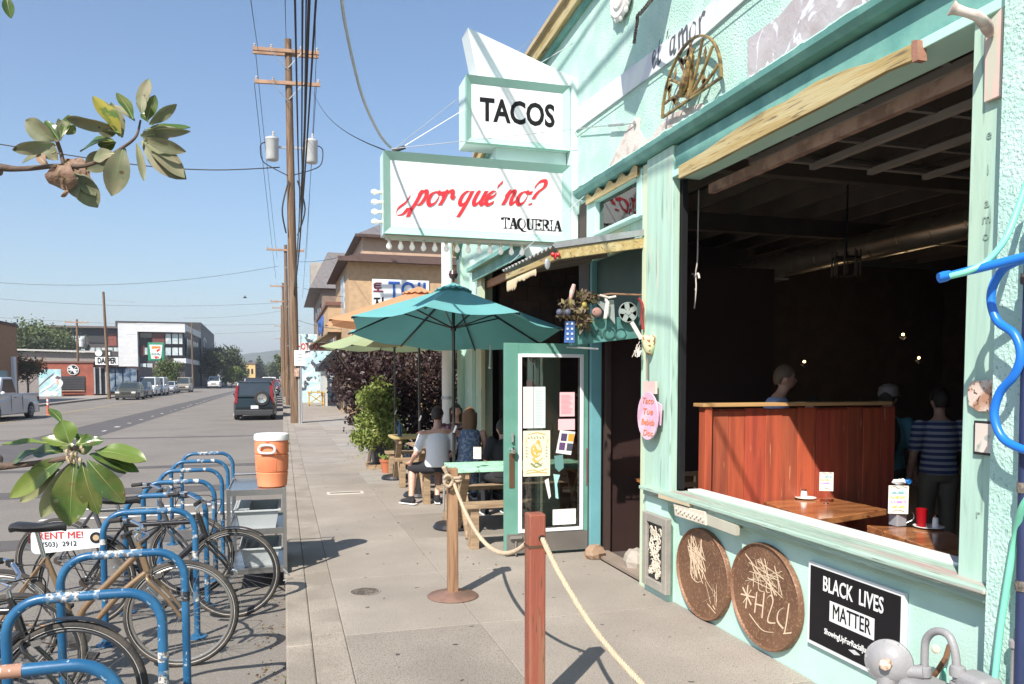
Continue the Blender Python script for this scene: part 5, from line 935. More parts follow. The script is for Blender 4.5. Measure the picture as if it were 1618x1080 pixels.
# ================================================================ CART, TUBS, COOLER
CX0, CX1, CY0, CY1 = -.47, .0, 7.18, 7.98
ct = T('utility_cart', 'stainless three shelf utility cart parked against the kerb', 'cart', (-.28, 7.6, -.13))
for x in (CX0, CX1):
    for y in (CY0, CY1): MB().beam((x, y, .0), (x, y, .78), .032, .032).build('leg', M_steel, ct, bev=.003)
for z in (.05, .40, .75):
    b = MB(); b.box((CX0, CY0, z), (CX1, CY1, z+.006)); b.box((CX0, CY0-.012, z-.03), (CX1, CY0-.002, z+.022)); b.box((CX0, CY1+.002, z-.03), (CX1, CY1+.012, z+.022)); b.box((CX0-.012, CY0, z-.03), (CX0-.002, CY1, z+.022)); b.box((CX1+.002, CY0, z-.03), (CX1+.012, CY1, z+.022)); b.build('shelf', M_steel, ct, bev=.002)
for x in (CX0, CX1):
    for y in (CY0, CY1): w_ = MB().lathe([(.05, -.012), (.05, .012)], (x, y, -.078), (1, 0, 0), n=18).build('caster', M_rubber, ct, bev=.004); MB().beam((x, y, -.04), (x, y, 0), .05, .03).build('caster_fork', M_galv, ct)
MB().tube([V(CX0, CY1+.01, .74), V(CX0, CY1+.12, .80), V(CX1, CY1+.12, .80), V(CX1, CY1+.01, .74)], .012, 8).build('handle', M_steel, ct)
M_tub = mat('pale_grey_tub', (.40, .43, .43), rough=.5, var=.04)
def tub(label, x0, x1, y0, y1, z):
    t = T('bus_tub', label, 'tub', ((x0+x1)/2, (y0+y1)/2, z)); b = MB(); h = .17; i = .03; th = .006
    o = [(x0+i, y0+i, z), (x1-i, y0+i, z), (x1-i, y1-i, z), (x0+i, y1-i, z)]; q = [(x0, y0, z+h), (x1, y0, z+h), (x1, y1, z+h), (x0, y1, z+h)]
    oi = [(x0+i+th, y0+i+th, z+th), (x1-i-th, y0+i+th, z+th), (x1-i-th, y1-i-th, z+th), (x0+i+th, y1-i-th, z+th)]; qi = [(x0+th, y0+th, z+h), (x1-th, y0+th, z+h), (x1-th, y1-th, z+h), (x0+th, y1-th, z+h)]
    b.add(o+q+oi+qi, [(3, 2, 1, 0), (0, 1, 5, 4), (1, 2, 6, 5), (2, 3, 7, 6), (3, 0, 4, 7), (8, 9, 10, 11), (8, 12, 13, 9), (9, 13, 14, 10), (10, 14, 15, 11), (11, 15, 12, 8), (4, 5, 13, 12), (5, 6, 14, 13), (6, 7, 15, 14), (7, 4, 12, 15)])
    b.build('tub_body', M_tub, t); b = MB()
    b.box((x0-.018, y0-.018, z+h-.012), (x1+.018, y0-.001, z+h+.004)); b.box((x0-.018, y1+.001, z+h-.012), (x1+.018, y1+.018, z+h+.004)); b.box((x0-.018, y0, z+h-.012), (x0-.001, y1, z+h+.004)); b.box((x1+.001, y0, z+h-.012), (x1+.018, y1, z+h+.004)); b.build('rim', M_tub, t, bev=.003)
tub('pale grey bus tub on the middle shelf of the cart', -.42, -.05, 7.22, 7.80, .408)
tub('pale grey bus tub on the bottom shelf of the cart', -.38, -.05, 7.26, 7.80, .058)
lid = box('tub_lid', (-.41, 7.24, .585), (-.3, 7.78, .592), M_tub); tag(lid, 'grey lid lying across the left part of the middle tub', 'lid')
M_org = mat('orange_cooler_plastic', (.72, .235, .11), rough=.45, var=.03); M_cwh = mat('cooler_white_plastic', (.80, .79, .77), rough=.4, var=.02)
cc = V(-.105, 7.46, .757); co = T('drink_cooler', 'round orange drink cooler with white lid on top of the cart', 'cooler', tuple(cc))
MB().lathe([(.115, 0), (.13, .01), (.138, .10), (.142, .13), (.134, .137), (.134, .142), (.144, .15), (.148, .27), (.149, .29), (.14, .297), (.14, .302), (.150, .31), (.150, .40), (.147, .425)], cc, n=44).build('cooler_body', M_org, co, smooth=True)
MB().lathe([(.149, .425), (.155, .43), (.156, .465), (.150, .482), (.13, .488), (0, .49)], cc, n=44).build('cooler_lid', M_cwh, co, smooth=True)
for sx in (-1, 1):
    pass
hd = V(-.25, -1, 0).normalized(); l = V(0, 0, 1).cross(hd); c = cc+hd*.165+V(0, 0, .355)
b = MB(); b.tube(crom([c-l*.055+V(0, 0, .03), c+l*.055+V(0, 0, .03), c+l*.06-V(0, 0, .03), c-l*.06-V(0, 0, .03)], 4, closed=True), .011, 8, closed=True); b.build('handle', M_cwh, co, smooth=True)
MB().beam(c-l*.045+V(0, 0, .03), c-l*.045+V(0, 0, .03)-hd*.03, .03, .02).build('handle_mount', M_cwh, co); MB().prism([c-hd*.014-l*.02+V(0, 0, .064), c-hd*.014+l*.02+V(0, 0, .064), c-hd*.014+V(0, 0, .05)], hd*.004).build('badge', mat('cooler_badge', (.55, .1, .04)), co)
b = MB()
for k in range(16): a = -2.6+k*.085; q = cc+V(.1465*math.cos(a), .1465*math.sin(a), .16); b.beam(q, q+V(0, 0, .10), .006, .004)
b.build('body_ribs', M_org, co)
MB().tube(crom([V(-.02, 7.12, .06), V(.02, 7.10, .02), V(.03, 7.12, -.03), V(-.02, 7.14, -.05)], 5), .006, 6).build('cart_cord', M_galv, ct)
# ================================================================ BIKE RACKS
rks = [(2.82, 'rack nearest the camera, covered with a rusty sticker patch'), (3.72, 'second from the camera before the brown bicycle'), (4.56, 'third from the camera with a long white strip'), (5.98, 'fourth rack from the camera, over the black bicycle frame'),
       (6.78, 'fifth from the camera level with the black front wheel'), (7.62, 'sixth rack from the camera, just before the cart'), (8.55, 'seventh rack from the camera, behind the cart front'), (9.45, 'second farthest rack from the camera'), (10.4, 'farthest rack with a white worn top bar')]
M_stk = mat('sticker_white', (.50, .49, .46), (.05, .14, .25), cs=26, thr=(.48, .54), rough=.7, c3=(.12, .1, .1), thr3=(.58, .62), cs3=70); M_stk2 = mat('sticker_brown', (.34, .18, .12), (.6, .55, .5), cs=36, thr=(.52, .58), rough=.7); M_stk3 = mat('sticker_dark', (.03, .03, .035), (.6, .6, .6), cs=50, thr=(.6, .64))
def rack(y, lab, i):
    x0, x1 = (-1.22, -.62) if y > 5 else (-1.14, -.53); r = .0215; zt = .806; c = .15; zb = -.13
    t = T('bike_rack', 'bright blue inverted U bike rack, '+lab, 'bike rack', ((x0+x1)/2, y, zb), 0, 'blue bike racks along the kerb')
    P = [V(x0, y, zb)]+[V(x0, y, zt-c)]+[V(x0+c-c*math.cos(a), y, zt-c+c*math.sin(a)) for a in np.linspace(.15, 1.42, 7)]+[V(x0+c, y, zt), V(x1-c, y, zt)]+[V(x1-c+c*math.sin(a), y, zt-c+c*math.cos(a)) for a in np.linspace(.15, 1.42, 7)]+[V(x1, y, zt-c), V(x1, y, zb)]
    MB().tube(P, r, 16).build('hoop', M_blue, t, smooth=True)
    for x in (x0, x1): MB().lathe([(.065, .001), (.065, .01), (.03, .014), (.03, .03)], (x, y, zb), n=20).build('foot_plate', M_blue, t)
    rs = random.Random(i*7+1); q_ = rs.uniform(-1.02, -.86); segs = [(q_, q_+rs.uniform(.04, .13)), (-.80, -.80+rs.uniform(.02, .05))] if i not in (2, 0, 8) else [(-.98, -.74)] if i == 2 else [(-1.03, -.79)] if i == 8 else [(-.90, -.82), (-1.02, -.97)]
    for k, (a, e) in enumerate(segs): MB().tube([V(a, y, zt), V(e, y, zt)], r+.0012, 16, caps=False).build('sticker', (M_stk2 if i == 0 and k == 0 else M_stk), t, smooth=True)
    for k in range(3):
        z = rs.uniform(.0, .6); h = rs.uniform(.02, .07); MB().tube([V(x1, y, z), V(x1, y, z+h)], r+.0012, 16, caps=False).build('sticker', rs.choice((M_stk, M_stk, M_stk3)), t, smooth=True)
    for k in range(2): z = rs.uniform(.1, .6); MB().tube([V(x0, y, z), V(x0, y, z+.04)], r+.0012, 16, caps=False).build('sticker', M_stk, t, smooth=True)
for i, (y, lab) in enumerate(rks): rack(y, lab, i)
# ================================================================ BICYCLES (front points +x in local space, ground at z=0)
M_tyre = mat('tyre_rubber', (.035, .032, .03), (.07, .06, .05), cs=6, rough=.85, bump=.5, bs=60); M_rim = mat('black_rim', (.05, .05, .052), metal=.4, rough=.35); M_spoke = mat('spoke_steel', (.5, .5, .5), metal=.9, rough=.35)
def wheel(t, cx, name, rimm, R_=.335, steer=0.):
    c = V(cx, 0, .35); ax = V(-math.sin(steer), math.cos(steer), 0); u = V(math.cos(steer), math.sin(steer), 0); w = V(0, 0, 1); n = 56
    ring = lambda r, o=0: [c+(u*math.cos(2*math.pi*k/n)+w*math.sin(2*math.pi*k/n))*r+ax*o for k in range(n)]
    wh = MB().tube(ring(R_), .019, 10, closed=True).build('tyre', M_tyre, t, w=False, smooth=True)
    MB().tube(ring(R_-.026), .0105, 8, closed=True).build('rim', rimm, wh, w=False, smooth=True)
    b = MB()
    for sd_ in (-1, 1): b.tube(ring(R_-.008, .0135*sd_), .0035, 5, closed=True)
    b.build('reflective_line', mat('tyre_wall', (.62, .60, .55), rough=.5), wh, w=False)
    b = MB()
    for k in range(32):
        a = 2*math.pi*k/32; a2 = a+(.30 if k % 4 < 2 else -.30); s = 1 if k % 2 else -1
        b.tube([c+(u*math.cos(a2)+w*math.sin(a2))*.024+ax*.028*s, c+(u*math.cos(a)+w*math.sin(a))*(R_-.034)], .0011, 4, caps=False)
    b.build('spokes', M_spoke, wh, w=False); MB().lathe([(.010, -.05), (.010, -.032), (.028, -.03), (.028, -.026), (.016, -.02), (.016, .02), (.028, .026), (.028, .03), (.010, .032), (.010, .05)], c, ax, n=16).build('hub', M_chrome, wh, w=False, smooth=True)
    return c
def bicycle(label, loc, rz, fm, rimm, steer=0., curve=False, plate=None, fenders=False, barz=1.0, barm=M_chrome, rise=.06, basket=False, extra=None):
    t = T('bicycle', label, 'bicycle', loc, rz); fh = wheel(t, .53, 'front', rimm, steer=steer*.0); rh = wheel(t, -.53, 'rear', rimm)
    bb = V(-.09, 0, .28); hb = V(.33, 0, .64); ht = V(.285, 0, .80); stt = V(-.255, 0, .76); sp = V(-.30, 0, .93)
    b = MB()
    b.tube([hb, ht], .022, 12)
    if curve: b.tube(crom([ht-V(0, 0, .03), V(.12, 0, .60), V(-.05, 0, .42), bb], 5), .021, 12); b.tube(crom([hb, V(.16, 0, .50), V(0, 0, .32), bb], 5), .019, 12)
    else: b.tube([ht-V(-.005, 0, .03), stt], .018, 12); b.tube([hb+V(-.005, 0, .03), bb], .024, 12)
    b.tube([bb, stt], .018, 12); b.lathe([(.024, -.036), (.024, .036)], bb, (0, 1, 0), n=14)
    for s in (-1, 1): b.tube([bb+V(0, .03*s, 0), V(-.25, .045*s, .31), rh+V(0, .055*s, 0)], .009, 8); b.tube([stt+V(0, .015*s, 0), V(-.40, .05*s, .55), rh+V(0, .055*s, 0)], .008, 8)
    b.build('frame', fm, t, w=False, smooth=True)
    b = MB(); b.tube([hb+V(.02, 0, -.04), ht+V(-.01, 0, .035)], .016, 10)
    for s in (-1, 1): b.tube(crom([hb+V(.005, .012*s, -.02), hb+V(.015, .052*s, -.05), V(.45, .055*s, .45), fh+V(-.02, .055*s, .03), fh+V(0, .055*s, 0)], 4), .0, 8, rs=None) if False else b.tube(crom([hb+V(.005, .012*s, -.02), hb+V(.015, .052*s, -.05), V(.45, .055*s, .47), fh+V(0, .055*s, 0)], 4), .011, 8)
    b.build('fork', fm, t, w=False, smooth=True)
    seatm = mat('black_saddle', (.02, .02, .021), rough=.5, bump=.2, bs=60)
    MB().tube([stt-V(.0, 0, .04), sp], .0135, 10).build('seat_post', M_chrome, t, w=False, smooth=True)
    b = MB(); k = 0
    for i, (x, hw, z) in enumerate(((-.16, .055, 0.012), (-.13, .085, .02), (-.07, .085, .012), (0, .055, .006), (.06, .032, .008), (.12, .022, .012), (.145, .012, .004))):
        for j in range(10): a = 2*math.pi*j/10; b.v.append((sp.x+x+.02, hw*math.cos(a), sp.z+.02+z+.022*math.sin(a)*(1 if math.sin(a) > 0 else 1.6)))
    for i in range(6):
        for j in range(10): b.f.append((i*10+j, i*10+(j+1) % 10, (i+1)*10+(j+1) % 10, (i+1)*10+j))
    b.f += [tuple(range(9, -1, -1)), tuple(60+j for j in range(10))]; b.build('saddle', seatm, t, w=False, smooth=True)
    hc = ht+V(-.02, 0, .07+barz-1); M_ = Matrix.Translation(ht) @ Matrix.Rotation(steer, 4, 'Z') @ Matrix.Translation(-ht)
    S = lambda *a: M_ @ V(*a)
    MB().tube([ht+V(-.004, 0, .02), ht+V(-.018, 0, .07), S(hc.x+.04, 0, hc.z+.04)], .015, 10).build('stem', M_chrome, t, w=False, smooth=True)
    x_, z_ = hc.x+.04, hc.z+.045; bar = crom([S(x_-.14, -.30, z_+rise-.01), S(x_-.06, -.22, z_+rise), S(x_+.0, -.09, z_+.01), S(x_, 0, z_), S(x_+.0, .09, z_+.01), S(x_-.06, .22, z_+rise), S(x_-.14, .30, z_+rise-.01)], 5)
    MB().tube(bar, .012, 10).build('handlebar', barm, t, w=False, smooth=True)
    for s in (-1, 1):
        MB().tube([S(x_-.06-.03, .245*s, z_+rise), S(x_-.15, .315*s, z_+rise-.012)], .0165, 12).build('grip', M_rubber, t, w=False, smooth=True)
        lv = MB(); lv.tube(crom([S(x_-.04, .20*s, z_+rise-.01), S(x_+.0, .235*s, z_+rise-.03), S(x_-.07, .31*s, z_+rise-.045)], 4), .006, 6); lv.box(S(x_-.05, .195*s, z_+rise)-V(.014, .014, .016), S(x_-.05, .195*s, z_+rise)+V(.014, .014, .012)); lv.build('brake_lever', M_black if s > 0 else M_chrome, t, w=False)
        MB().tube(crom([S(x_-.02, .19*s, z_+rise-.02), S(x_+.12, .10*s, z_+.02), S(x_+.10, .0, z_-.14), hb+V(.03, .02*s, .0), V(.38, .03*s, .60)], 5), .0035, 6).build('brake_cable', M_wire, t, w=False)
    c_ = MB(); c_.lathe([(.095, -.003), (.098, 0), (.095, .003), (.082, .002), (.082, -.002)], bb+V(0, -.045, 0), (0, 1, 0), n=34); c_.lathe([(.03, -.004), (.03, .004)], bb+V(0, -.045, 0), (0, 1, 0), n=14)
    for k in range(5): a = k*1.257; c_.beam(bb+V(.02*math.cos(a), -.045, .02*math.sin(a)), bb+V(.088*math.cos(a), -.045, .088*math.sin(a)), .005, .014, up=(-math.sin(a), 0, math.cos(a)))
    c_.build('chainring', M_chrome, t, w=False)
    for s, a in ((-1, -.9), (1, 2.24)):
        q = bb+V(.165*math.cos(a), .06*s, .165*math.sin(a)); MB().beam(bb+V(0, .06*s, 0), q, .012, .022, up=(0, 0, 1)).build('crank', M_chrome, t, w=False, bev=.003); MB().box(q+V(-.045, .01*s, -.012), q+V(.045, .10*s, .012)).build('pedal', M_rubber, t, w=False, bev=.004)
    b = MB(); b.beam(bb+V(0, -.047, .094), rh+V(0, -.047, .034), .006, .008); b.beam(bb+V(0, -.047, -.094), rh+V(0, -.047, -.034), .006, .008); b.lathe([(.035, -.004), (.035, .004)], rh+V(0, -.047, 0), (0, 1, 0), n=20); b.build('chain', mat('oily_chain', (.10, .08, .07), metal=.6, rough=.4), t, w=False)
    if fenders:
        for c, a0, a1 in ((fh, .9, 2.5), (rh, .6, 3.0)):
            b = MB(); A = np.linspace(a0, a1, 16)
            for p, q in zip(A, A[1:]): b.beam(c+V(.368*math.cos(p), 0, .368*math.sin(p)), c+V(.368*math.cos(q), 0, .368*math.sin(q)), .05, .004, up=(math.cos(p), 0, math.sin(p)))
            b.build('mudguard', M_black, t, w=False)
    b = MB()
    for s in (-1, 1): b.beam(hb+V(.045, .03*s, -.03), V(.415, .03*s, .62), .016, .03)
    b.build('brake_caliper', M_chrome, t, w=False)
    return t
M_bkframe = mat('black_bike_frame', (.018, .017, .018), rough=.25, var=.05, coat=.5); M_brn = mat('bronze_bike_frame', (.30, .20, .12), metal=.5, rough=.35, var=.05)
bk1 = bicycle('black bicycle with a white rental plate over its rear wheel', (-.92, 6.45, -.13), R(-4), M_bkframe, M_rim, steer=R(28), fenders=True, rise=.05)
# rental plate and rack over rear wheel
box_pts = MB(); hp = V(-.60, -.02, .70)
b = MB(); b.tube([V(-.28, -.05, .73), V(-.78, -.05, .74), V(-.78, .05, .74), V(-.28, .05, .73)], .006, 6); b.tube([V(-.70, -.05, .73), V(-.53, -.06, .35)], .005, 6); b.tube([V(-.70, .05, .73), V(-.53, .06, .35)], .005, 6); b.build('rear_carrier', M_black, bk1, w=False)
pts = []
for (cx_, cz_, a0) in ((-.40, .655, -1.57), (-.40, .715, 0), (-.83, .72, 1.57), (-.83, .625, 3.14)):
    for a in np.linspace(a0, a0+1.57, 5): pts.append((cx_+.04*math.cos(a), -.075, cz_+.04*math.sin(a)))
MB().prism(pts, (0, .006, 0)).build('rental_plate', mat('plate_white', (.72, .74, .76), rough=.35), bk1, w=False)
WM[bk1] = Matrix.Translation(bk1.location) @ Matrix.Rotation(bk1.rotation_euler[2], 4, 'Z'); Wb = WM[bk1]; xa = (Wb.to_3x3() @ V(1, 0, 0))
lettering('RENT ME!', .072, mat('rent_red', (.62, .04, .03)), bk1, Wb @ V(-.67, -.077, .715), xa, bold=.0006, sx=1.0)
lettering('(503)  2912', .05, M_black, bk1, Wb @ V(-.68, -.077, .652), xa, bold=.0, sx=1.0)
MB().lathe([(.042, 0), (.042, .002)], (-.43, -.0765, .69), (0, -1, 0), n=26).build('plate_badge', M_black, bk1, w=False); MB().lathe([(.022, 0), (.022, .002)], (-.43, -.079, .69), (0, -1, 0), n=20).build('badge_centre', mat('badge_tan', (.5, .35, .2)), bk1, w=False)
MB().box((-.90, -.05, .66), (-.85, .03, .74)).build('tail_light', mat('dark_reflector', (.06, .02, .02), rough=.2), bk1, w=False, bev=.008)
lettering('GIO', .05, M_white, bk1, Wb @ V(.11, -.027, .455), Wb.to_3x3() @ V(.76, 0, .65), up=Wb.to_3x3() @ V(-.65, 0, .76), sx=1)
bk2 = bicycle('bronze brown cruiser bicycle with tan tyre walls and silver bars', (-1.18, 5.42, -.13), R(-3), M_brn, mat('silver_rim', (.4, .38, .35), metal=.8, rough=.35), steer=R(20), curve=True, rise=.03)
bk3 = bicycle('black bicycle nearest the camera with silver swept handlebar, cut by the left frame edge', (-1.54, 4.22, -.13), R(-5), M_bkframe, M_rim, steer=R(14), fenders=True, rise=.05)
bk5 = bicycle('dark bicycle turned the other way between the brown and the nearest bicycle', (-1.95, 4.85, -.13), R(176), M_bkframe, M_rim, steer=R(10), rise=.03)
bk6 = bicycle('charcoal bicycle half hidden behind the black rental bicycle', (-1.30, 7.25, -.13), R(-8), mat('charcoal_bike_frame', (.06, .065, .07), rough=.4), M_rim, steer=R(35), rise=.04)
bk4 = bicycle('dark bicycle partly hidden at the left edge behind the nearest rack', (-1.72, 3.15, -.13), R(3), M_bkframe, M_rim, steer=R(-10))
# ================================================================ UMBRELLAS
def umbrella(label, c, rx, zr, za, m, m2, rot, name='patio_umbrella', gx=0, gy=0):
    t = T(name, label, 'umbrella', (c[0], c[1], 0), 0, 'patio umbrellas along the picnic tables'); n = 8; cx, cy = c; A = [rot+2*math.pi*k/n for k in range(n)]
    ap = V(cx, cy, za); rim = [V(cx+rx*math.cos(a), cy+rx*math.sin(a), zr+gx*rx*math.cos(a)+gy*rx*math.sin(a)) for a in A]
    for k in range(n):
        p, q = rim[k], rim[(k+1) % n]; b = MB(); nu, nv = 6, 6
        for i in range(nu+1):
            s = i/nu; a = ap.lerp(p, s); e = ap.lerp(q, s); sag = .055*math.sin(math.pi*s)*0
            for j in range(nv+1):
                w = j/nv; x = a.lerp(e, w); x.z -= .05*s*math.sin(math.pi*w)+.0; rr2 = (V(cx, cy, x.z)-x); x += rr2*.06*math.sin(math.pi*w)*s; b.v.append(tuple(x))
        for i in range(nu):
            for j in range(nv): b.f.append((i*(nv+1)+j, (i+1)*(nv+1)+j, (i+1)*(nv+1)+j+1, i*(nv+1)+j+1))
        b.build('canopy_panel', m, t, smooth=True, recalc=False)
    b = MB(); k0 = 32; r2 = rx*.17; b.v.append(tuple(ap+V(0, 0, .05)))
    for j in range(k0): a = 2*math.pi*j/k0+rot; sc_ = .02*abs(math.sin(j*math.pi/2)); b.v.append((cx+r2*math.cos(a), cy+r2*math.sin(a), za-(za-zr)*.17+.035-sc_+.17*rx*(gx*math.cos(a)+gy*math.sin(a))))
    for j in range(k0): b.f.append((0, 1+j, 1+(j+1) % k0))
    b.build('vent_cap', m2, t)
    hub = V(cx, cy, zr+.02)
    for p in rim: rb_ = MB().beam(ap-V(0, 0, .03), p-V(0, 0, .02), .014, .02).build('rib', M_bkframe, t); MB().beam(hub, ap.lerp(p, .5)-V(0, 0, .03), .012, .016).build('strut', M_bkframe, rb_)
    MB().lathe([(.03, 0), (.035, .03), (.03, .06)], hub-V(0, 0, .03), n=14).build('runner', M_bkframe, t); MB().tube([V(cx, cy, .02), ap], .019, 14).build('pole', M_bkframe, t, smooth=True)
    if 'orange' not in label: MB().lathe([(.012, 0), (.014, .05), (.02, .06), (.04, .07), (.055, .11), (.04, .15), (0, .163)], ap+V(0, 0, .03), n=18).build('finial', mat('dark_wood_ball', (.06, .03, .03), rough=.3), t, smooth=True)
    MB().lathe([(.24, 0), (.25, .02), (.22, .06), (.05, .09), (.04, .25)], (cx, cy, .001), n=26).build('base', M_black, t); MB().beam((cx-.01, cy-.03, 1.12), (cx+.02, cy-.035, 1.2), .015, .02).build('crank', M_galv, t)
    return t
M_teal = mat('teal_canvas', (.13, .37, .375), rough=.85, var=.06, bump=.3, bs=120, transl=.15); M_orng = mat('orange_canvas', (.58, .29, .15), rough=.85, var=.05, transl=.25); M_grn = mat('sage_canvas', (.36, .43, .24), rough=.85, var=.05, transl=.3)
umbrella('teal green patio umbrella nearest the door with a dark finial', (1.90, 8.85), 1.27, 2.30, 2.80, M_teal, M_teal, R(20), gx=-.045, gy=-.12)
umbrella('orange patio umbrella between the teal and the pale green ones', (1.93, 11.4), 1.42, 2.55, 3.04, M_orng, M_orng, R(22))
umbrella('pale sage green patio umbrella farthest from the door', (1.86, 13.5), 1.26, 2.28, 2.72, M_grn, M_grn, R(5))
# ================================================================ PICNIC TABLES
def picnic(label, x0, x1, y0, topm, seed_=0, w_=.72, z=.78, off=.42):
    t = T('picnic_table', label, 'picnic table', ((x0+x1)/2, y0+w_/2, 0)); n = 4
    for k in range(n): MB().box((x0+random.uniform(0, .02), y0+k*w_/n+.004, z-.038), (x1, y0+(k+1)*w_/n-.004, z)).build('top_plank', topm, t, bev=.004)
    for yy in (y0-off, y0+w_+off-.26):
        for k in range(2): MB().box((x0-.02+random.uniform(0, .02), yy+k*.13+.003, .42), (x1, yy+(k+1)*.13-.003, .46)).build('bench_plank', M_wood, t, bev=.004)
        for x in (x0+.06, x1-.15): MB().box((x, yy+.03, 0), (x+.085, yy+.2, .418)).build('bench_leg', M_wood, t, bev=.004)
    for x in (x0+.1, x1-.15):
        MB().beam((x+.02, y0+.06, z-.04), (x+.02, y0+w_*.5+.25, .01), .04, .09, up=(1, 0, 0)).build('leg', M_wood, t); MB().beam((x+.065, y0+w_-.06, z-.04), (x+.065, y0+w_*.5-.25, .01), .04, .09, up=(1, 0, 0)).build('leg', M_wood, t)
        MB().box((x, y0+.03, z-.11), (x+.04, y0+w_-.03, z-.04)).build('batten', M_wood, t)
    return t
M_minttop = mat('mint_table_paint', (.40, .72, .52), (.20, .36, .25), cs=14, thr=(.56, .62), var=.06, rough=.5, bump=.2, bs=40)
picnic('picnic table with bright mint painted top beside the open door', 1.76, 3.35, 8.05, M_minttop)
picnic('picnic table where the seated group in white and blue sits', 1.80, 3.35, 11.0, M_wood)
picnic('farthest picnic table with a yellowish top by the hedge', 1.72, 2.7, 12.75, mat('yellow_table_wood', (.46, .36, .16), var=.15, rough=.7), w_=.7)
t = T('water_bottle', 'tall dark blue glass bottle on the farthest picnic table', 'bottle', (1.95, 12.95, .78)); MB().lathe([(.035, 0), (.037, .16), (.015, .21), (.014, .27)], (1.86, 12.95, .781), n=16).build('bottle', mat('blue_glass', (.02, .07, .16), rough=.1), t, smooth=True)
menucard('pale menu card on a wire holder standing on the mint picnic table', V(2.02, 8.2, .782), .085, .13, .09)
# sliding door frame behind? second opening interior cord with knot
t = T('pull_cord', 'pale knotted cord hanging in the second opening above the door', 'cord', tuple(ony(774, 560, 9))); MB().tube([ony(775, 545, 9), ony(774, 580, 9)], .01, 6).build('rope', MATS['cord_white'], t); MB().ball(tuple(ony(774, 580, 9)), .02, 8, 6).build('knot', MATS['cord_white'], t)
# ================================================================ HEDGE, SHRUBS, POTS
M_plum = mat('plum_leaves', (.042, .020, .022), (.075, .05, .025), cs=3, thr=(.5, .66), var=.5, vs=14, rough=.45, transl=.25, c3=(.13, .075, .07), thr3=(.6, .68), cs3=20)
M_grnleaf = mat('bright_shrub_leaves', (.21, .27, .06), (.32, .36, .11), cs=8, var=.35, vs=16, rough=.5, transl=.35)
def trunk(t, pts, rs, m=M_bark, nm='trunk'): return MB().tube(crom(pts, 4), 0, 9, rs=list(np.interp(np.linspace(0, 1, (len(pts)-1)*4+1), np.linspace(0, 1, len(rs)), rs))).build(nm, m, t, smooth=True)
hd1 = T('plum_hedge', 'tall dark purple leaved hedge at the end of the patio', 'hedge', (3, 15.6, 0))
hb_ = [((1.55, 16.0, 1.55), .52), ((1.35, 16.4, 2.0), .45), ((2.0, 15.6, 1.7), .6), ((2.1, 16.2, 2.2), .5), ((2.7, 15.6, 1.6), .62), ((2.9, 16.3, 2.2), .5), ((3.4, 15.8, 1.7), .62), ((3.6, 16.4, 2.2), .5), ((2.3, 15.7, .9), .6), ((3.0, 15.7, .8), .62), ((3.6, 15.9, .8), .6), ((1.75, 16.5, 1.0), .5), ((1.45, 17.4, 1.7), .5), ((1.6, 17.8, 2.1), .45), ((2.3, 18, 1.4), .8)]
leafcloud('foliage', hb_, 26000, .05, M_plum, hd1, asp=1.7, shell=.45); tag([o for o in hd1.children if o.name.startswith('foliage')][0], kind='stuff')
for (x, y) in ((1.7, 16.3), (2.3, 15.9), (2.9, 16), (3.5, 16.1)): trunk(hd1, [V(x, y, 0), V(x+.05, y, .6), V(x-.06, y+.05, 1.2), V(x+.1, y, 1.9)], [.04, .03, .022, .01])
for k in range(16):
    x = random.uniform(1.4, 3.6); y = random.uniform(15.7, 16.5); trunk(hd1, [V(x, y, random.uniform(.8, 1.5)), V(x+random.uniform(-.3, .3), y-.2, random.uniform(1.6, 2.0)), V(x+random.uniform(-.5, .4), y-.3, random.uniform(2.1, 2.6))], [.014, .01, .004], nm='branch')
hd2 = T('green_shrub', 'bright green bamboo like shrub growing from the black planter', 'shrub', (1.95, 15.3, .35))
leafcloud('foliage', [((1.75, 15.1, .95), .30), ((1.62, 15.1, 1.35), .28), ((1.8, 15.2, 1.55), .22), ((1.55, 15.0, .60), .26), ((1.95, 15.0, .72), .3), ((1.9, 15.2, 1.3), .28), ((1.45, 15.2, .9), .16), ((1.38, 15.0, .62), .18), ((2.1, 15.0, .55), .2)], 5200, .038, M_grnleaf, hd2, asp=2.6, shell=.2)
for k in range(9): x = 1.8+random.uniform(-.15, .15); trunk(hd2, [V(x, 15.25, .3), V(x+random.uniform(-.15, .12), 15.2, 1.0), V(x+random.uniform(-.3, .2), 15.15, random.uniform(1.2, 1.75))], [.01, .008, .003], M_grnleaf, 'stem')
pl = T('planter', 'square black weathered planter box at the foot of the shrub', 'planter', (1.95, 15.4, 0)); x0, x1, y0, y1 = 1.66, 2.12, 15.15, 15.62
MB().add([(x0+.03, y0+.03, .08), (x1-.03, y0+.03, .08), (x1-.03, y1-.03, .08), (x0+.03, y1-.03, .08), (x0, y0, .46), (x1, y0, .46), (x1, y1, .46), (x0, y1, .46), (x0+.03, y0+.03, .46), (x1-.03, y0+.03, .46), (x1-.03, y1-.03, .46), (x0+.03, y1-.03, .46), (x0+.05, y0+.05, .4), (x1-.05, y0+.05, .4), (x1-.05, y1-.05, .4), (x0+.05, y1-.05, .4)],
         [(3, 2, 1, 0), (0, 1, 5, 4), (1, 2, 6, 5), (2, 3, 7, 6), (3, 0, 4, 7), (4, 5, 9, 8), (5, 6, 10, 9), (6, 7, 11, 10), (7, 4, 8, 11), (8, 9, 13, 12), (9, 10, 14, 13), (10, 11, 15, 14), (11, 8, 12, 15), (12, 13, 14, 15)]).build('planter_box', mat('black_planter', (.035, .035, .045), (.12, .12, .14), cs=12, thr=(.56, .64), rough=.5), pl, bev=.004)
box('planter_base', (1.56, 15.08, 0), (2.15, 15.68, .078), M_wood, pl); box('soil', (1.72, 15.21, .395), (2.06, 15.56, .43), mat('soil', (.05, .035, .025)), pl)
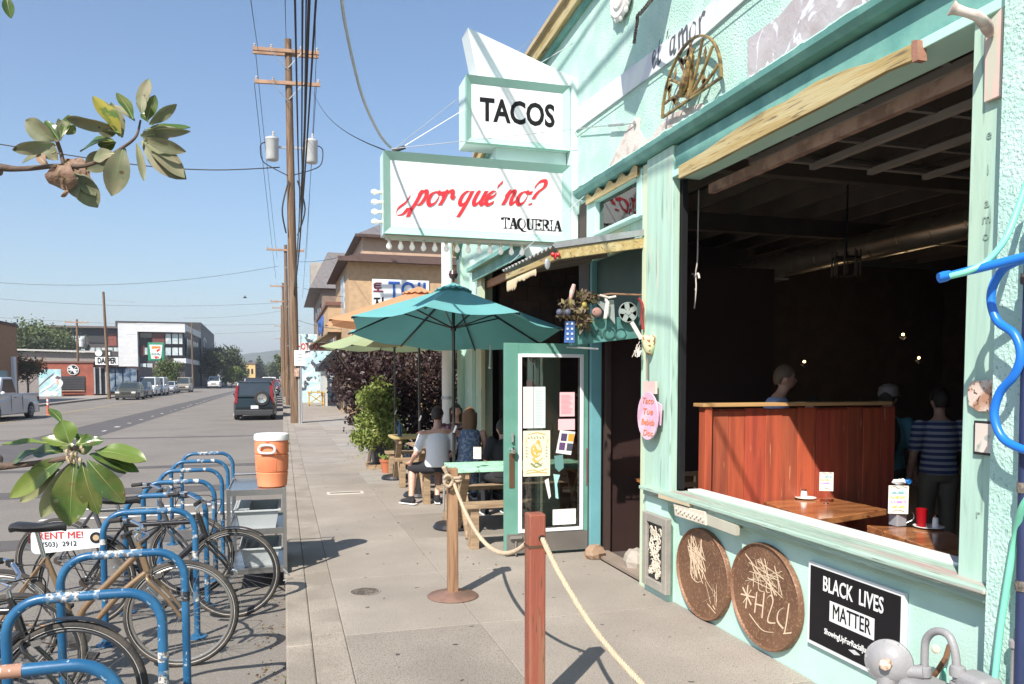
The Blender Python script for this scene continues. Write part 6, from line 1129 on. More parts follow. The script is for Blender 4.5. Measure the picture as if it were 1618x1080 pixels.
tp = T('terracotta_pot', 'small terracotta pot with a little plant on the sidewalk', 'pot', (1.82, 14.45, 0)); MB().lathe([(.085, 0), (.12, .2), (.13, .2), (.135, .25), (.12, .25), (.11, .22), (0, .21)], (1.83, 14.45, 0), n=26).build('pot', mat('terracotta', (.42, .13, .06), rough=.8), tp, smooth=True)
leafcloud('foliage', [((1.83, 14.45, .28), .10, (1, 1, .4))], 120, .04, M_grnleaf, tp, asp=2)
lt_ = leafcloud('sidewalk_litter', [((1.6, 7+i*2.1, .004), .9, (1.3, 1.4, .003)) for i in range(7)]+[((2.6, 4+i*.9, .004), .3, (.8, 1.6, .004)) for i in range(6)], 80, .017, M_asphaltdeb, asp=1.3, shell=.1); tag(lt_, 'scattered tiny dry leaf bits on the sidewalk', 'litter', kind='stuff')
gr = leafcloud('kerb_weeds', [((-.04, 21.5, -.02), .22, (.8, 2.5, .7)), ((-.05, 22.6, -.05), .15, (.6, 2, .7)), ((.0, 4.7, -.1), .06, (.5, 2.5, .8))], 900, .03, M_grnleaf, asp=4, shell=.1); tag(gr, 'bright green weeds growing in the gutter beyond the cooler', 'weeds', kind='stuff')
# ================================================================ MAGNOLIA BRANCHES (tree stands just left behind the camera)
M_mtop = mat('magnolia_leaf_top', (.075, .135, .025), (.14, .165, .04), cs=22, thr=(.45, .62), var=.3, vs=26, c4=(.16, .10, .04), thr4=(.70, .73), cs4=60, rough=.22, spec=.6, transl=.25, coat=.3)
M_munder = mat('magnolia_leaf_under', (.23, .245, .14), (.29, .26, .155), cs=20, var=.22, vs=24, c4=(.12, .08, .04), thr4=(.70, .73), cs4=50, rough=.6, transl=.35)
M_mdead = mat('dead_leaf', (.24, .145, .095), (.14, .07, .04), cs=14, var=.2, rough=.7, bump=.5, bs=60); M_twig = mat('twig_bark', (.10, .065, .045), rough=.8, bump=.5, bs=80)
def leafmesh(base, tip, nrm, wid, par, m1, m2, fold=.3, curl=.12, crumple=False):
    base = Vector(base); tip = Vector(tip); d = tip-base; L = d.length; d.normalize(); n = Vector(nrm); n = (n-d*n.dot(d)).normalized(); s = d.cross(n); nu = 9
    verts = []
    for i in range(nu+1):
        t = i/nu; w = wid*.46*(math.sin(math.pi*min(1, t)**1.18)**.68) if 0 < t < 1 else .0015
        c = base+d*L*t-n*curl*L*t*t+n*.02*math.sin(t*5)*L
        for q in (-1, -.5, 0, .5, 1): verts.append(c+s*w*q+n*(abs(q)*w*fold)+n*(.04*wid*math.sin(t*11+q*2)*abs(q)))
    F = [(i*5+j, (i+1)*5+j, (i+1)*5+j+1, i*5+j+1) for i in range(nu) for j in range(4)]
    b = MB(); b.add(verts, F); k = len(b.f); b.add([v-n*.0008 for v in verts], [f[::-1] for f in F])
    nrib = nu
    cs_ = [(verts[i*5+2]+n*.0009) for i in range(nu+1)]; hw_ = [max(.0002, .0009*(1-i/nu)) for i in range(nu+1)]
    b.add([c_+s*h_ for c_, h_ in zip(cs_, hw_)]+[c_-s*h_ for c_, h_ in zip(cs_, hw_)], [(i, i+1, nu+2+i, nu+1+i) for i in range(nu)])
    if crumple: b.v = [tuple(Vector(v)+V(*[.012*mnoise.noise(Vector(v)*60+V(q_, q_*2, 0)) for q_ in (0, 7, 13)])) for v in b.v]
    Wp = WM[par].inverted(); me = bpy.data.meshes.new('leaf'); me.from_pydata([tuple(Wp @ Vector(v)) for v in b.v], [], b.f); me.materials.append(m1); me.materials.append(m2); me.materials.append(mat('leaf_midrib', (.26, .30, .12), rough=.5))
    mi = [0]*k+[1]*k+[2]*nrib; me.polygons.foreach_set('material_index', mi); me.polygons.foreach_set('use_smooth', [True]*len(me.polygons)); o = bpy.data.objects.new('leaf', me); COL.objects.link(o); o.parent = par; WM[o] = WM[par]; return o
mt = T('magnolia_tree', 'magnolia with glossy leaves whose two branches reach in at the left of the view', 'tree', (-.75, -1.1, 0))
def cam_at(x, y, d): return CO+ray(x, y)*d
d1, d2 = 1.75, 1.65
br1 = MB().tube(crom([V(-.75, -1.05, 1.9), V(-1.2, -.2, 2.05), cam_at(-120, 245, 1.7), cam_at(0, 264, d1), cam_at(40, 266, d1), cam_at(85, 262, d1), cam_at(130, 262, d1), cam_at(165, 250, d1), cam_at(195, 232, d1), cam_at(215, 215, d1), cam_at(222, 190, d1+.03)], 5), 0, 9, rs=list(np.interp(np.linspace(0, 1, 51), [0, .2, .35, .6, 1], [.03, .014, .006, .0048, .0022]))).build('branch', M_twig, mt, smooth=True)
MB().tube(crom([cam_at(100, 258, d1), cam_at(96, 240, d1), cam_at(90, 222, d1-.02)], 4), .0045, 7).build('twig', M_twig, br1)
br2 = MB().tube(crom([V(-.75, -1.1, 1.25), V(-1.1, -.1, 1.35), cam_at(-110, 745, 1.6), cam_at(0, 737, d2), cam_at(45, 733, d2), cam_at(80, 728, d2), cam_at(112, 722, d2)], 5), 0, 9, rs=list(np.interp(np.linspace(0, 1, 31), [0, .3, .6, 1], [.028, .013, .006, .006]))).build('branch', M_twig, mt, smooth=True)
trunk(mt, [V(-.75, -1.1, -.1), V(-.72, -1.12, 1.0), V(-.78, -1.08, 2.0), V(-.7, -1.1, 3.0)], [.09, .075, .06, .035])
def LF(br, b0, t0, w, up=(0, -.5, .85), dz=0., dd=0., m1=M_mtop, m2=M_munder, D=1.7, **k): return leafmesh(cam_at(b0[0], b0[1], D+dd), cam_at(t0[0], t0[1], D+dd+dz), up, w*.001, br, m1, m2, **k)
U = M_munder; Tm = M_mtop
# upper cluster (mostly undersides seen against the sky): base px, tip px, width mm
for (b0, t0, w, up, m) in (((88, 222), (34, 190), 46, (.2, -1, -.6), 0), ((86, 226), (20, 240), 30, (0, -1, -.7), 0), ((92, 220), (72, 188), 24, (.3, -1, .2), 1), ((98, 216), (110, 180), 20, (0, -1, .2), 1), ((102, 210), (98, 188), 26, (.4, -.9, 0), 0),
    ((182, 200), (102, 190), 34, (0, -.7, -.9), 0), ((190, 215), (152, 145), 40, (.5, -.9, .3), 2), ((210, 188), (187, 140), 26, (.4, -.9, .3), 1), ((222, 178), (231, 122), 30, (-.3, -1, -.2), 0), ((232, 190), (245, 150), 26, (.2, -1, .3), 1),
    ((236, 196), (278, 166), 24, (0, -.9, -.6), 0), ((228, 205), (300, 198), 26, (0, -.7, .8), 1), ((226, 208), (299, 209), 22, (0, -.8, -.7), 0), ((222, 214), (276, 208), 34, (0, -.9, -.6), 0), ((226, 218), (292, 240), 30, (0, -.9, -.5), 0), ((224, 222), (291, 280), 56, (.1, -1, -.25), 0), ((216, 226), (228, 283), 17, (.4, -1, 0), 0),
    ((195, 232), (176, 307), 52, (.1, -1, -.2), 0), ((180, 222), (120, 226), 40, (0, -.8, .8), 1), ((178, 240), (135, 268), 44, (0, -1, -.3), 0), ((186, 208), (153, 206), 28, (0, -.8, -.6), 0), ((114, 272), (154, 327), 52, (.2, -1, -.1), 0), ((108, 268), (118, 306), 34, (0, -1, -.2), 0), ((88, 240), (72, 232), 20, (0, -1, -.3), 0), ((66, 225), (88, 250), 34, (0, -1, -.3), 0),
    ((96, 255), (100, 300), 60, (.1, -1, 0), 3), ((100, 252), (136, 278), 46, (.1, -1, .2), 3), ((72, 262), (60, 240), 20, (0, -1, 0), 3), ((102, 285), (103, 312), 16, (.3, -1, 0), 3)):
    a, c = {0: (U, U), 1: (Tm, U), 2: (mat('magnolia_yellow', (.42, .36, .06), (.12, .2, .04), cs=20, thr=(.5, .56), rough=.4, transl=.4), U), 3: (M_mdead, M_mdead)}[m]
    LF(br1, b0, t0, w*1.12, up, D=d1, m1=a, m2=c, dd=random.uniform(-.03, .03), dz=random.uniform(-.03, .03), crumple=(m == 3), curl=random.uniform(.02, .2))
    if m != 3 and w > 23: LF(br1, (b0[0]+3, b0[1]+2), (b0[0]+(t0[0]-b0[0])*.7+random.uniform(-22, 22), b0[1]+(t0[1]-b0[1])*.7+random.uniform(-16, 16)), w*.8, (up[0]+.3, up[1], -up[2]), D=d1, m1=Tm if random.random() < .45 else U, m2=c, dd=random.uniform(-.01, .06), curl=random.uniform(.05, .25))
LF(br1, (10, -8), (16, 26), 26, (0, -1, .3), D=d1)
# lower cluster (lit tops)
YG = mat('magnolia_young', (.16, .24, .045), (.22, .27, .06), cs=16, rough=.3, transl=.35, coat=.2)
for (b0, t0, w, up, m) in (((98, 668), (78, 642), 20, (.6, -.8, .3), 0), ((110, 700), (98, 664), 44, (.1, -1, .35), 1), ((118, 705), (66, 690), 26, (0, -.8, .6), 1), ((75, 700), (2, 697), 22, (0, -.4, .9), 1), ((100, 712), (50, 712), 40, (0, -.8, .7), 0), ((62, 712), (12, 730), 28, (0, -.6, .8), 0), ((104, 722), (36, 764), 38, (.2, -.9, .3), 0), ((98, 728), (12, 786), 40, (.4, -.8, .5), 1),
    ((112, 730), (66, 820), 42, (.4, -.9, .1), 2), ((118, 728), (108, 832), 70, (0, -1, .4), 0), ((130, 730), (150, 815), 48, (-.3, -1, .3), 0), ((138, 726), (196, 795), 48, (-.2, -.9, .5), 0), ((140, 716), (218, 740), 34, (0, -.7, .7), 0), ((150, 712), (230, 722), 50, (0, -.6, .8), 1), ((128, 702), (162, 694), 24, (0, -.8, .6), 0), ((120, 700), (146, 706), 50, (.1, -.8, .5), 1), ((92, 740), (30, 795), 30, (.3, -.9, .2), 2)):
    a, c = {0: (Tm, U), 1: (YG, U), 2: (mat('magnolia_pale', (.34, .36, .18), (.45, .40, .26), cs=14, rough=.35, transl=.3), U)}[m]
    LF(br2, b0, t0, w*1.12, up, D=d2, m1=a, m2=c, dd=random.uniform(-.03, .03), dz=random.uniform(-.02, .03), curl=random.uniform(.02, .14))
    if w > 25: LF(br2, (b0[0]+2, b0[1]+1), (b0[0]+(t0[0]-b0[0])*.75+random.uniform(-20, 20), b0[1]+(t0[1]-b0[1])*.75+random.uniform(-14, 14)), w*.8, up, D=d2, m1=Tm, m2=c, dd=random.uniform(.0, .06), curl=random.uniform(.05, .2))
b = MB()
for k in range(22): q = cam_at(118+random.uniform(-14, 14), 718+random.uniform(-12, 12), d2+random.uniform(-.02, .01)); b.ball(tuple(q), .004, 6, 4, (1, 1, 1.6))
b.build('bud_scales', mat('bud_scales', (.42, .34, .2), (.15, .1, .06), cs=40), br2)
# ================================================================ UTILITY POLES AND WIRES
M_cross = mat('crossarm_wood', (.36, .22, .14), var=.2, rough=.8); M_trans = mat('transformer_grey', (.50, .51, .50), rough=.5); M_ins = mat('insulator', (.45, .40, .36), rough=.3)
up1 = T('utility_pole', 'tall brown wooden utility pole with two grey transformers at the kerb', 'utility pole', (.46, 31.5, 0))
YP = 31.5
pt_ = ony(455, 62, YP); pb_ = V(.46, YP, -.1)
MB().tube([pb_, pb_.lerp(pt_, .3), pb_.lerp(pt_, .7), pt_], 0, 16, rs=[.185, .175, .145, .125]).build('shaft', M_pole, up1, smooth=True)
for (a, c, dx) in (((399, 76), (504, 84), 0), ((402, 128), (506, 134), .02)):
    p, q = ony(*a, YP-.16), ony(*c, YP-.16); MB().beam(p, q, .10, .13).build('crossarm', M_cross, up1, bev=.006)
    if a[1] < 100: MB().beam(p+V(0, .33, 0), q+V(0, .33, 0), .10, .13).build('crossarm', M_cross, up1, bev=.006)
    for s in (p, q): MB().beam(s.lerp((p+q)/2, .5)-V(0, .06, 0), V(pt_.x+.1*(p+q).x*0, YP-.14, s.z-.65), .03, .02).build('brace', M_galv, up1)
    for k in (.03, .28, .72, .97): s = p.lerp(q, k); MB().lathe([(.02, .05), (.045, .09), (.03, .12), (.05, .15), (.02, .2)], s, n=10).build('insulator', M_ins, up1)
for (x, y, h) in ((430, 235, .85), (492, 239, .88)):
    q = ony(x, y, YP-.05); MB().lathe([(.2, -h/2), (.235, -h/2+.05), (.24, h/2-.1), (.255, h/2-.08), (.25, h/2-.02), (.1, h/2+.04), (.03, h/2+.05)], q, n=26).build('transformer', M_trans, up1, smooth=True)
    MB().lathe([(.03, 0), (.05, .06), (.03, .1), (.045, .15), (.015, .22)], q+V(.05, 0, h/2+.03), n=10).build('bushing', M_ins, up1); MB().beam(q+V(0, .02, .1), V(.36, YP, q.z+.1), .06, .08).build('hanger', M_galv, up1)
    s = -1 if x < 450 else 1; MB().tube(crom([q+V(.2*s, 0, .25), q+V(.42*s, 0, .1), q+V(.36*s, 0, -.45), q+V(.0, 0, -.7), V(.38, YP-.1, q.z-1.0)], 5), .02, 6).build('jumper_cable', M_wire, up1)
MB().tube(crom([ony(456, 285, YP-.2), ony(446, 330, YP-.25), ony(452, 368, YP-.22)], 5), .03, 6).build('cable_coil', M_wire, up1); MB().tube(crom([ony(470, 285, YP-.2), ony(482, 330, YP-.22), ony(470, 372, YP-.22)], 5), .03, 6).build('cable_coil', M_wire, up1)
for k in range(14): pass
b = MB()
for k in range(12): z = 3.0+k*.75; x = .46+(pt_.x-.46)*z/14.6; b.beam(V(x+(.17 if k % 2 else -.17), YP-.02, z), V(x+(.27 if k % 2 else -.27), YP-.02, z), .02, .02)
b.build('climbing_steps', M_galv, up1); q = ony(469, 588, YP-.25); MB().box(q-V(.09, 0, .16), q+V(.09, .02, .16)).build('notice', mat('tan_notice', (.55, .40, .30), (.35, .2, .14), cs=12), up1)
MB().lathe([(.06, 0), (.06, 2.4)], (.62, YP-.12, 0), n=10).build('ground_conduit', mat('grey_conduit', (.28, .27, .26)), up1)
ss = T('street_sign', 'square blank backed white parking sign on a thin galvanised post beside the pole', 'sign', (.70, 31.3, 0)); MB().tube([V(.69, 31.3, 0), V(.69, 31.3, 3.4)], .03, 8).build('sign_post', M_galv, ss); MB().box((.44, 31.24, 2.22), (.86, 31.26, 2.82)).build('sign_panel', M_white, ss, bev=.01); strokes('arrow_print', [[(-.08, 0), (.08, 0)], [(-.06, .12), (.07, .12)], [(-.08, -.1), (.06, -.1)]], .025, mat('faded_green_print', (.25, .4, .3)), ss, (.65, 31.235, 2.55), (1, 0, 0))
def farpole(y, x, h, label, arms=1, trans=False, lean=0):
    t = T('utility_pole', label, 'utility pole', (x, y, 0)); MB().tube([V(x, y, -.2), V(x+lean, y, h)], 0, 10, rs=[.14, .10]).build('shaft', M_pole, t, smooth=True)
    for k in range(arms): z = h-.35-k*1.4; MB().beam(V(x-1.15+lean, y-.12, z), V(x+1.15+lean, y-.12, z), .1, .12).build('crossarm', M_cross, t); [MB().lathe([(.04, .06), (.05, .18)], V(x+lean+s, y-.12, z), n=6).build('insulator', M_ins, t) for s in (-1.1, -.6, .6, 1.1)]
    if trans: MB().lathe([(.25, 0), (.26, .9), (.1, 1)], V(x+.4, y, h-3), n=14).build('transformer', M_trans, t)
    return t
farpole(52, .30, 10.2, 'second wooden utility pole right behind the tall transformer pole')
farpole(76, .15, 10.6, 'third wooden utility pole in the row along the right kerb', 2); farpole(104, .0, 11, 'fourth wooden utility pole farther along the right kerb'); farpole(140, -.1, 11, 'fifth wooden utility pole small in the distance at right'); farpole(185, -.3, 11, 'farthest small utility pole at the right end of the street')
q = onz(184, 630, -.13); t7 = farpole(77, -14.9, 9.4, 'slim leaning utility pole in front of the barber sign', 0, lean=-.25); MB().beam(V(-15.1, 77, 8.7), V(-12.6, 77, 8.55), .06, .05).build('lamp_arm', M_galv, t7)
farpole(96, -21.6, 8.2, 'short utility pole with crossarm and transformer above the brick roof', 1, True)
farpole(140, -14.4, 11.0, 'thin pole at the corner of the modern building', 0)
farpole(60, -19.6, 3.6, 'short thick green painted pole in front of the mural', 0)
def wire(pts, r=.008, sag=0., label=None, n=14):
    a, c = pts[0], pts[-1]
    if len(pts) == 2: P = [a.lerp(c, k/n)-V(0, 0, sag*4*(k/n)*(1-k/n)) for k in range(n+1)]
    else: P = crom(pts, 8)
    return tag(MB().tube(P, r, 5).build('overhead_wire', M_wire), label or 'thin black overhead line strung between the utility poles', 'wire', None if label else 'thin overhead lines')
def cam_(x, y, Y): return ony(x, y, Y)
# lines from the pole to beyond the top of the photo (towards the camera side)
for li, (x, y, x2, y2, r, s) in enumerate(((408, 78, 399, -5, .010, .1), (452, 60, 450, -5, .010, .1), (498, 84, 491, -5, .012, .1))): wire([cam_(x, y, YP), cam_(x2-(455-x2)*.2, y2-60, 14)], r, s, 'thin line rising off the photo from the '+('left end', 'middle', 'right end')[li]+' of the top crossarm')
for (xa, ya, xb, yb, r, lab) in ((473, 330, 466, -10, .019, 'thick black cable rising left of the bundle from the pole'), (476, 300, 478, -10, .018, 'thick black cable at the left of the main bundle'), (474, 380, 489, -10, .027, 'heaviest black cable bundle running from the pole over the street edge'), (472, 400, 500, -10, .02, 'thick black cable at the right of the main bundle'), (480, 210, 484, -10, .014, 'thinner black cable just inside the main bundle')):
    a = cam_(xa, ya, YP-.4); c = cam_(xb, yb, 13); wire([cam_(457, 500+10*xb % 7, 51.5), cam_(464, 470, YP+.4), a, a.lerp(c, .5)-V(0, 0, .25), c, c+(c-a).normalized()*12+V(0, 0, .5)], r, 0, lab)
wire([cam_(495, 145, YP), cam_(608, 237, 7.7)], .007, .3, 'thin service drop from the pole crossarm to the taqueria sign')
t_ = wire([cam_(538, -30, 5.5), cam_(546, 40, 6.0), cam_(572, 150, 6.8), cam_(600, 212, 7.4), cam_(618, 234, 7.7)], .013, 0, 'twisted grey service cable swooping down to the top of the sign'); t_.data.materials.clear(); t_.data.materials.append(M_galv)
wire([cam_(-60, 218, 34), cam_(200, 258, 33), cam_(330, 268, 32), cam_(442, 264, YP)], .022, 0, 'black line crossing the sky at left behind the leaves to the pole')
for li, (xa, ya, xb, yb, Y, s) in enumerate(((-20, 445, 440, 420, 55, .6), (-20, 470, 440, 478, 80, .5), (-20, 500, 440, 512, 100, .4), (200, 528, 450, 522, 120, .2), (0, 528, 180, 536, 90, .3), (290, 502, 450, 490, 110, .3))): wire([cam_(xa, ya, Y), cam_(xb, yb, Y*.95)], .012, s, ('highest line crossing the sky above the left buildings', 'second highest line crossing the sky above the left buildings', 'third line crossing the sky above the left buildings', 'short line low over the dark building', 'short line low over the tan building and the wing', 'short slanting line above the modern building')[li])
for li, (xa, ya, xb, yb) in enumerate(((438, 408, 404, 84), (484, 408, 500, 86), (402, 132, 436, 440), (500, 134, 478, 470))): wire([cam_(xa, ya, 76 if ya > 200 else YP), cam_(xb, yb, YP if yb < 200 else 76)], .012, .2, ('upper left', 'upper right', 'lower left', 'lower right')[li]+' line dropping from the tall pole crossarms to the next poles')
for li, (xa, ya, xb, yb) in enumerate(((470, 413, 540, 405), (470, 505, 540, 520), (480, 455, 560, 470))): wire([cam_(xa, ya, 52), cam_(xb, yb, 38)], .012, .1, ('highest', 'lowest', 'middle')[li]+' service line between the kerb poles and the tan restaurant')
# guy wires of the signs
for i, (a, c, lab) in enumerate(((V(1.02, 7.72, 3.93), onx(868, 40, 2.9), 'upper thin guy wire from the sign corner to the roof edge'), (V(1.05, 7.72, 3.93), onx(905, 68, 2.9), 'lower thin guy wire from the sign corner to the roof edge'), (V(1.02, 7.6, 3.94), onx(914, 203, 2.88), 'nearly level guy wire crossing in front of the TACOS sign'), (V(2.2, 7.55, 2.9), onx(936, 298, 2.9), 'short guy wire beneath the sign by the transom'))): tag(MB().tube([a, c], .0035, 5).build('guy_wire', M_galv), lab, 'wire')
wire([V(1.06, 7.7, 3.95), cam_(640, 232, 7.7)], .02, 0, 'small clamp cable end on top of the sign corner')
# ================================================================ BUILDING NEXT DOOR (38 m) AND BEYOND
M_tan = mat('tan_stucco', (.46, .31, .18), (.40, .27, .16), var=.06, rough=.85, bump=.2, bs=12); M_brownroof = mat('dark_brown_eave', (.075, .045, .035), rough=.7); M_shing = mat('grey_shingles', (.13, .12, .12), (.19, .17, .17), cs=9, st=(1, 1, 3), bump=.5, bs=20)
TB = T('corner_restaurant', 'tan two storey restaurant with dark overhanging eaves behind the umbrellas', 'building', (3.1, 37.8, 0))
zc = 8.0; Y0 = 37.8
box('wall', (3.05, Y0, -.1), (14, Y0+9, 7.25), M_tan, TB)
b = MB(); b.add([(2.55, Y0-.6, 7.25), (14.8, Y0-.6, 7.25), (14.8, Y0+9.5, 7.25), (2.55, Y0+9.5, 7.25), (3.5, Y0+.6, 7.75), (14, Y0+.6, 7.75), (14, Y0+8.4, 7.75), (3.5, Y0+8.4, 7.75)], [(3, 2, 1, 0), (4, 5, 6, 7), (0, 1, 5, 4), (1, 2, 6, 5), (2, 3, 7, 6), (3, 0, 4, 7)]); b.build('eave_roof', M_brownroof, TB)
box('eave_fascia', (2.53, Y0-.63, 7.20), (14.8, Y0-.605, 7.42), mat('eave_board', (.10, .06, .05)), TB)
box('upper_wall', (3.9, Y0+1.6, 7.7), (13, Y0+8, 8.75), mat('peach_wall', (.48, .33, .23), var=.05), TB)
b = MB(); b.add([(3.5, Y0+1.2, 8.75), (13.4, Y0+1.2, 8.75), (13.4, Y0+8.5, 8.75), (3.5, Y0+8.5, 8.75), (6.2, Y0+4.8, 10.5), (10.5, Y0+4.8, 10.5)], [(3, 2, 1, 0), (0, 1, 5, 4), (1, 2, 5), (2, 3, 4, 5), (3, 0, 4)]); b.build('hip_roof', M_shing, TB)
MB().beam((3.5, Y0+1.18, 8.72), (13.4, Y0+1.18, 8.72), .1, .14).build('roof_gutter', M_brownroof, TB)
M_s2 = mat('restaurant_blue', (.03, .11, .42), rough=.4); q0 = ony(588, 440, Y0-.1); q1 = ony(678, 478, Y0-.1)
ts = T('restaurant_sign', 'white TOJI sign with Korean characters on the tan wall', 'sign', tuple(q0))
box('sign_panel', (q0.x, Y0-.08, q0.z-2.2), (q1.x, Y0-.012, q0.z), M_white, ts)
lettering('TOJI', 1.12, M_s2, ts, (q0.x+1.70, Y0-.09, q0.z-.54), (1, 0, 0), bold=.02, sx=.80, ext=.01, sp=1.1)
box('blue_band', (q0.x+.75, Y0-.1, q0.z-2.0), (q1.x-.1, Y0-.082, q0.z-1.3), M_s2, ts)
k_ = [[(.08, .52), (.38, .52)], [(.08, .52), (.08, .30), (.38, .30)], [(.08, .41), (.36, .41)], [(.23, .30), (.23, .14)], [(.0, .14), (.46, .14)]]
strokes('korean_print', [[(p[0]+.05, p[1]-.72) for p in L] for L in k_], .07, M_s2 if False else mat('maroon_ink', (.18, .02, .05)), ts, (q0.x, Y0-.09, q0.z), (1, 0, 0), th=.01)
k2_ = [[(.0, .5), (.30, .5)], [(.15, .5), (.13, .3), (.0, .1)], [(.15, .36), (.28, .12)], [(.42, .56), (.42, .0)]]
strokes('korean_print', [[(p[0]+.07, p[1]-1.42) for p in L] for L in k2_], .07, M_ink, ts, (q0.x, Y0-.09, q0.z), (1, 0, 0), th=.01)
strokes('korean_print', [[(.1, -1.7), (.5, -1.7)], [(.2, -1.6), (.2, -2.0)], [(.4, -1.55), (.4, -2.05)], [(.1, -1.9), (.35, -1.9)]], .05, mat('grey_print', (.3, .3, .32)), ts, (q0.x, Y0-.09, q0.z), (1, 0, 0), th=.01)
MB().ball((q0.x+1.45, Y0-.105, q0.z-1.62), .3, 14, 8, (1, .05, 1)).build('orange_emblem', mat('orange_emblem', (.7, .25, .06)), ts)
# street face: lower sign band, awning, doors
lb = T('sign_band', 'tan parapet band with large blue letters above the sloped awning', 'sign', (2.5, 45, 5)); box('band', (2.35, 42.5, 4.2), (3.04, 56, 5.6), M_tan, lb); box('band_cap', (2.25, 42.4, 5.6), (3.04, 56.1, 5.78), mat('red_brown_cap', (.16, .07, .05)), lb)
lettering('TOJI', 1.25, M_s2, lb, (2.30, 50.0, 4.9), (0, -1, 0), bold=.03, sx=2.6, ext=.03)
MB().add([(1.5, 43, 3.6), (1.5, 55, 3.6), (2.36, 55, 4.2), (2.36, 43, 4.2), (1.5, 43, 3.5), (1.5, 55, 3.5), (2.36, 55, 4.1), (2.36, 43, 4.1)], [(0, 1, 2, 3), (7, 6, 5, 4), (0, 3, 7, 4), (0, 4, 5, 1), (1, 5, 6, 2)]).build('awning', mat('olive_awning', (.16, .13, .07)), lb)
box('window', (3.0, 40, 4.7), (3.045, 42.2, 6.9), mat('pale_curtained_window', (.32, .38, .42), (.5, .55, .6), cs=3, rough=.2), TB); box('doorway', (3.0, 39.2, .01), (3.046, 40.6, 2.6), M_black, TB); box('doorway', (3.0, 44, .01), (3.046, 45.6, 2.7), M_black, TB)
aw = T('black_awning', 'black sloping awning over the restaurant door', 'awning', (2.4, 41, 2.8)); MB().prism([(3.04, 40.5, 3.6), (1.75, 40.5, 2.35), (1.75, 40.5, 2.1), (3.04, 40.5, 2.1)], (0, 4.5, 0)).build('awning_cloth', M_black, aw)
bay = T('mansard_building', 'small dark mansard roofed building beyond the tan restaurant', 'building', (3, 66, 0)); box('wall', (2.9, 60, -.1), (12, 76, 8.6), mat('brown_wall', (.22, .15, .11)), bay); MB().add([(2.0, 59.6, 8.4), (12, 59.6, 8.4), (12, 76.5, 8.4), (2.0, 76.5, 8.4), (3.4, 60.6, 11.2), (11, 60.6, 11.2), (11, 75, 11.2), (3.4, 75, 11.2)], [(3, 2, 1, 0), (4, 5, 6, 7), (0, 1, 5, 4), (1, 2, 6, 5), (2, 3, 7, 6), (3, 0, 4, 7)]).build('mansard_roof', M_shing, bay)
box('dormer', (2.2, 62, 8.8), (3.2, 65, 10.6), mat('grey_dormer', (.35, .32, .28)), bay); [box('window', (2.86, y, 5.6), (2.9, y+1.5, 7.4), M_glassdark, bay) for y in (61.5, 65, 69)]
hs_ = T('hot_dogs_sign', 'white HOT DOGS sign with red letters sticking out over the sidewalk', 'sign', (1.6, 46.5, 3.2)); p0 = ony(468, 541, 47); p1 = ony(508, 554, 47); box('sign_board', (p0.x-.1, 47, p1.z), (p1.x+1.3, 47.12, p0.z), M_white, hs_); lettering('HOT DOGS', .52, mat('hotdog_red', (.55, .03, .02)), hs_, ((p0.x+p1.x)/2+.12, 46.99, (p0.z+p1.z)/2), (1, 0, 0), bold=.012, sx=.58, ext=.01)
mw = T('mural_wall', 'wall painted with dark and aqua mural shapes behind the parking sign', 'wall', (2.2, 58, 0)); box('panel', (1.05, 58, 0), (3.6, 58.2, 4.9), mat('mural_paint', (.42, .60, .62), (.06, .07, .09), cs=1.3, thr=(.52, .56), c3=(.65, .68, .66), thr3=(.54, .58), cs3=2.2), mw)
fe = T('container_doors', 'pale corrugated container doors beside the sidewalk', 'container', (2.6, 52, 0)); b = MB()
for k in range(16): y = 50+k*.5; box('door_panel', (2.55, y+.03, 0), (2.68+.05*(k % 2), y+.47, 2.7), mat('pale_container%d' % (k % 3), [(.52, .50, .45), (.44, .54, .58), (.56, .55, .52)][k % 3], var=.08, rough=.6), fe)
tc_ = T('cafe_table', 'small yellow wooden cafe table and stool frame on the far sidewalk', 'table', (1.9, 50.5, 0)); Mye = mat('yellow_wood', (.50, .32, .08)); b = MB(); box('tabletop', (1.5, 50.2, .82), (2.5, 51, .9), Mye, tc_)
for x in (1.55, 2.4): 
    for y in (50.25, 50.9): box('leg', (x, y, 0), (x+.07, y+.07, .82), Mye, tc_)
MB().beam((1.5, 50.2, .1), (2.5, 50.2, .8), .05, .07).build('cross_brace', Mye, tc_); MB().beam((2.5, 50.2, .1), (1.5, 50.2, .8), .05, .07).build('cross_brace', Mye, tc_)
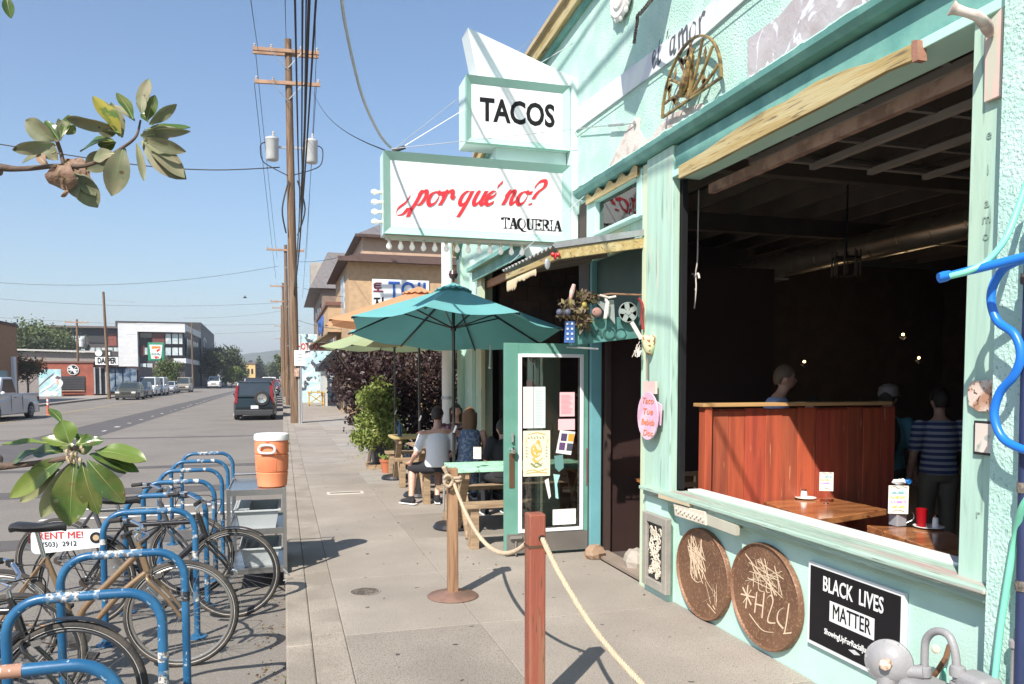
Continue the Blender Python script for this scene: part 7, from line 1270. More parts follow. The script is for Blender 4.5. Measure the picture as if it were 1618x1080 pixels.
# ================================================================ CARS
M_cglass = mat('car_glass', (.03, .04, .045), rough=.08, spec=.8); M_tail = mat('tail_lamp_red', (.22, .012, .012), rough=.2); M_head = mat('headlamp', (.62, .62, .58), rough=.15); M_plateW = mat('licence_plate', (.62, .63, .66)); M_bump = mat('black_bumper', (.035, .035, .037), rough=.6)
def paint(n, c, metal=.3): return mat('car_paint_'+n, c, rough=.28, metal=metal, var=.03, coat=.6)
def car(label, cat, loc, rz, L, Wd, Ht, kind, pm, detail=True, group=None, spare=False):
    # local: +x forward, origin under centre
    t = T({'pickup': 'pickup_truck', 'suv': 'suv', 'van': 'van', 'sedan': 'parked_car', 'hatch': 'parked_car'}[kind], label, cat, loc, rz, group); hw = Wd/2; rw = .34 if kind in ('suv', 'pickup', 'van') else .31; belt = {'suv': .60, 'pickup': .60, 'van': .52, 'sedan': .62, 'hatch': .60}[kind]*Ht; gl = .24 if kind != 'sedan' else .18
    wf, wr = L*.31, -L*.30
    hood = belt*.97
    prof = {'suv': [(-.5, .45), (-.49, .95), (.26, 1.0), (.47, .88), (.5, .62)], 'van': [(-.5, .45), (-.495, 1.0), (.33, 1.0), (.48, .82), (.5, .5)], 'hatch': [(-.5, .5), (-.48, .96), (.22, 1.0), (.46, .84), (.5, .55)], 'sedan': [(-.5, .55), (-.485, .92), (-.3, .97), (.2, 1.0), (.46, .82), (.5, .55)], 'pickup': [(-.5, .5), (-.5, .97), (-.1, .97), (-.09, 1.0), (.22, 1.0), (.47, .93), (.5, .6)]}[kind]
    poly = [(x*L, gl+(z)*(belt-gl)) for x, z in prof]
    arch = lambda cx: [(cx+(rw+.07)*math.cos(a), rw+(rw+.07)*math.sin(a)) for a in np.linspace(-.25, math.pi+.25, 9)]
    poly += [(.5*L-.03, gl)]+[(x, max(z, gl)) for x, z in arch(wf)]+[(x, max(z, gl)) for x, z in arch(wr)]+[(-.5*L+.03, gl)]
    b = MB(); b.prism([(x, -hw, z) for x, z in poly], (0, Wd, 0)); nv = []
    for x, y, z in b.v:
        k = abs(x)/(L/2); f = 1-.10*max(0, (k-.75)/.25)**2-(.04 if z > belt*.9 else 0); nv.append((x, y*f, z))
    b.v = nv; body = b.build('body', pm, t, w=False, bev=.05, seg=3)
    x0b, x0t, x1t, x1b = {'suv': (-.485, -.43, .10, .27), 'van': (-.49, -.46, .16, .34), 'hatch': (-.47, -.38, .06, .26), 'sedan': (-.36, -.20, .06, .24), 'pickup': (-.08, -.04, .14, .27)}[kind]
    x0b, x0t, x1t, x1b = [v*L for v in (x0b, x0t, x1t, x1b)]; h1 = hw*.95; h2 = hw*.80; zt = Ht
    gv = [(x0b, -h1, belt-.02), (x1b, -h1, belt-.02), (x1b, h1, belt-.02), (x0b, h1, belt-.02), (x0t, -h2, zt), (x1t, -h2, zt), (x1t, h2, zt), (x0t, h2, zt)]
    MB().add(gv, [(3, 2, 1, 0), (4, 5, 6, 7), (0, 1, 5, 4), (1, 2, 6, 5), (2, 3, 7, 6), (3, 0, 4, 7)]).build('cabin', pm, t, w=False, bev=.06, seg=3)
    def pane(a, c, e, f, nm='window', u0=.07, u1=.93, v0=.12, v1=.88, m=M_cglass):
        a, c, e, f = [Vector(gv[i]) for i in (a, c, e, f)]      # bottom a->c, top f->e
        P = lambda u, v: a.lerp(c, u).lerp(f.lerp(e, u), v); n = (P(1, 0)-P(0, 0)).cross(P(0, 1)-P(0, 0)).normalized()
        MB().prism([P(u0, v0)+n*.012, P(u1, v0)+n*.012, P(u1, v1)+n*.012, P(u0, v1)+n*.012], -n*.02).build(nm, m, t, w=False)
    pane(1, 2, 6, 5, 'windscreen'); pane(3, 0, 4, 7, 'rear_window')
    if kind == 'pickup': pane(0, 1, 5, 4, u0=.1, u1=.85); pane(2, 3, 7, 6, u0=.15, u1=.9)
    else:
        for (a, c, e, f) in ((0, 1, 5, 4), (2, 3, 7, 6)): pane(a, c, e, f, u0=.06, u1=.46); pane(a, c, e, f, u0=.5, u1=.92)
    for cx in (wf, wr):
        for s in (-1, 1):
            w = MB().lathe([(rw*.62, -.11), (rw*.93, -.11), (rw, -.08), (rw, .08), (rw*.93, .11), (rw*.62, .11)], (cx, s*(hw-.12), rw), (0, 1, 0), n=24).build('wheel', M_rubber, t, w=False, smooth=True)
            rm = MB(); rm.lathe([(rw*.66, 0), (rw*.66, .02), (rw*.6, .012), (rw*.2, .0), (rw*.16, .02), (0, .02)], (cx, s*(hw-.02), rw), (0, s, 0), n=20)
            for k in range(5): a = k*1.257+.3; rm.beam((cx, s*(hw+.0), rw), (cx+rw*.6*math.cos(a), s*(hw+.0), rw+rw*.6*math.sin(a)), .05, .03, up=(-math.sin(a), 0, math.cos(a)))
            rm.build('rim', M_galv, w, w=False)
    if kind == 'pickup':
        MB().box((-.485*L, -hw*.85, belt*.965), (-.11*L, hw*.85, belt*.985)).build('truck_bed', M_bump, t, w=False)
        for s in (-1, 1): MB().box((-.49*L, s*hw*.93, belt*.9), (-.11*L, s*hw*.86, belt*1.03)).build('bed_rail', pm, t, w=False, bev=.02)
    MB().box((.49*L, -hw*.86, gl), (.52*L, hw*.86, gl+.24)).build('front_bumper', M_bump if kind != 'pickup' else M_chrome, t, w=False, bev=.03); MB().box((-.52*L, -hw*.88, gl), (-.49*L, hw*.88, gl+.24)).build('rear_bumper', M_bump, t, w=False, bev=.03)
    zl = gl+(belt-gl)*.62
    MB().box((.497*L, -hw*.4, zl-.12), (.507*L, hw*.4, zl+.06)).build('grille', M_bump, t, w=False, bev=.01)
    for s in (-1, 1):
        MB().box((.478*L, s*hw*.86, zl-.08), (.503*L, s*hw*.5, zl+.08)).build('headlight', M_head, t, w=False, bev=.02)
        if kind in ('suv', 'van'): MB().beam((-.492*L, s*hw*.86, belt*.72), (-.455*L, s*hw*.80, Ht*.9), .12, .11, up=(1, 0, 0)).build('tail_light', M_tail, t, w=False, bev=.015)
        else: MB().box((-.503*L, s*hw*.92, zl-.04), (-.48*L, s*hw*.68, zl+.2)).build('tail_light', M_tail, t, w=False, bev=.015)
        MB().ball((x1b-.12, s*(hw+.08), belt+.07), .1, 10, 6, (.6, 1, .8)).build('wing_mirror', pm, t, w=False, smooth=True)
        for xx in (-.02*L,): MB().box((xx, s*(hw+.004), belt*.86), (xx+.16, s*(hw-.01), belt*.89)).build('door_handle', M_bump, t, w=False)
    for s in (-1, 1):
        MB().box((-.14*L, s*(hw+.002), gl+.12), (-.136*L, s*(hw-.01), belt*.97)).build('door_seam', M_bump, t, w=False); MB().box((.07*L, s*(hw+.002), gl+.12), (.074*L, s*(hw-.01), belt*.97)).build('door_seam', M_bump, t, w=False)
    MB().box((-.5*L-.03, -.17, zl-.16 if kind != 'suv' else .52), (-.5*L-.012, .15, zl-.0 if kind != 'suv' else .67)).build('licence_plate', M_plateW, t, w=False)
    if spare:
        w = MB().lathe([(.10, 0), (.30, 0), (.33, .03), (.33, .16), (.30, .2), (.10, .2)], (-.5*L-.02, -.33, .98), (-1, 0, 0), n=30).build('spare_wheel', M_rubber, t, w=False, smooth=True)
        rm = MB(); rm.lathe([(.2, .2), (.2, .215), (.06, .205), (.05, .225), (0, .225)], (-.5*L-.02, -.33, .98), (-1, 0, 0), n=24)
        for k in range(5): a = k*1.257+1.57; rm.beam((-.5*L-.235, -.33, .98), (-.5*L-.235, -.33+.19*math.cos(a), .98+.19*math.sin(a)), .06, .03, up=(0, -math.sin(a), math.cos(a)))
        rm.build('spare_rim', M_chrome, w, w=False)
        MB().box((-.42*L, -hw*.7, Ht+.03), (.02*L, -hw*.66, Ht+.06)).build('roof_rail', M_bump, t, w=False); MB().box((-.42*L, hw*.66, Ht+.03), (.02*L, hw*.7, Ht+.06)).build('roof_rail', M_bump, t, w=False)
    return t
UP, DN = R(90), R(-90)
P_ = paint
car('dark green suv with round spare wheel on its tailgate parked nearest at the right kerb', 'suv', (-1.22, 38.6, -.13), UP, 4.5, 1.80, 1.72, 'suv', P_('darkgreen', (.008, .018, .020)), spare=True)
car('dark suv with a roof box parked just beyond the green one', 'suv', (-1.3, 48, -.13), UP, 4.6, 1.85, 1.9, 'suv', P_('charcoal', (.03, .032, .036)))
cols = dict(silver=(.45, .46, .47), white=(.70, .70, .69), grey=(.16, .17, .18), red=(.30, .02, .02), blue=(.04, .09, .20), black=(.015, .015, .016), beige=(.40, .35, .27))
rr = random.Random(5)
desc = ['grey sedan', 'black hatchback', 'silver sedan', 'red hatchback', 'blue sedan', 'white van', 'grey hatchback', 'silver suv', 'black sedan', 'white sedan', 'beige sedan', 'red sedan']
for i, y in enumerate((56, 63.5, 71, 79, 88, 97, 107, 118, 130, 143, 158, 175)):
    d = desc[i]; c, k = d.split(); kk = {'hatchback': 'hatch'}.get(k, k); car(d+' parked at the right kerb, ' + ('third', 'fourth', 'fifth', 'sixth', 'seventh', 'eighth', 'ninth', 'tenth', 'eleventh', 'twelfth', 'thirteenth', 'farthest')[i]+' in the row', {'hatch': 'car', 'sedan': 'car'}.get(kk, kk), (-1.2-rr.uniform(0, .3), y, -.13), UP, 4.5, 1.78, {'suv': 1.75, 'van': 2.0}.get(kk, 1.45), kk, P_(c, cols[c]))
for i, (x, y, d, lab, s) in enumerate(((-12.9, 75.5, 'sedan', 'dark olive sedan with tan bumper facing the camera on the far side', 1), (-13.3, 82.5, 'hatch', 'dark blue hatchback behind the olive sedan on the far side', 1), (-13.5, 89.5, 'van', 'white van facing the camera in the far side row', 1), (-13.7, 97, 'van', 'second white van behind the first in the far side row', 1), (-13.6, 105, 'sedan', 'silver sedan behind the white vans', 1), (-12.6, 112, 'van', 'old tan and black van facing the camera in the street', 1),
    (-11.9, 152, 'suv', 'white pickup like truck facing the camera far down the street', 1.15), (-13.3, 165, 'sedan', 'grey sedan in the far row beyond the white truck', 1), (-13.3, 173, 'hatch', 'black hatchback in the far row beyond the grey sedan', 1), (-13.2, 181, 'sedan', 'dark blue sedan in the far row near the trees', 1), (-13.2, 190, 'suv', 'black suv in the far row under the trees', 1), (-8.5, 200, 'sedan', 'red sedan driving away far down the street', 1), (-10.5, 235, 'suv', 'white suv at the distant end of the street', 1), (-6.5, 260, 'sedan', 'small pale sedan in the distant traffic', 1), (-9, 285, 'van', 'distant white van where the street meets the trees', 1))):
    pc = [(.10, .10, .07), (.03, .06, .11), (.68, .68, .67), (.66, .66, .66), (.45, .46, .48), (.32, .28, .22), (.72, .72, .70), (.18, .18, .19), (.02, .02, .02), (.03, .05, .12), (.02, .02, .022), (.35, .03, .02), (.7, .7, .7), (.5, .5, .48), (.7, .7, .7)][i]
    car(lab, {'hatch': 'car', 'sedan': 'car', 'suv': 'suv', 'van': 'van'}[d], (x, y, -.13), DN, 4.7*s, 1.85*s, {'suv': 1.85, 'van': 2.0}.get(d, 1.5)*s, d, P_('far%d' % i, pc))
pk = car('silver pickup truck partly cut by the left frame edge', 'pickup truck', (-12.6, 40.3, -.13), R(-96), 5.6, 1.95, 1.92, 'pickup', P_('silvertruck', (.60, .61, .62), .3))
dl = T('road_delineator', 'slim orange road delineator post behind the lower leaf', 'delineator', tuple(onz(76, 655, -.13))); q = onz(76, 655, -.13); MB().lathe([(.09, 0), (.05, .05), (.045, .84), (.03, .86)], q, n=14).build('post', mat('safety_orange', (.70, .10, .03)), dl); [MB().lathe([(.052, z), (.052, z+.12)], q, n=14).build('reflective_band', M_white, dl) for z in (.5, .68)]
# ================================================================ LEFT SIDE OF THE STREET
tag(MB().box((-19, -20, -.14), (-15.4, 420, .0)).build('far_sidewalk', M_concrete), kind='structure')
tag(MB().box((-60, -20, -.15), (-19.0, 420, -.04)).build('parking_lot', M_asph), kind='structure')
M_brick = mat('red_brick', (.30, .085, .05), (.24, .07, .045), var=.1, rough=.85, cs=1); M_whitep = mat('white_cladding', (.58, .58, .57), (.52, .53, .54), cs=.6, rough=.6, st=(1, 1, 6))
def rect(nm, x0, y0, x1, y1, Y, th, m, par): a = ony(x0, y1, Y); c = ony(x1, y0, Y); return box(nm, (a.x, Y-th, a.z), (c.x, Y+.0, c.z), m, par)
br = T('brick_shop', 'low red brick shop with a dark shuttered window and round emblem', 'building', tuple(ony(105, 625, 88))); Yb = 88
a = ony(62, 625, Yb); c = ony(147, 573, Yb); box('wall', (a.x, Yb, -.15), (c.x, Yb+10, c.z), M_brick, br); box('parapet_cap', (a.x-.1, Yb-.12, c.z+.003), (c.x+.1, Yb+10, c.z+.15), mat('brown_coping', (.16, .08, .06)), br)
rect('shutter', 97, 594, 134, 616, Yb-.003, .08, mat('dark_shutter', (.035, .035, .04)), br); [rect('shutter_slat', 97, 595+k*2.6, 134, 596.2+k*2.6, Yb-.09, .03, mat('shutter_slat', (.06, .06, .065)), br) for k in range(8)]; rect('shutter_sill', 96, 616.3, 134, 618, Yb-.003, .12, mat('sill_light', (.4, .25, .18)), br)
em = ony(115.5, 584, Yb-.05); MB().lathe([(.52, 0), (.52, .05)], em, (0, -1, 0), n=30).build('emblem_disc', M_white, br); MB().lathe([(.46, .052), (.46, .058)], em, (0, -1, 0), n=30).build('emblem_field', M_black, br); strokes('emblem_star', [[(-.3, -.3), (.3, .3)], [(-.3, .3), (.3, -.3)], [(-.2, .36), (0, 0), (.2, .36)], [(-.2, -.36), (0, 0), (.2, -.36)], [(-.42, 0), (.42, 0)]], .12, M_white, br, em+V(0, -.06, 0), (1, 0, 0))
mu = T('mural_panel', 'aqua and white painted mural of a reclining figure beside the brick shop', 'mural', tuple(ony(75, 620, 86))); a = ony(62, 626, 86); c = ony(96, 583, 86); box('panel', (a.x, 86, -.1), (c.x, 86.1, c.z), mat('mural_aqua', (.30, .52, .54), (.55, .64, .66), cs=.8, thr=(.45, .6), var=.1), mu)
o_ = ony(62, 626, 85.98); strokes('figure_white', [[(.1, .5), (.9, 1.0), (1.5, 1.5), (1.9, 1.3), (1.7, .8), (1.0, .4)], [(1.5, 1.5), (1.2, 1.9)], [(1.0, .4), (1.6, .2)], [(.5, .5), (1.0, .1)]], .32, mat('mural_white', (.72, .70, .66)), mu, o_, (1, 0, 0)); strokes('figure_dark', [[(.0, 1.0), (.7, 1.7), (1.3, 2.2)], [(1.5, 1.9), (1.85, 1.75)]], .22, mat('mural_brown', (.12, .07, .08)), mu, o_, (1, 0, 0)); strokes('figure_tan', [[(.9, .9), (1.3, 1.3)], [(1.6, 1.6), (1.7, 1.2)]], .16, mat('mural_tan', (.55, .35, .25)), mu, o_, (1, 0, 0))
ds = T('barber_shop', 'dark fronted shop with a white sign under the modern building', 'building', tuple(ony(185, 625, 88.2))); a = ony(148, 625, 88.2); c = ony(219, 574, 88.2); box('wall', (a.x, 88.2, -.15), (c.x, 97, c.z-.3), mat('dark_shopfront', (.045, .025, .025)), ds)
rect('door', 150, 582, 168, 622, 88.1, .06, M_glassdark, ds); [rect('window', x, 582, x+9, 618, 88.1, .06, mat('blue_shop_glass', (.05, .09, .15), (.2, .25, .3), cs=1.5, rough=.15), ds) for x in (172, 184, 196, 207)]; [rect('door_frame', x, 580, x+1.3, 622, 88.0, .06, mat('grey_door_frame', (.3, .3, .3)), ds) for x in (149, 158, 167)]
bsn = T('barber_sign', 'white DAPPER sign with black western letters', 'sign', tuple(ony(170, 571, 87.5))); a = ony(151, 576, 87.5); c = ony(187, 564, 87.5); box('board', (a.x, 87.4, a.z), (c.x, 87.5, c.z), M_white, bsn); lettering('DAPPER', .78, M_ink, bsn, ((a.x+c.x)/2, 87.39, (a.z+c.z)/2), (1, 0, 0), bold=.03, sx=.62, ext=.01)
MB().lathe([(.33, 0), (.33, .06)], ony(156, 557.5, 87.4), (0, -1, 0), n=22).build('clock_disc', M_white, bsn); rect('sign_crest', 150, 553, 177, 563.5, 87.46, .05, M_bump, bsn); rect('crest_light', 168, 556, 174, 561, 87.4, .06, M_white, bsn)
tn = T('tan_building', 'plain tan brick building at the left frame edge', 'building', tuple(ony(10, 600, 66))); a = ony(30, 640, 70); zt_ = ony(30, 516, 70).z; box('wall', (a.x-16, 30, -.15), (a.x, 70, zt_), mat('tan_brick', (.34, .18, .09), var=.08, rough=.85), tn); [box('storefront', (a.x+.003, y, .4), (a.x+.05, y+3.4, 2.3), mat('aqua_glass', (.25, .4, .42), rough=.2), tn) for y in (52, 56, 60, 64)]; box('white_column', (a.x+.003, 68.4, .2), (a.x+.2, 69, 3.4), M_white, tn); box('coping', (a.x-16.1, 29.9, zt_+.003), (a.x+.1, 70.1, zt_+.2), M_brownroof, tn)
lr = T('low_roof_building', 'long low grey roofed building behind the brick shop', 'building', tuple(ony(60, 600, 110))); a = ony(28, 600, 110); c = ony(150, 557, 110); box('wall', (a.x, 110, -.15), (c.x, 122, c.z), mat('grey_low_wall', (.22, .19, .17)), lr); MB().beam((a.x-.3, 109.7, c.z+.3), (c.x+.3, 109.7, c.z+.1), .6, .2).build('roof_edge', mat('pale_edge', (.45, .43, .4)), lr)
# modern three storey building: white frame block + dark glazed wing
MBd = T('modern_building', 'three storey modern building with a white frame and dark glazing', 'building', tuple(ony(240, 620, 146))); Ym = 146
pr_ = lambda x, y: ony(x, y, Ym)
a = pr_(190, 600); c = pr_(293, 512); Xr = c.x; ztop = c.z
box('core', (a.x+.3, Ym+.6, -.15), (Xr-.3, Ym+40, ztop-.6), mat('dark_core', (.045, .04, .042)), MBd)
def mrect(nm, x0, y0, x1, y1, th, m, off=0): p = pr_(x0, y1); q = pr_(x1, y0); return box(nm, (p.x, Ym-th-off, p.z), (q.x, Ym+.59-off, q.z), m, MBd)
mrect('white_block', 190, 511, 218, 602, .9, M_whitep); p = pr_(218.2, 524); box('white_fascia', (p.x, Ym-.9, p.z), (Xr, Ym+.595, ztop), M_whitep, MBd); box('white_fascia_side', (Xr-.4, Ym+.6, p.z+.3), (Xr+.01, Ym+26, ztop-.003), M_whitep, MBd)
q = pr_(218, 572); box('white_band', (pr_(262, 0).x, Ym-.5, pr_(0, 572).z), (Xr+.02, Ym+.595, pr_(0, 564).z), M_whitep, MBd); box('white_band_side', (Xr-.3, Ym+.6, pr_(0, 572).z), (Xr+.05, Ym+26, pr_(0, 564).z), M_whitep, MBd)
M_wn = mat('bright_window_blinds', (.50, .55, .55), (.35, .42, .44), cs=.8, rough=.15); M_mar = mat('maroon_panel', (.12, .03, .025))
for (x0, y0, x1, y1) in ((262, 527, 270, 543), (272.5, 527, 281, 543), (283, 527, 288, 543), (262, 549, 270, 561), (272.5, 549, 281, 561), (283, 549, 288, 561), (222, 574, 231, 587), (233, 574, 241, 587), (229, 549, 233, 560)): mrect('window', x0, y0, x1, y1, .12, M_wn)
for (x0, y0, x1, y1) in ((241, 526, 260, 545), (222, 546, 228, 562), (243, 575, 262, 600), (220, 590, 262, 602)): mrect('maroon_panel', x0, y0, x1, y1, .06, M_mar)
mrect('window', 222, 526, 240, 533, .1, M_glassdark)
for k in range(6): box('side_window', (Xr-.05, Ym+1.2+k*3.3, pr_(0, 560).z), (Xr+.06, Ym+3.9+k*3.3, pr_(0, 530).z), mat('side_glass', (.10, .13, .15), rough=.1), MBd)
for k in range(7): box('side_mullion', (Xr, Ym+.8+k*3.3, pr_(0, 562).z), (Xr+.12, Ym+1.1+k*3.3, pr_(0, 527).z), M_bump, MBd)
# left wing
a = ony(88, 600, 158); c = ony(190, 519, 158); Yw = 158; wz = c.z
wg = T('modern_wing', 'dark flat roofed wing with rows of windows left of the white block', 'building', tuple(a)); box('wall', (a.x, Yw, -.15), (c.x+3, Yw+20, wz), mat('dark_wing_wall', (.07, .06, .06)), wg); box('flat_roof', (a.x-1.2, Yw-1.2, wz+.003), (c.x+2, Yw+20, wz+.35), mat('wing_roof', (.13, .10, .09)), wg)
for (x0, x1, y0, y1) in [(94+k*8.3, 100.5+k*8.3, 530, 542) for k in range(5)]+[(96+k*8.0, 102.3+k*8, 548, 560) for k in range(5)]+[(142+k*9.5, 149.5+k*9.5, 549, 555) for k in range(5)]: rect('window', x0, y0, x1, y1, Yw-.003, .1, M_wn, wg)
rect('balcony_recess', 140, 527, 171, 541, Yw-.003, .15, M_bump, wg); rect('maroon_panel', 171.5, 527, 184, 546, Yw-.003, .12, mat('red_brown_panel', (.22, .06, .04)), wg); rect('balcony_band', 93, 543.5, 140, 546.5, Yw-.003, .5, M_bump, wg)
dk = T('dark_building', 'dark grey building with pale painted marks beyond the modern one', 'building', (Xr, 185, 0)); a = ony(317, 600, 178); c = ony(341, 530, 178); box('wall', (Xr-16, 172.8, -.15), (Xr+.02, 205, 11.6), mat('charcoal_wall', (.06, .06, .065)), dk)
MB().prism([(Xr+.02, 172.8, 11.6), (Xr+.02, 205, 11.6), (Xr+.02, 205, 12.4), (Xr+.02, 172.8, 13.2)], (-16, 0, 0)).build('sloped_roof', M_bump, dk); strokes('wall_marks', [[(3, 1), (4, 3), (6, 1)], [(5, 3.2), (7, 3.2)], [(8, 1), (8, 3), (10, 2.6)], [(9, .5), (11, .8)]], .5, M_whitep, dk, (Xr+.05, 174, 7), (0, 1, 0), nib=1)
sv = T('store_sign', 'large green and white convenience store sign with a red and orange seven', 'sign', tuple(ony(246, 570, 118))); Ys = 118; a = ony(234, 570, Ys); c = ony(259, 541, Ys)
box('sign_cabinet', (a.x, Ys, a.z), (c.x, Ys+.5, c.z), mat('seven_green', (.02, .23, .12), rough=.3), sv, bev=.1); wx, wz_ = c.x-a.x, c.z-a.z
MB().prism([(a.x+wx*.10, Ys-.03, a.z+wz_*.88), (a.x+wx*.90, Ys-.03, a.z+wz_*.88), (a.x+wx*.80, Ys-.03, a.z+wz_*.12), (a.x+wx*.20, Ys-.03, a.z+wz_*.12)], (0, .02, 0)).build('white_field', M_white, sv)
MR = mat('seven_red', (.70, .04, .02), rough=.3); MO = mat('seven_orange', (.80, .22, .03), rough=.3)
U_ = lambda u, v: (a.x+wx*u, Ys-.05, a.z+wz_*v)
MB().prism([U_(.24, .80), U_(.78, .80), U_(.78, .70), U_(.24, .66)], (0, .015, 0)).build('seven_top', MO, sv); MB().prism([U_(.52, .60), U_(.78, .69), U_(.70, .56), U_(.56, .47)], (0, .015, 0)).build('seven_mid', MR, sv); MB().prism([U_(.40, .26), U_(.60, .26), U_(.58, .14), U_(.43, .14)], (0, .015, 0)).build('seven_foot', MR, sv)
lettering('ELEVEn', wz_*.15, mat('seven_darkgreen', (.02, .2, .1)), sv, ((a.x+c.x)/2, Ys-.06, a.z+wz_*.37), (1, 0, 0), bold=.0, sx=1.0, ext=.01); MB().tube([V((a.x+c.x)/2, Ys+.25, -.1), V((a.x+c.x)/2, Ys+.25, a.z)], .15, 10).build('sign_mast', M_galv, sv)
# ================================================================ TREES, HILLS, DISTANT THINGS
M_leafd = mat('dark_tree_leaves', (.045, .065, .025), (.075, .095, .035), cs=.6, thr=(.4, .6), var=.35, vs=1.6, rough=.7, transl=.2); M_leafm = mat('mid_tree_leaves', (.085, .12, .035), (.13, .155, .05), cs=.8, var=.3, vs=1.8, rough=.7, transl=.25); M_leafy = mat('lime_green_leaves', (.16, .20, .05), var=.3, vs=1.6, rough=.7, transl=.25); M_leafr = mat('rusty_tree_leaves', (.20, .085, .04), (.12, .12, .04), cs=1.2, thr=(.4, .6), var=.3, rough=.7, transl=.2)  # leaf colours: dark green, mid green, lime green, rusty
def tree(label, x, y, h, w, m, n=1400, ls=.4, conif=False, z0=.3, seed=1):
    t = T('conifer_tree' if conif else 'leafy_tree', label, 'tree', (x, y, -.1)); rs = random.Random(seed)
    if conif: bl = [((x, y, h*(.25+.72*k/7)), w*(1-.85*k/7)*.75, (1, 1, .55)) for k in range(8)]
    else: bl = [((x+rs.uniform(-.55, .55)*w, y+rs.uniform(-.5, .5)*w, h*(z0+(1-z0)*rs.uniform(.25, .85))), w*rs.uniform(.30, .5)) for k in range(9)]+[((x, y, h*.7), w*.55)]
    leafcloud('crown', bl, int(n*2.2), ls*.6, m, t, asp=1.4, shell=.35, seed=seed); trunk(t, [V(x, y, -.2), V(x+.1, y, h*.3), V(x, y, h*.6)], [.025*h, .02*h, .01*h])
    bb = MB()
    if not conif:
        for k in range(5): a = k*1.3; bb.tube([V(x, y, h*(.3+.05*k)), V(x+w*.5*math.cos(a), y+w*.5*math.sin(a), h*(.55+.05*k))], .008*h, 5)
        bb.build('limb', M_bark, t)
    return t
tree('broad green tree crown behind the tan building at left', *ony(45, 600, 135).xy, ony(45, 517, 135).z, 6.5, M_leafm, 3200, .55, seed=2)
tree('rounded green tree beside the modern wing at left', *ony(80, 600, 150).xy, ony(80, 520, 150).z, 6, M_leafm, 2600, .55, seed=3)
tree('dark green tree partly behind the low grey roof', *ony(62, 600, 128).xy, ony(62, 531, 128).z, 5, M_leafd, 1800, .5, seed=12)
tree('small rusty leaved street tree in front of the mural', *ony(42, 600, 72).xy, ony(42, 562, 72).z, 1.7, M_leafr, 1100, .22, z0=.35, seed=4)
tree('small round street tree in front of the store sign', *ony(268, 615, 112).xy, ony(268, 571, 112).z, 2.2, M_leafm, 1500, .3, z0=.25, seed=5)
tree('big dark street tree past the dark building', *ony(356, 600, 185).xy, ony(352, 546, 185).z, 5, M_leafd, 2600, .55, z0=.15, seed=6)
tree('dark street tree left of the big one, against the dark wall', *ony(338, 600, 170).xy, ony(338, 556, 170).z, 3.6, M_leafd, 1800, .5, z0=.15, seed=16)
tree('bright lime green young tree under the big dark tree', *ony(366, 600, 172).xy, ony(366, 578, 172).z, 2.4, M_leafy, 1300, .35, z0=.1, seed=7)
tree('second bright green tree nearer the cars', *ony(378, 600, 210).xy, ony(378, 580, 210).z, 2.6, M_leafy, 900, .4, z0=.1, seed=17)
tree('pointed dark conifer at the end of the street', *ony(410, 600, 330).xy, ony(410, 562, 330).z, 5, M_leafd, 1300, .8, True, seed=8)
tree('smaller dark conifer left of the yellow building', *ony(381, 600, 300).xy, ony(381, 566, 300).z, 3.5, M_leafd, 900, .7, True, seed=9)
tree('leafy tree at the right end of the street beyond the poles', *ony(446, 600, 150).xy, ony(446, 556, 150).z, 1.6, M_leafm, 900, .4, z0=.2, seed=10)
tree('dark tree standing behind the row of right kerb poles', *ony(436, 600, 260).xy, ony(436, 572, 260).z, 4, M_leafd, 1100, .6, z0=.1, seed=11)
tree('tall leafy tree far behind the mural wall on the right', 6, 95, 7.5, 3, M_leafd, 1200, .5, seed=13)
for i, (x, y, wd_, hg, Y, c, lab) in enumerate(((390, 600, 26, 26, 320, (.62, .42, .16), 'yellow low building at the end of the street'), (412, 600, 20, 14, 340, (.22, .12, .08), 'brown low building beside the yellow one'), (430, 600, 26, 18, 380, (.40, .36, .32), 'pale low building at the far right end of the street'), (360, 600, 30, 14, 360, (.38, .36, .34), 'grey low building behind the lime tree'))):
    p = ony(x-wd_/2, 603, Y); q = ony(x+wd_/2, y-hg, Y); t = T('distant_building', lab, 'building', tuple(p)); box('wall', (p.x, Y, -.2), (q.x, Y+15, q.z), mat('distant_wall%d' % i, c), t); box('roof', (p.x-.5, Y-.5, q.z+.003), (q.x+.5, Y+15, q.z+.5), M_shing, t)
    for k in range(4): box('window', (p.x+(q.x-p.x)*(.1+.22*k), Y-.06, q.z*.45), (p.x+(q.x-p.x)*(.22+.22*k), Y-.003, q.z*.72), M_glassdark, t)
M_hill = mat('wooded_hill', (.045, .065, .035), (.09, .10, .06), cs=.02, var=.3, vs=.04, rough=1)
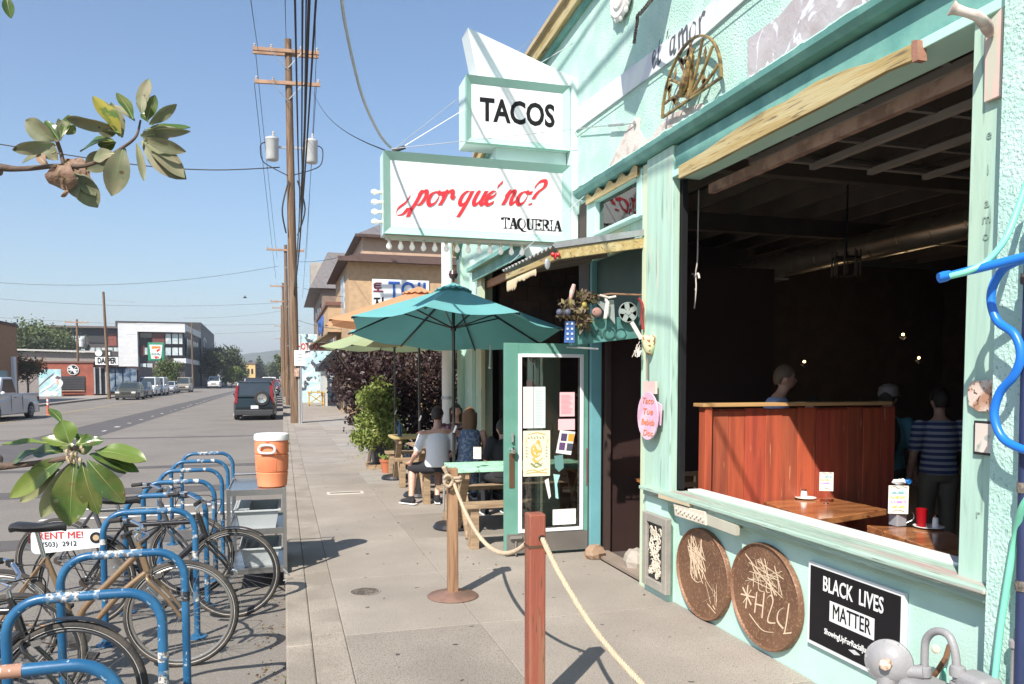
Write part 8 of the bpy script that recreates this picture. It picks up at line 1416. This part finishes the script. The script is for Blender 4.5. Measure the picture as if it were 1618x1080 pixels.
b = MB(); rs = np.random.RandomState(3); nx_, ny_ = 120, 14; X_ = np.linspace(-1400, 1500, nx_)
for j in range(ny_):
    for i in range(nx_):
        s = j/(ny_-1); x = X_[i]; env = math.sin(math.pi*min(1, s*1.1)**.9) if s < .9 else .3
        hgt = .80*(56+16*math.sin(x*.004+1.2)+9*math.sin(x*.011)+8*mnoise.noise(V(x*.01, j*.4, 0)))*env; b.v.append((x, 1350+s*900, max(-2, hgt)+rs.uniform(-2.5, 2.5)))
for j in range(ny_-1):
    for i in range(nx_-1): a = j*nx_+i; b.f.append((a, a+1, a+nx_+1, a+nx_))
tag(b.build('hills', M_hill, smooth=True), kind='structure')
wood = [((rr.uniform(-260, 220), rr.uniform(520, 1000), 5), rr.uniform(8, 15), (1.6, 1.2, .8)) for _ in range(110)]
wd2 = leafcloud('far_woods', wood, 26000, 3.0, M_leafd, asp=1.2, shell=.5); tag(wd2, 'band of distant treetops along the foot of the hills', 'woods', kind='stuff')
bird = T('bird', 'tiny dark bird high over the modern building', 'bird', tuple(ony(389, 469, 60))); q = ony(387, 470, 60); MB().tube([q-V(.16, 0, 0), q, q+V(.14, 0, .02)], 0, 6, rs=[.01, .05, .02]).build('body', M_black, bird); MB().prism([q, q+V(-.05, .3, .1), q+V(.06, .28, .1)], (0, 0, .01)).build('wing', M_black, bird); MB().prism([q, q+V(-.05, -.3, .1), q+V(.06, -.28, .1)], (0, 0, .01)).build('wing', M_black, bird)
# ================================================================ HAZE
hz = bpy.data.materials.new('haze_air'); hz.use_nodes = True; n = hz.node_tree.nodes; n.remove(n['Principled BSDF']); pv = n.new('ShaderNodeVolumePrincipled'); pv.inputs['Color'].default_value = (.86, .91, 1, 1); pv.inputs['Density'].default_value = .00045; pv.inputs['Anisotropy'].default_value = .2
hz.node_tree.links.new(pv.outputs[0], n['Material Output'].inputs['Volume'])
HAZE = True
if HAZE: tag(MB().box((-2600, -80, -1.6), (2600, 3600, 140)).build('haze', hz), kind='stuff')
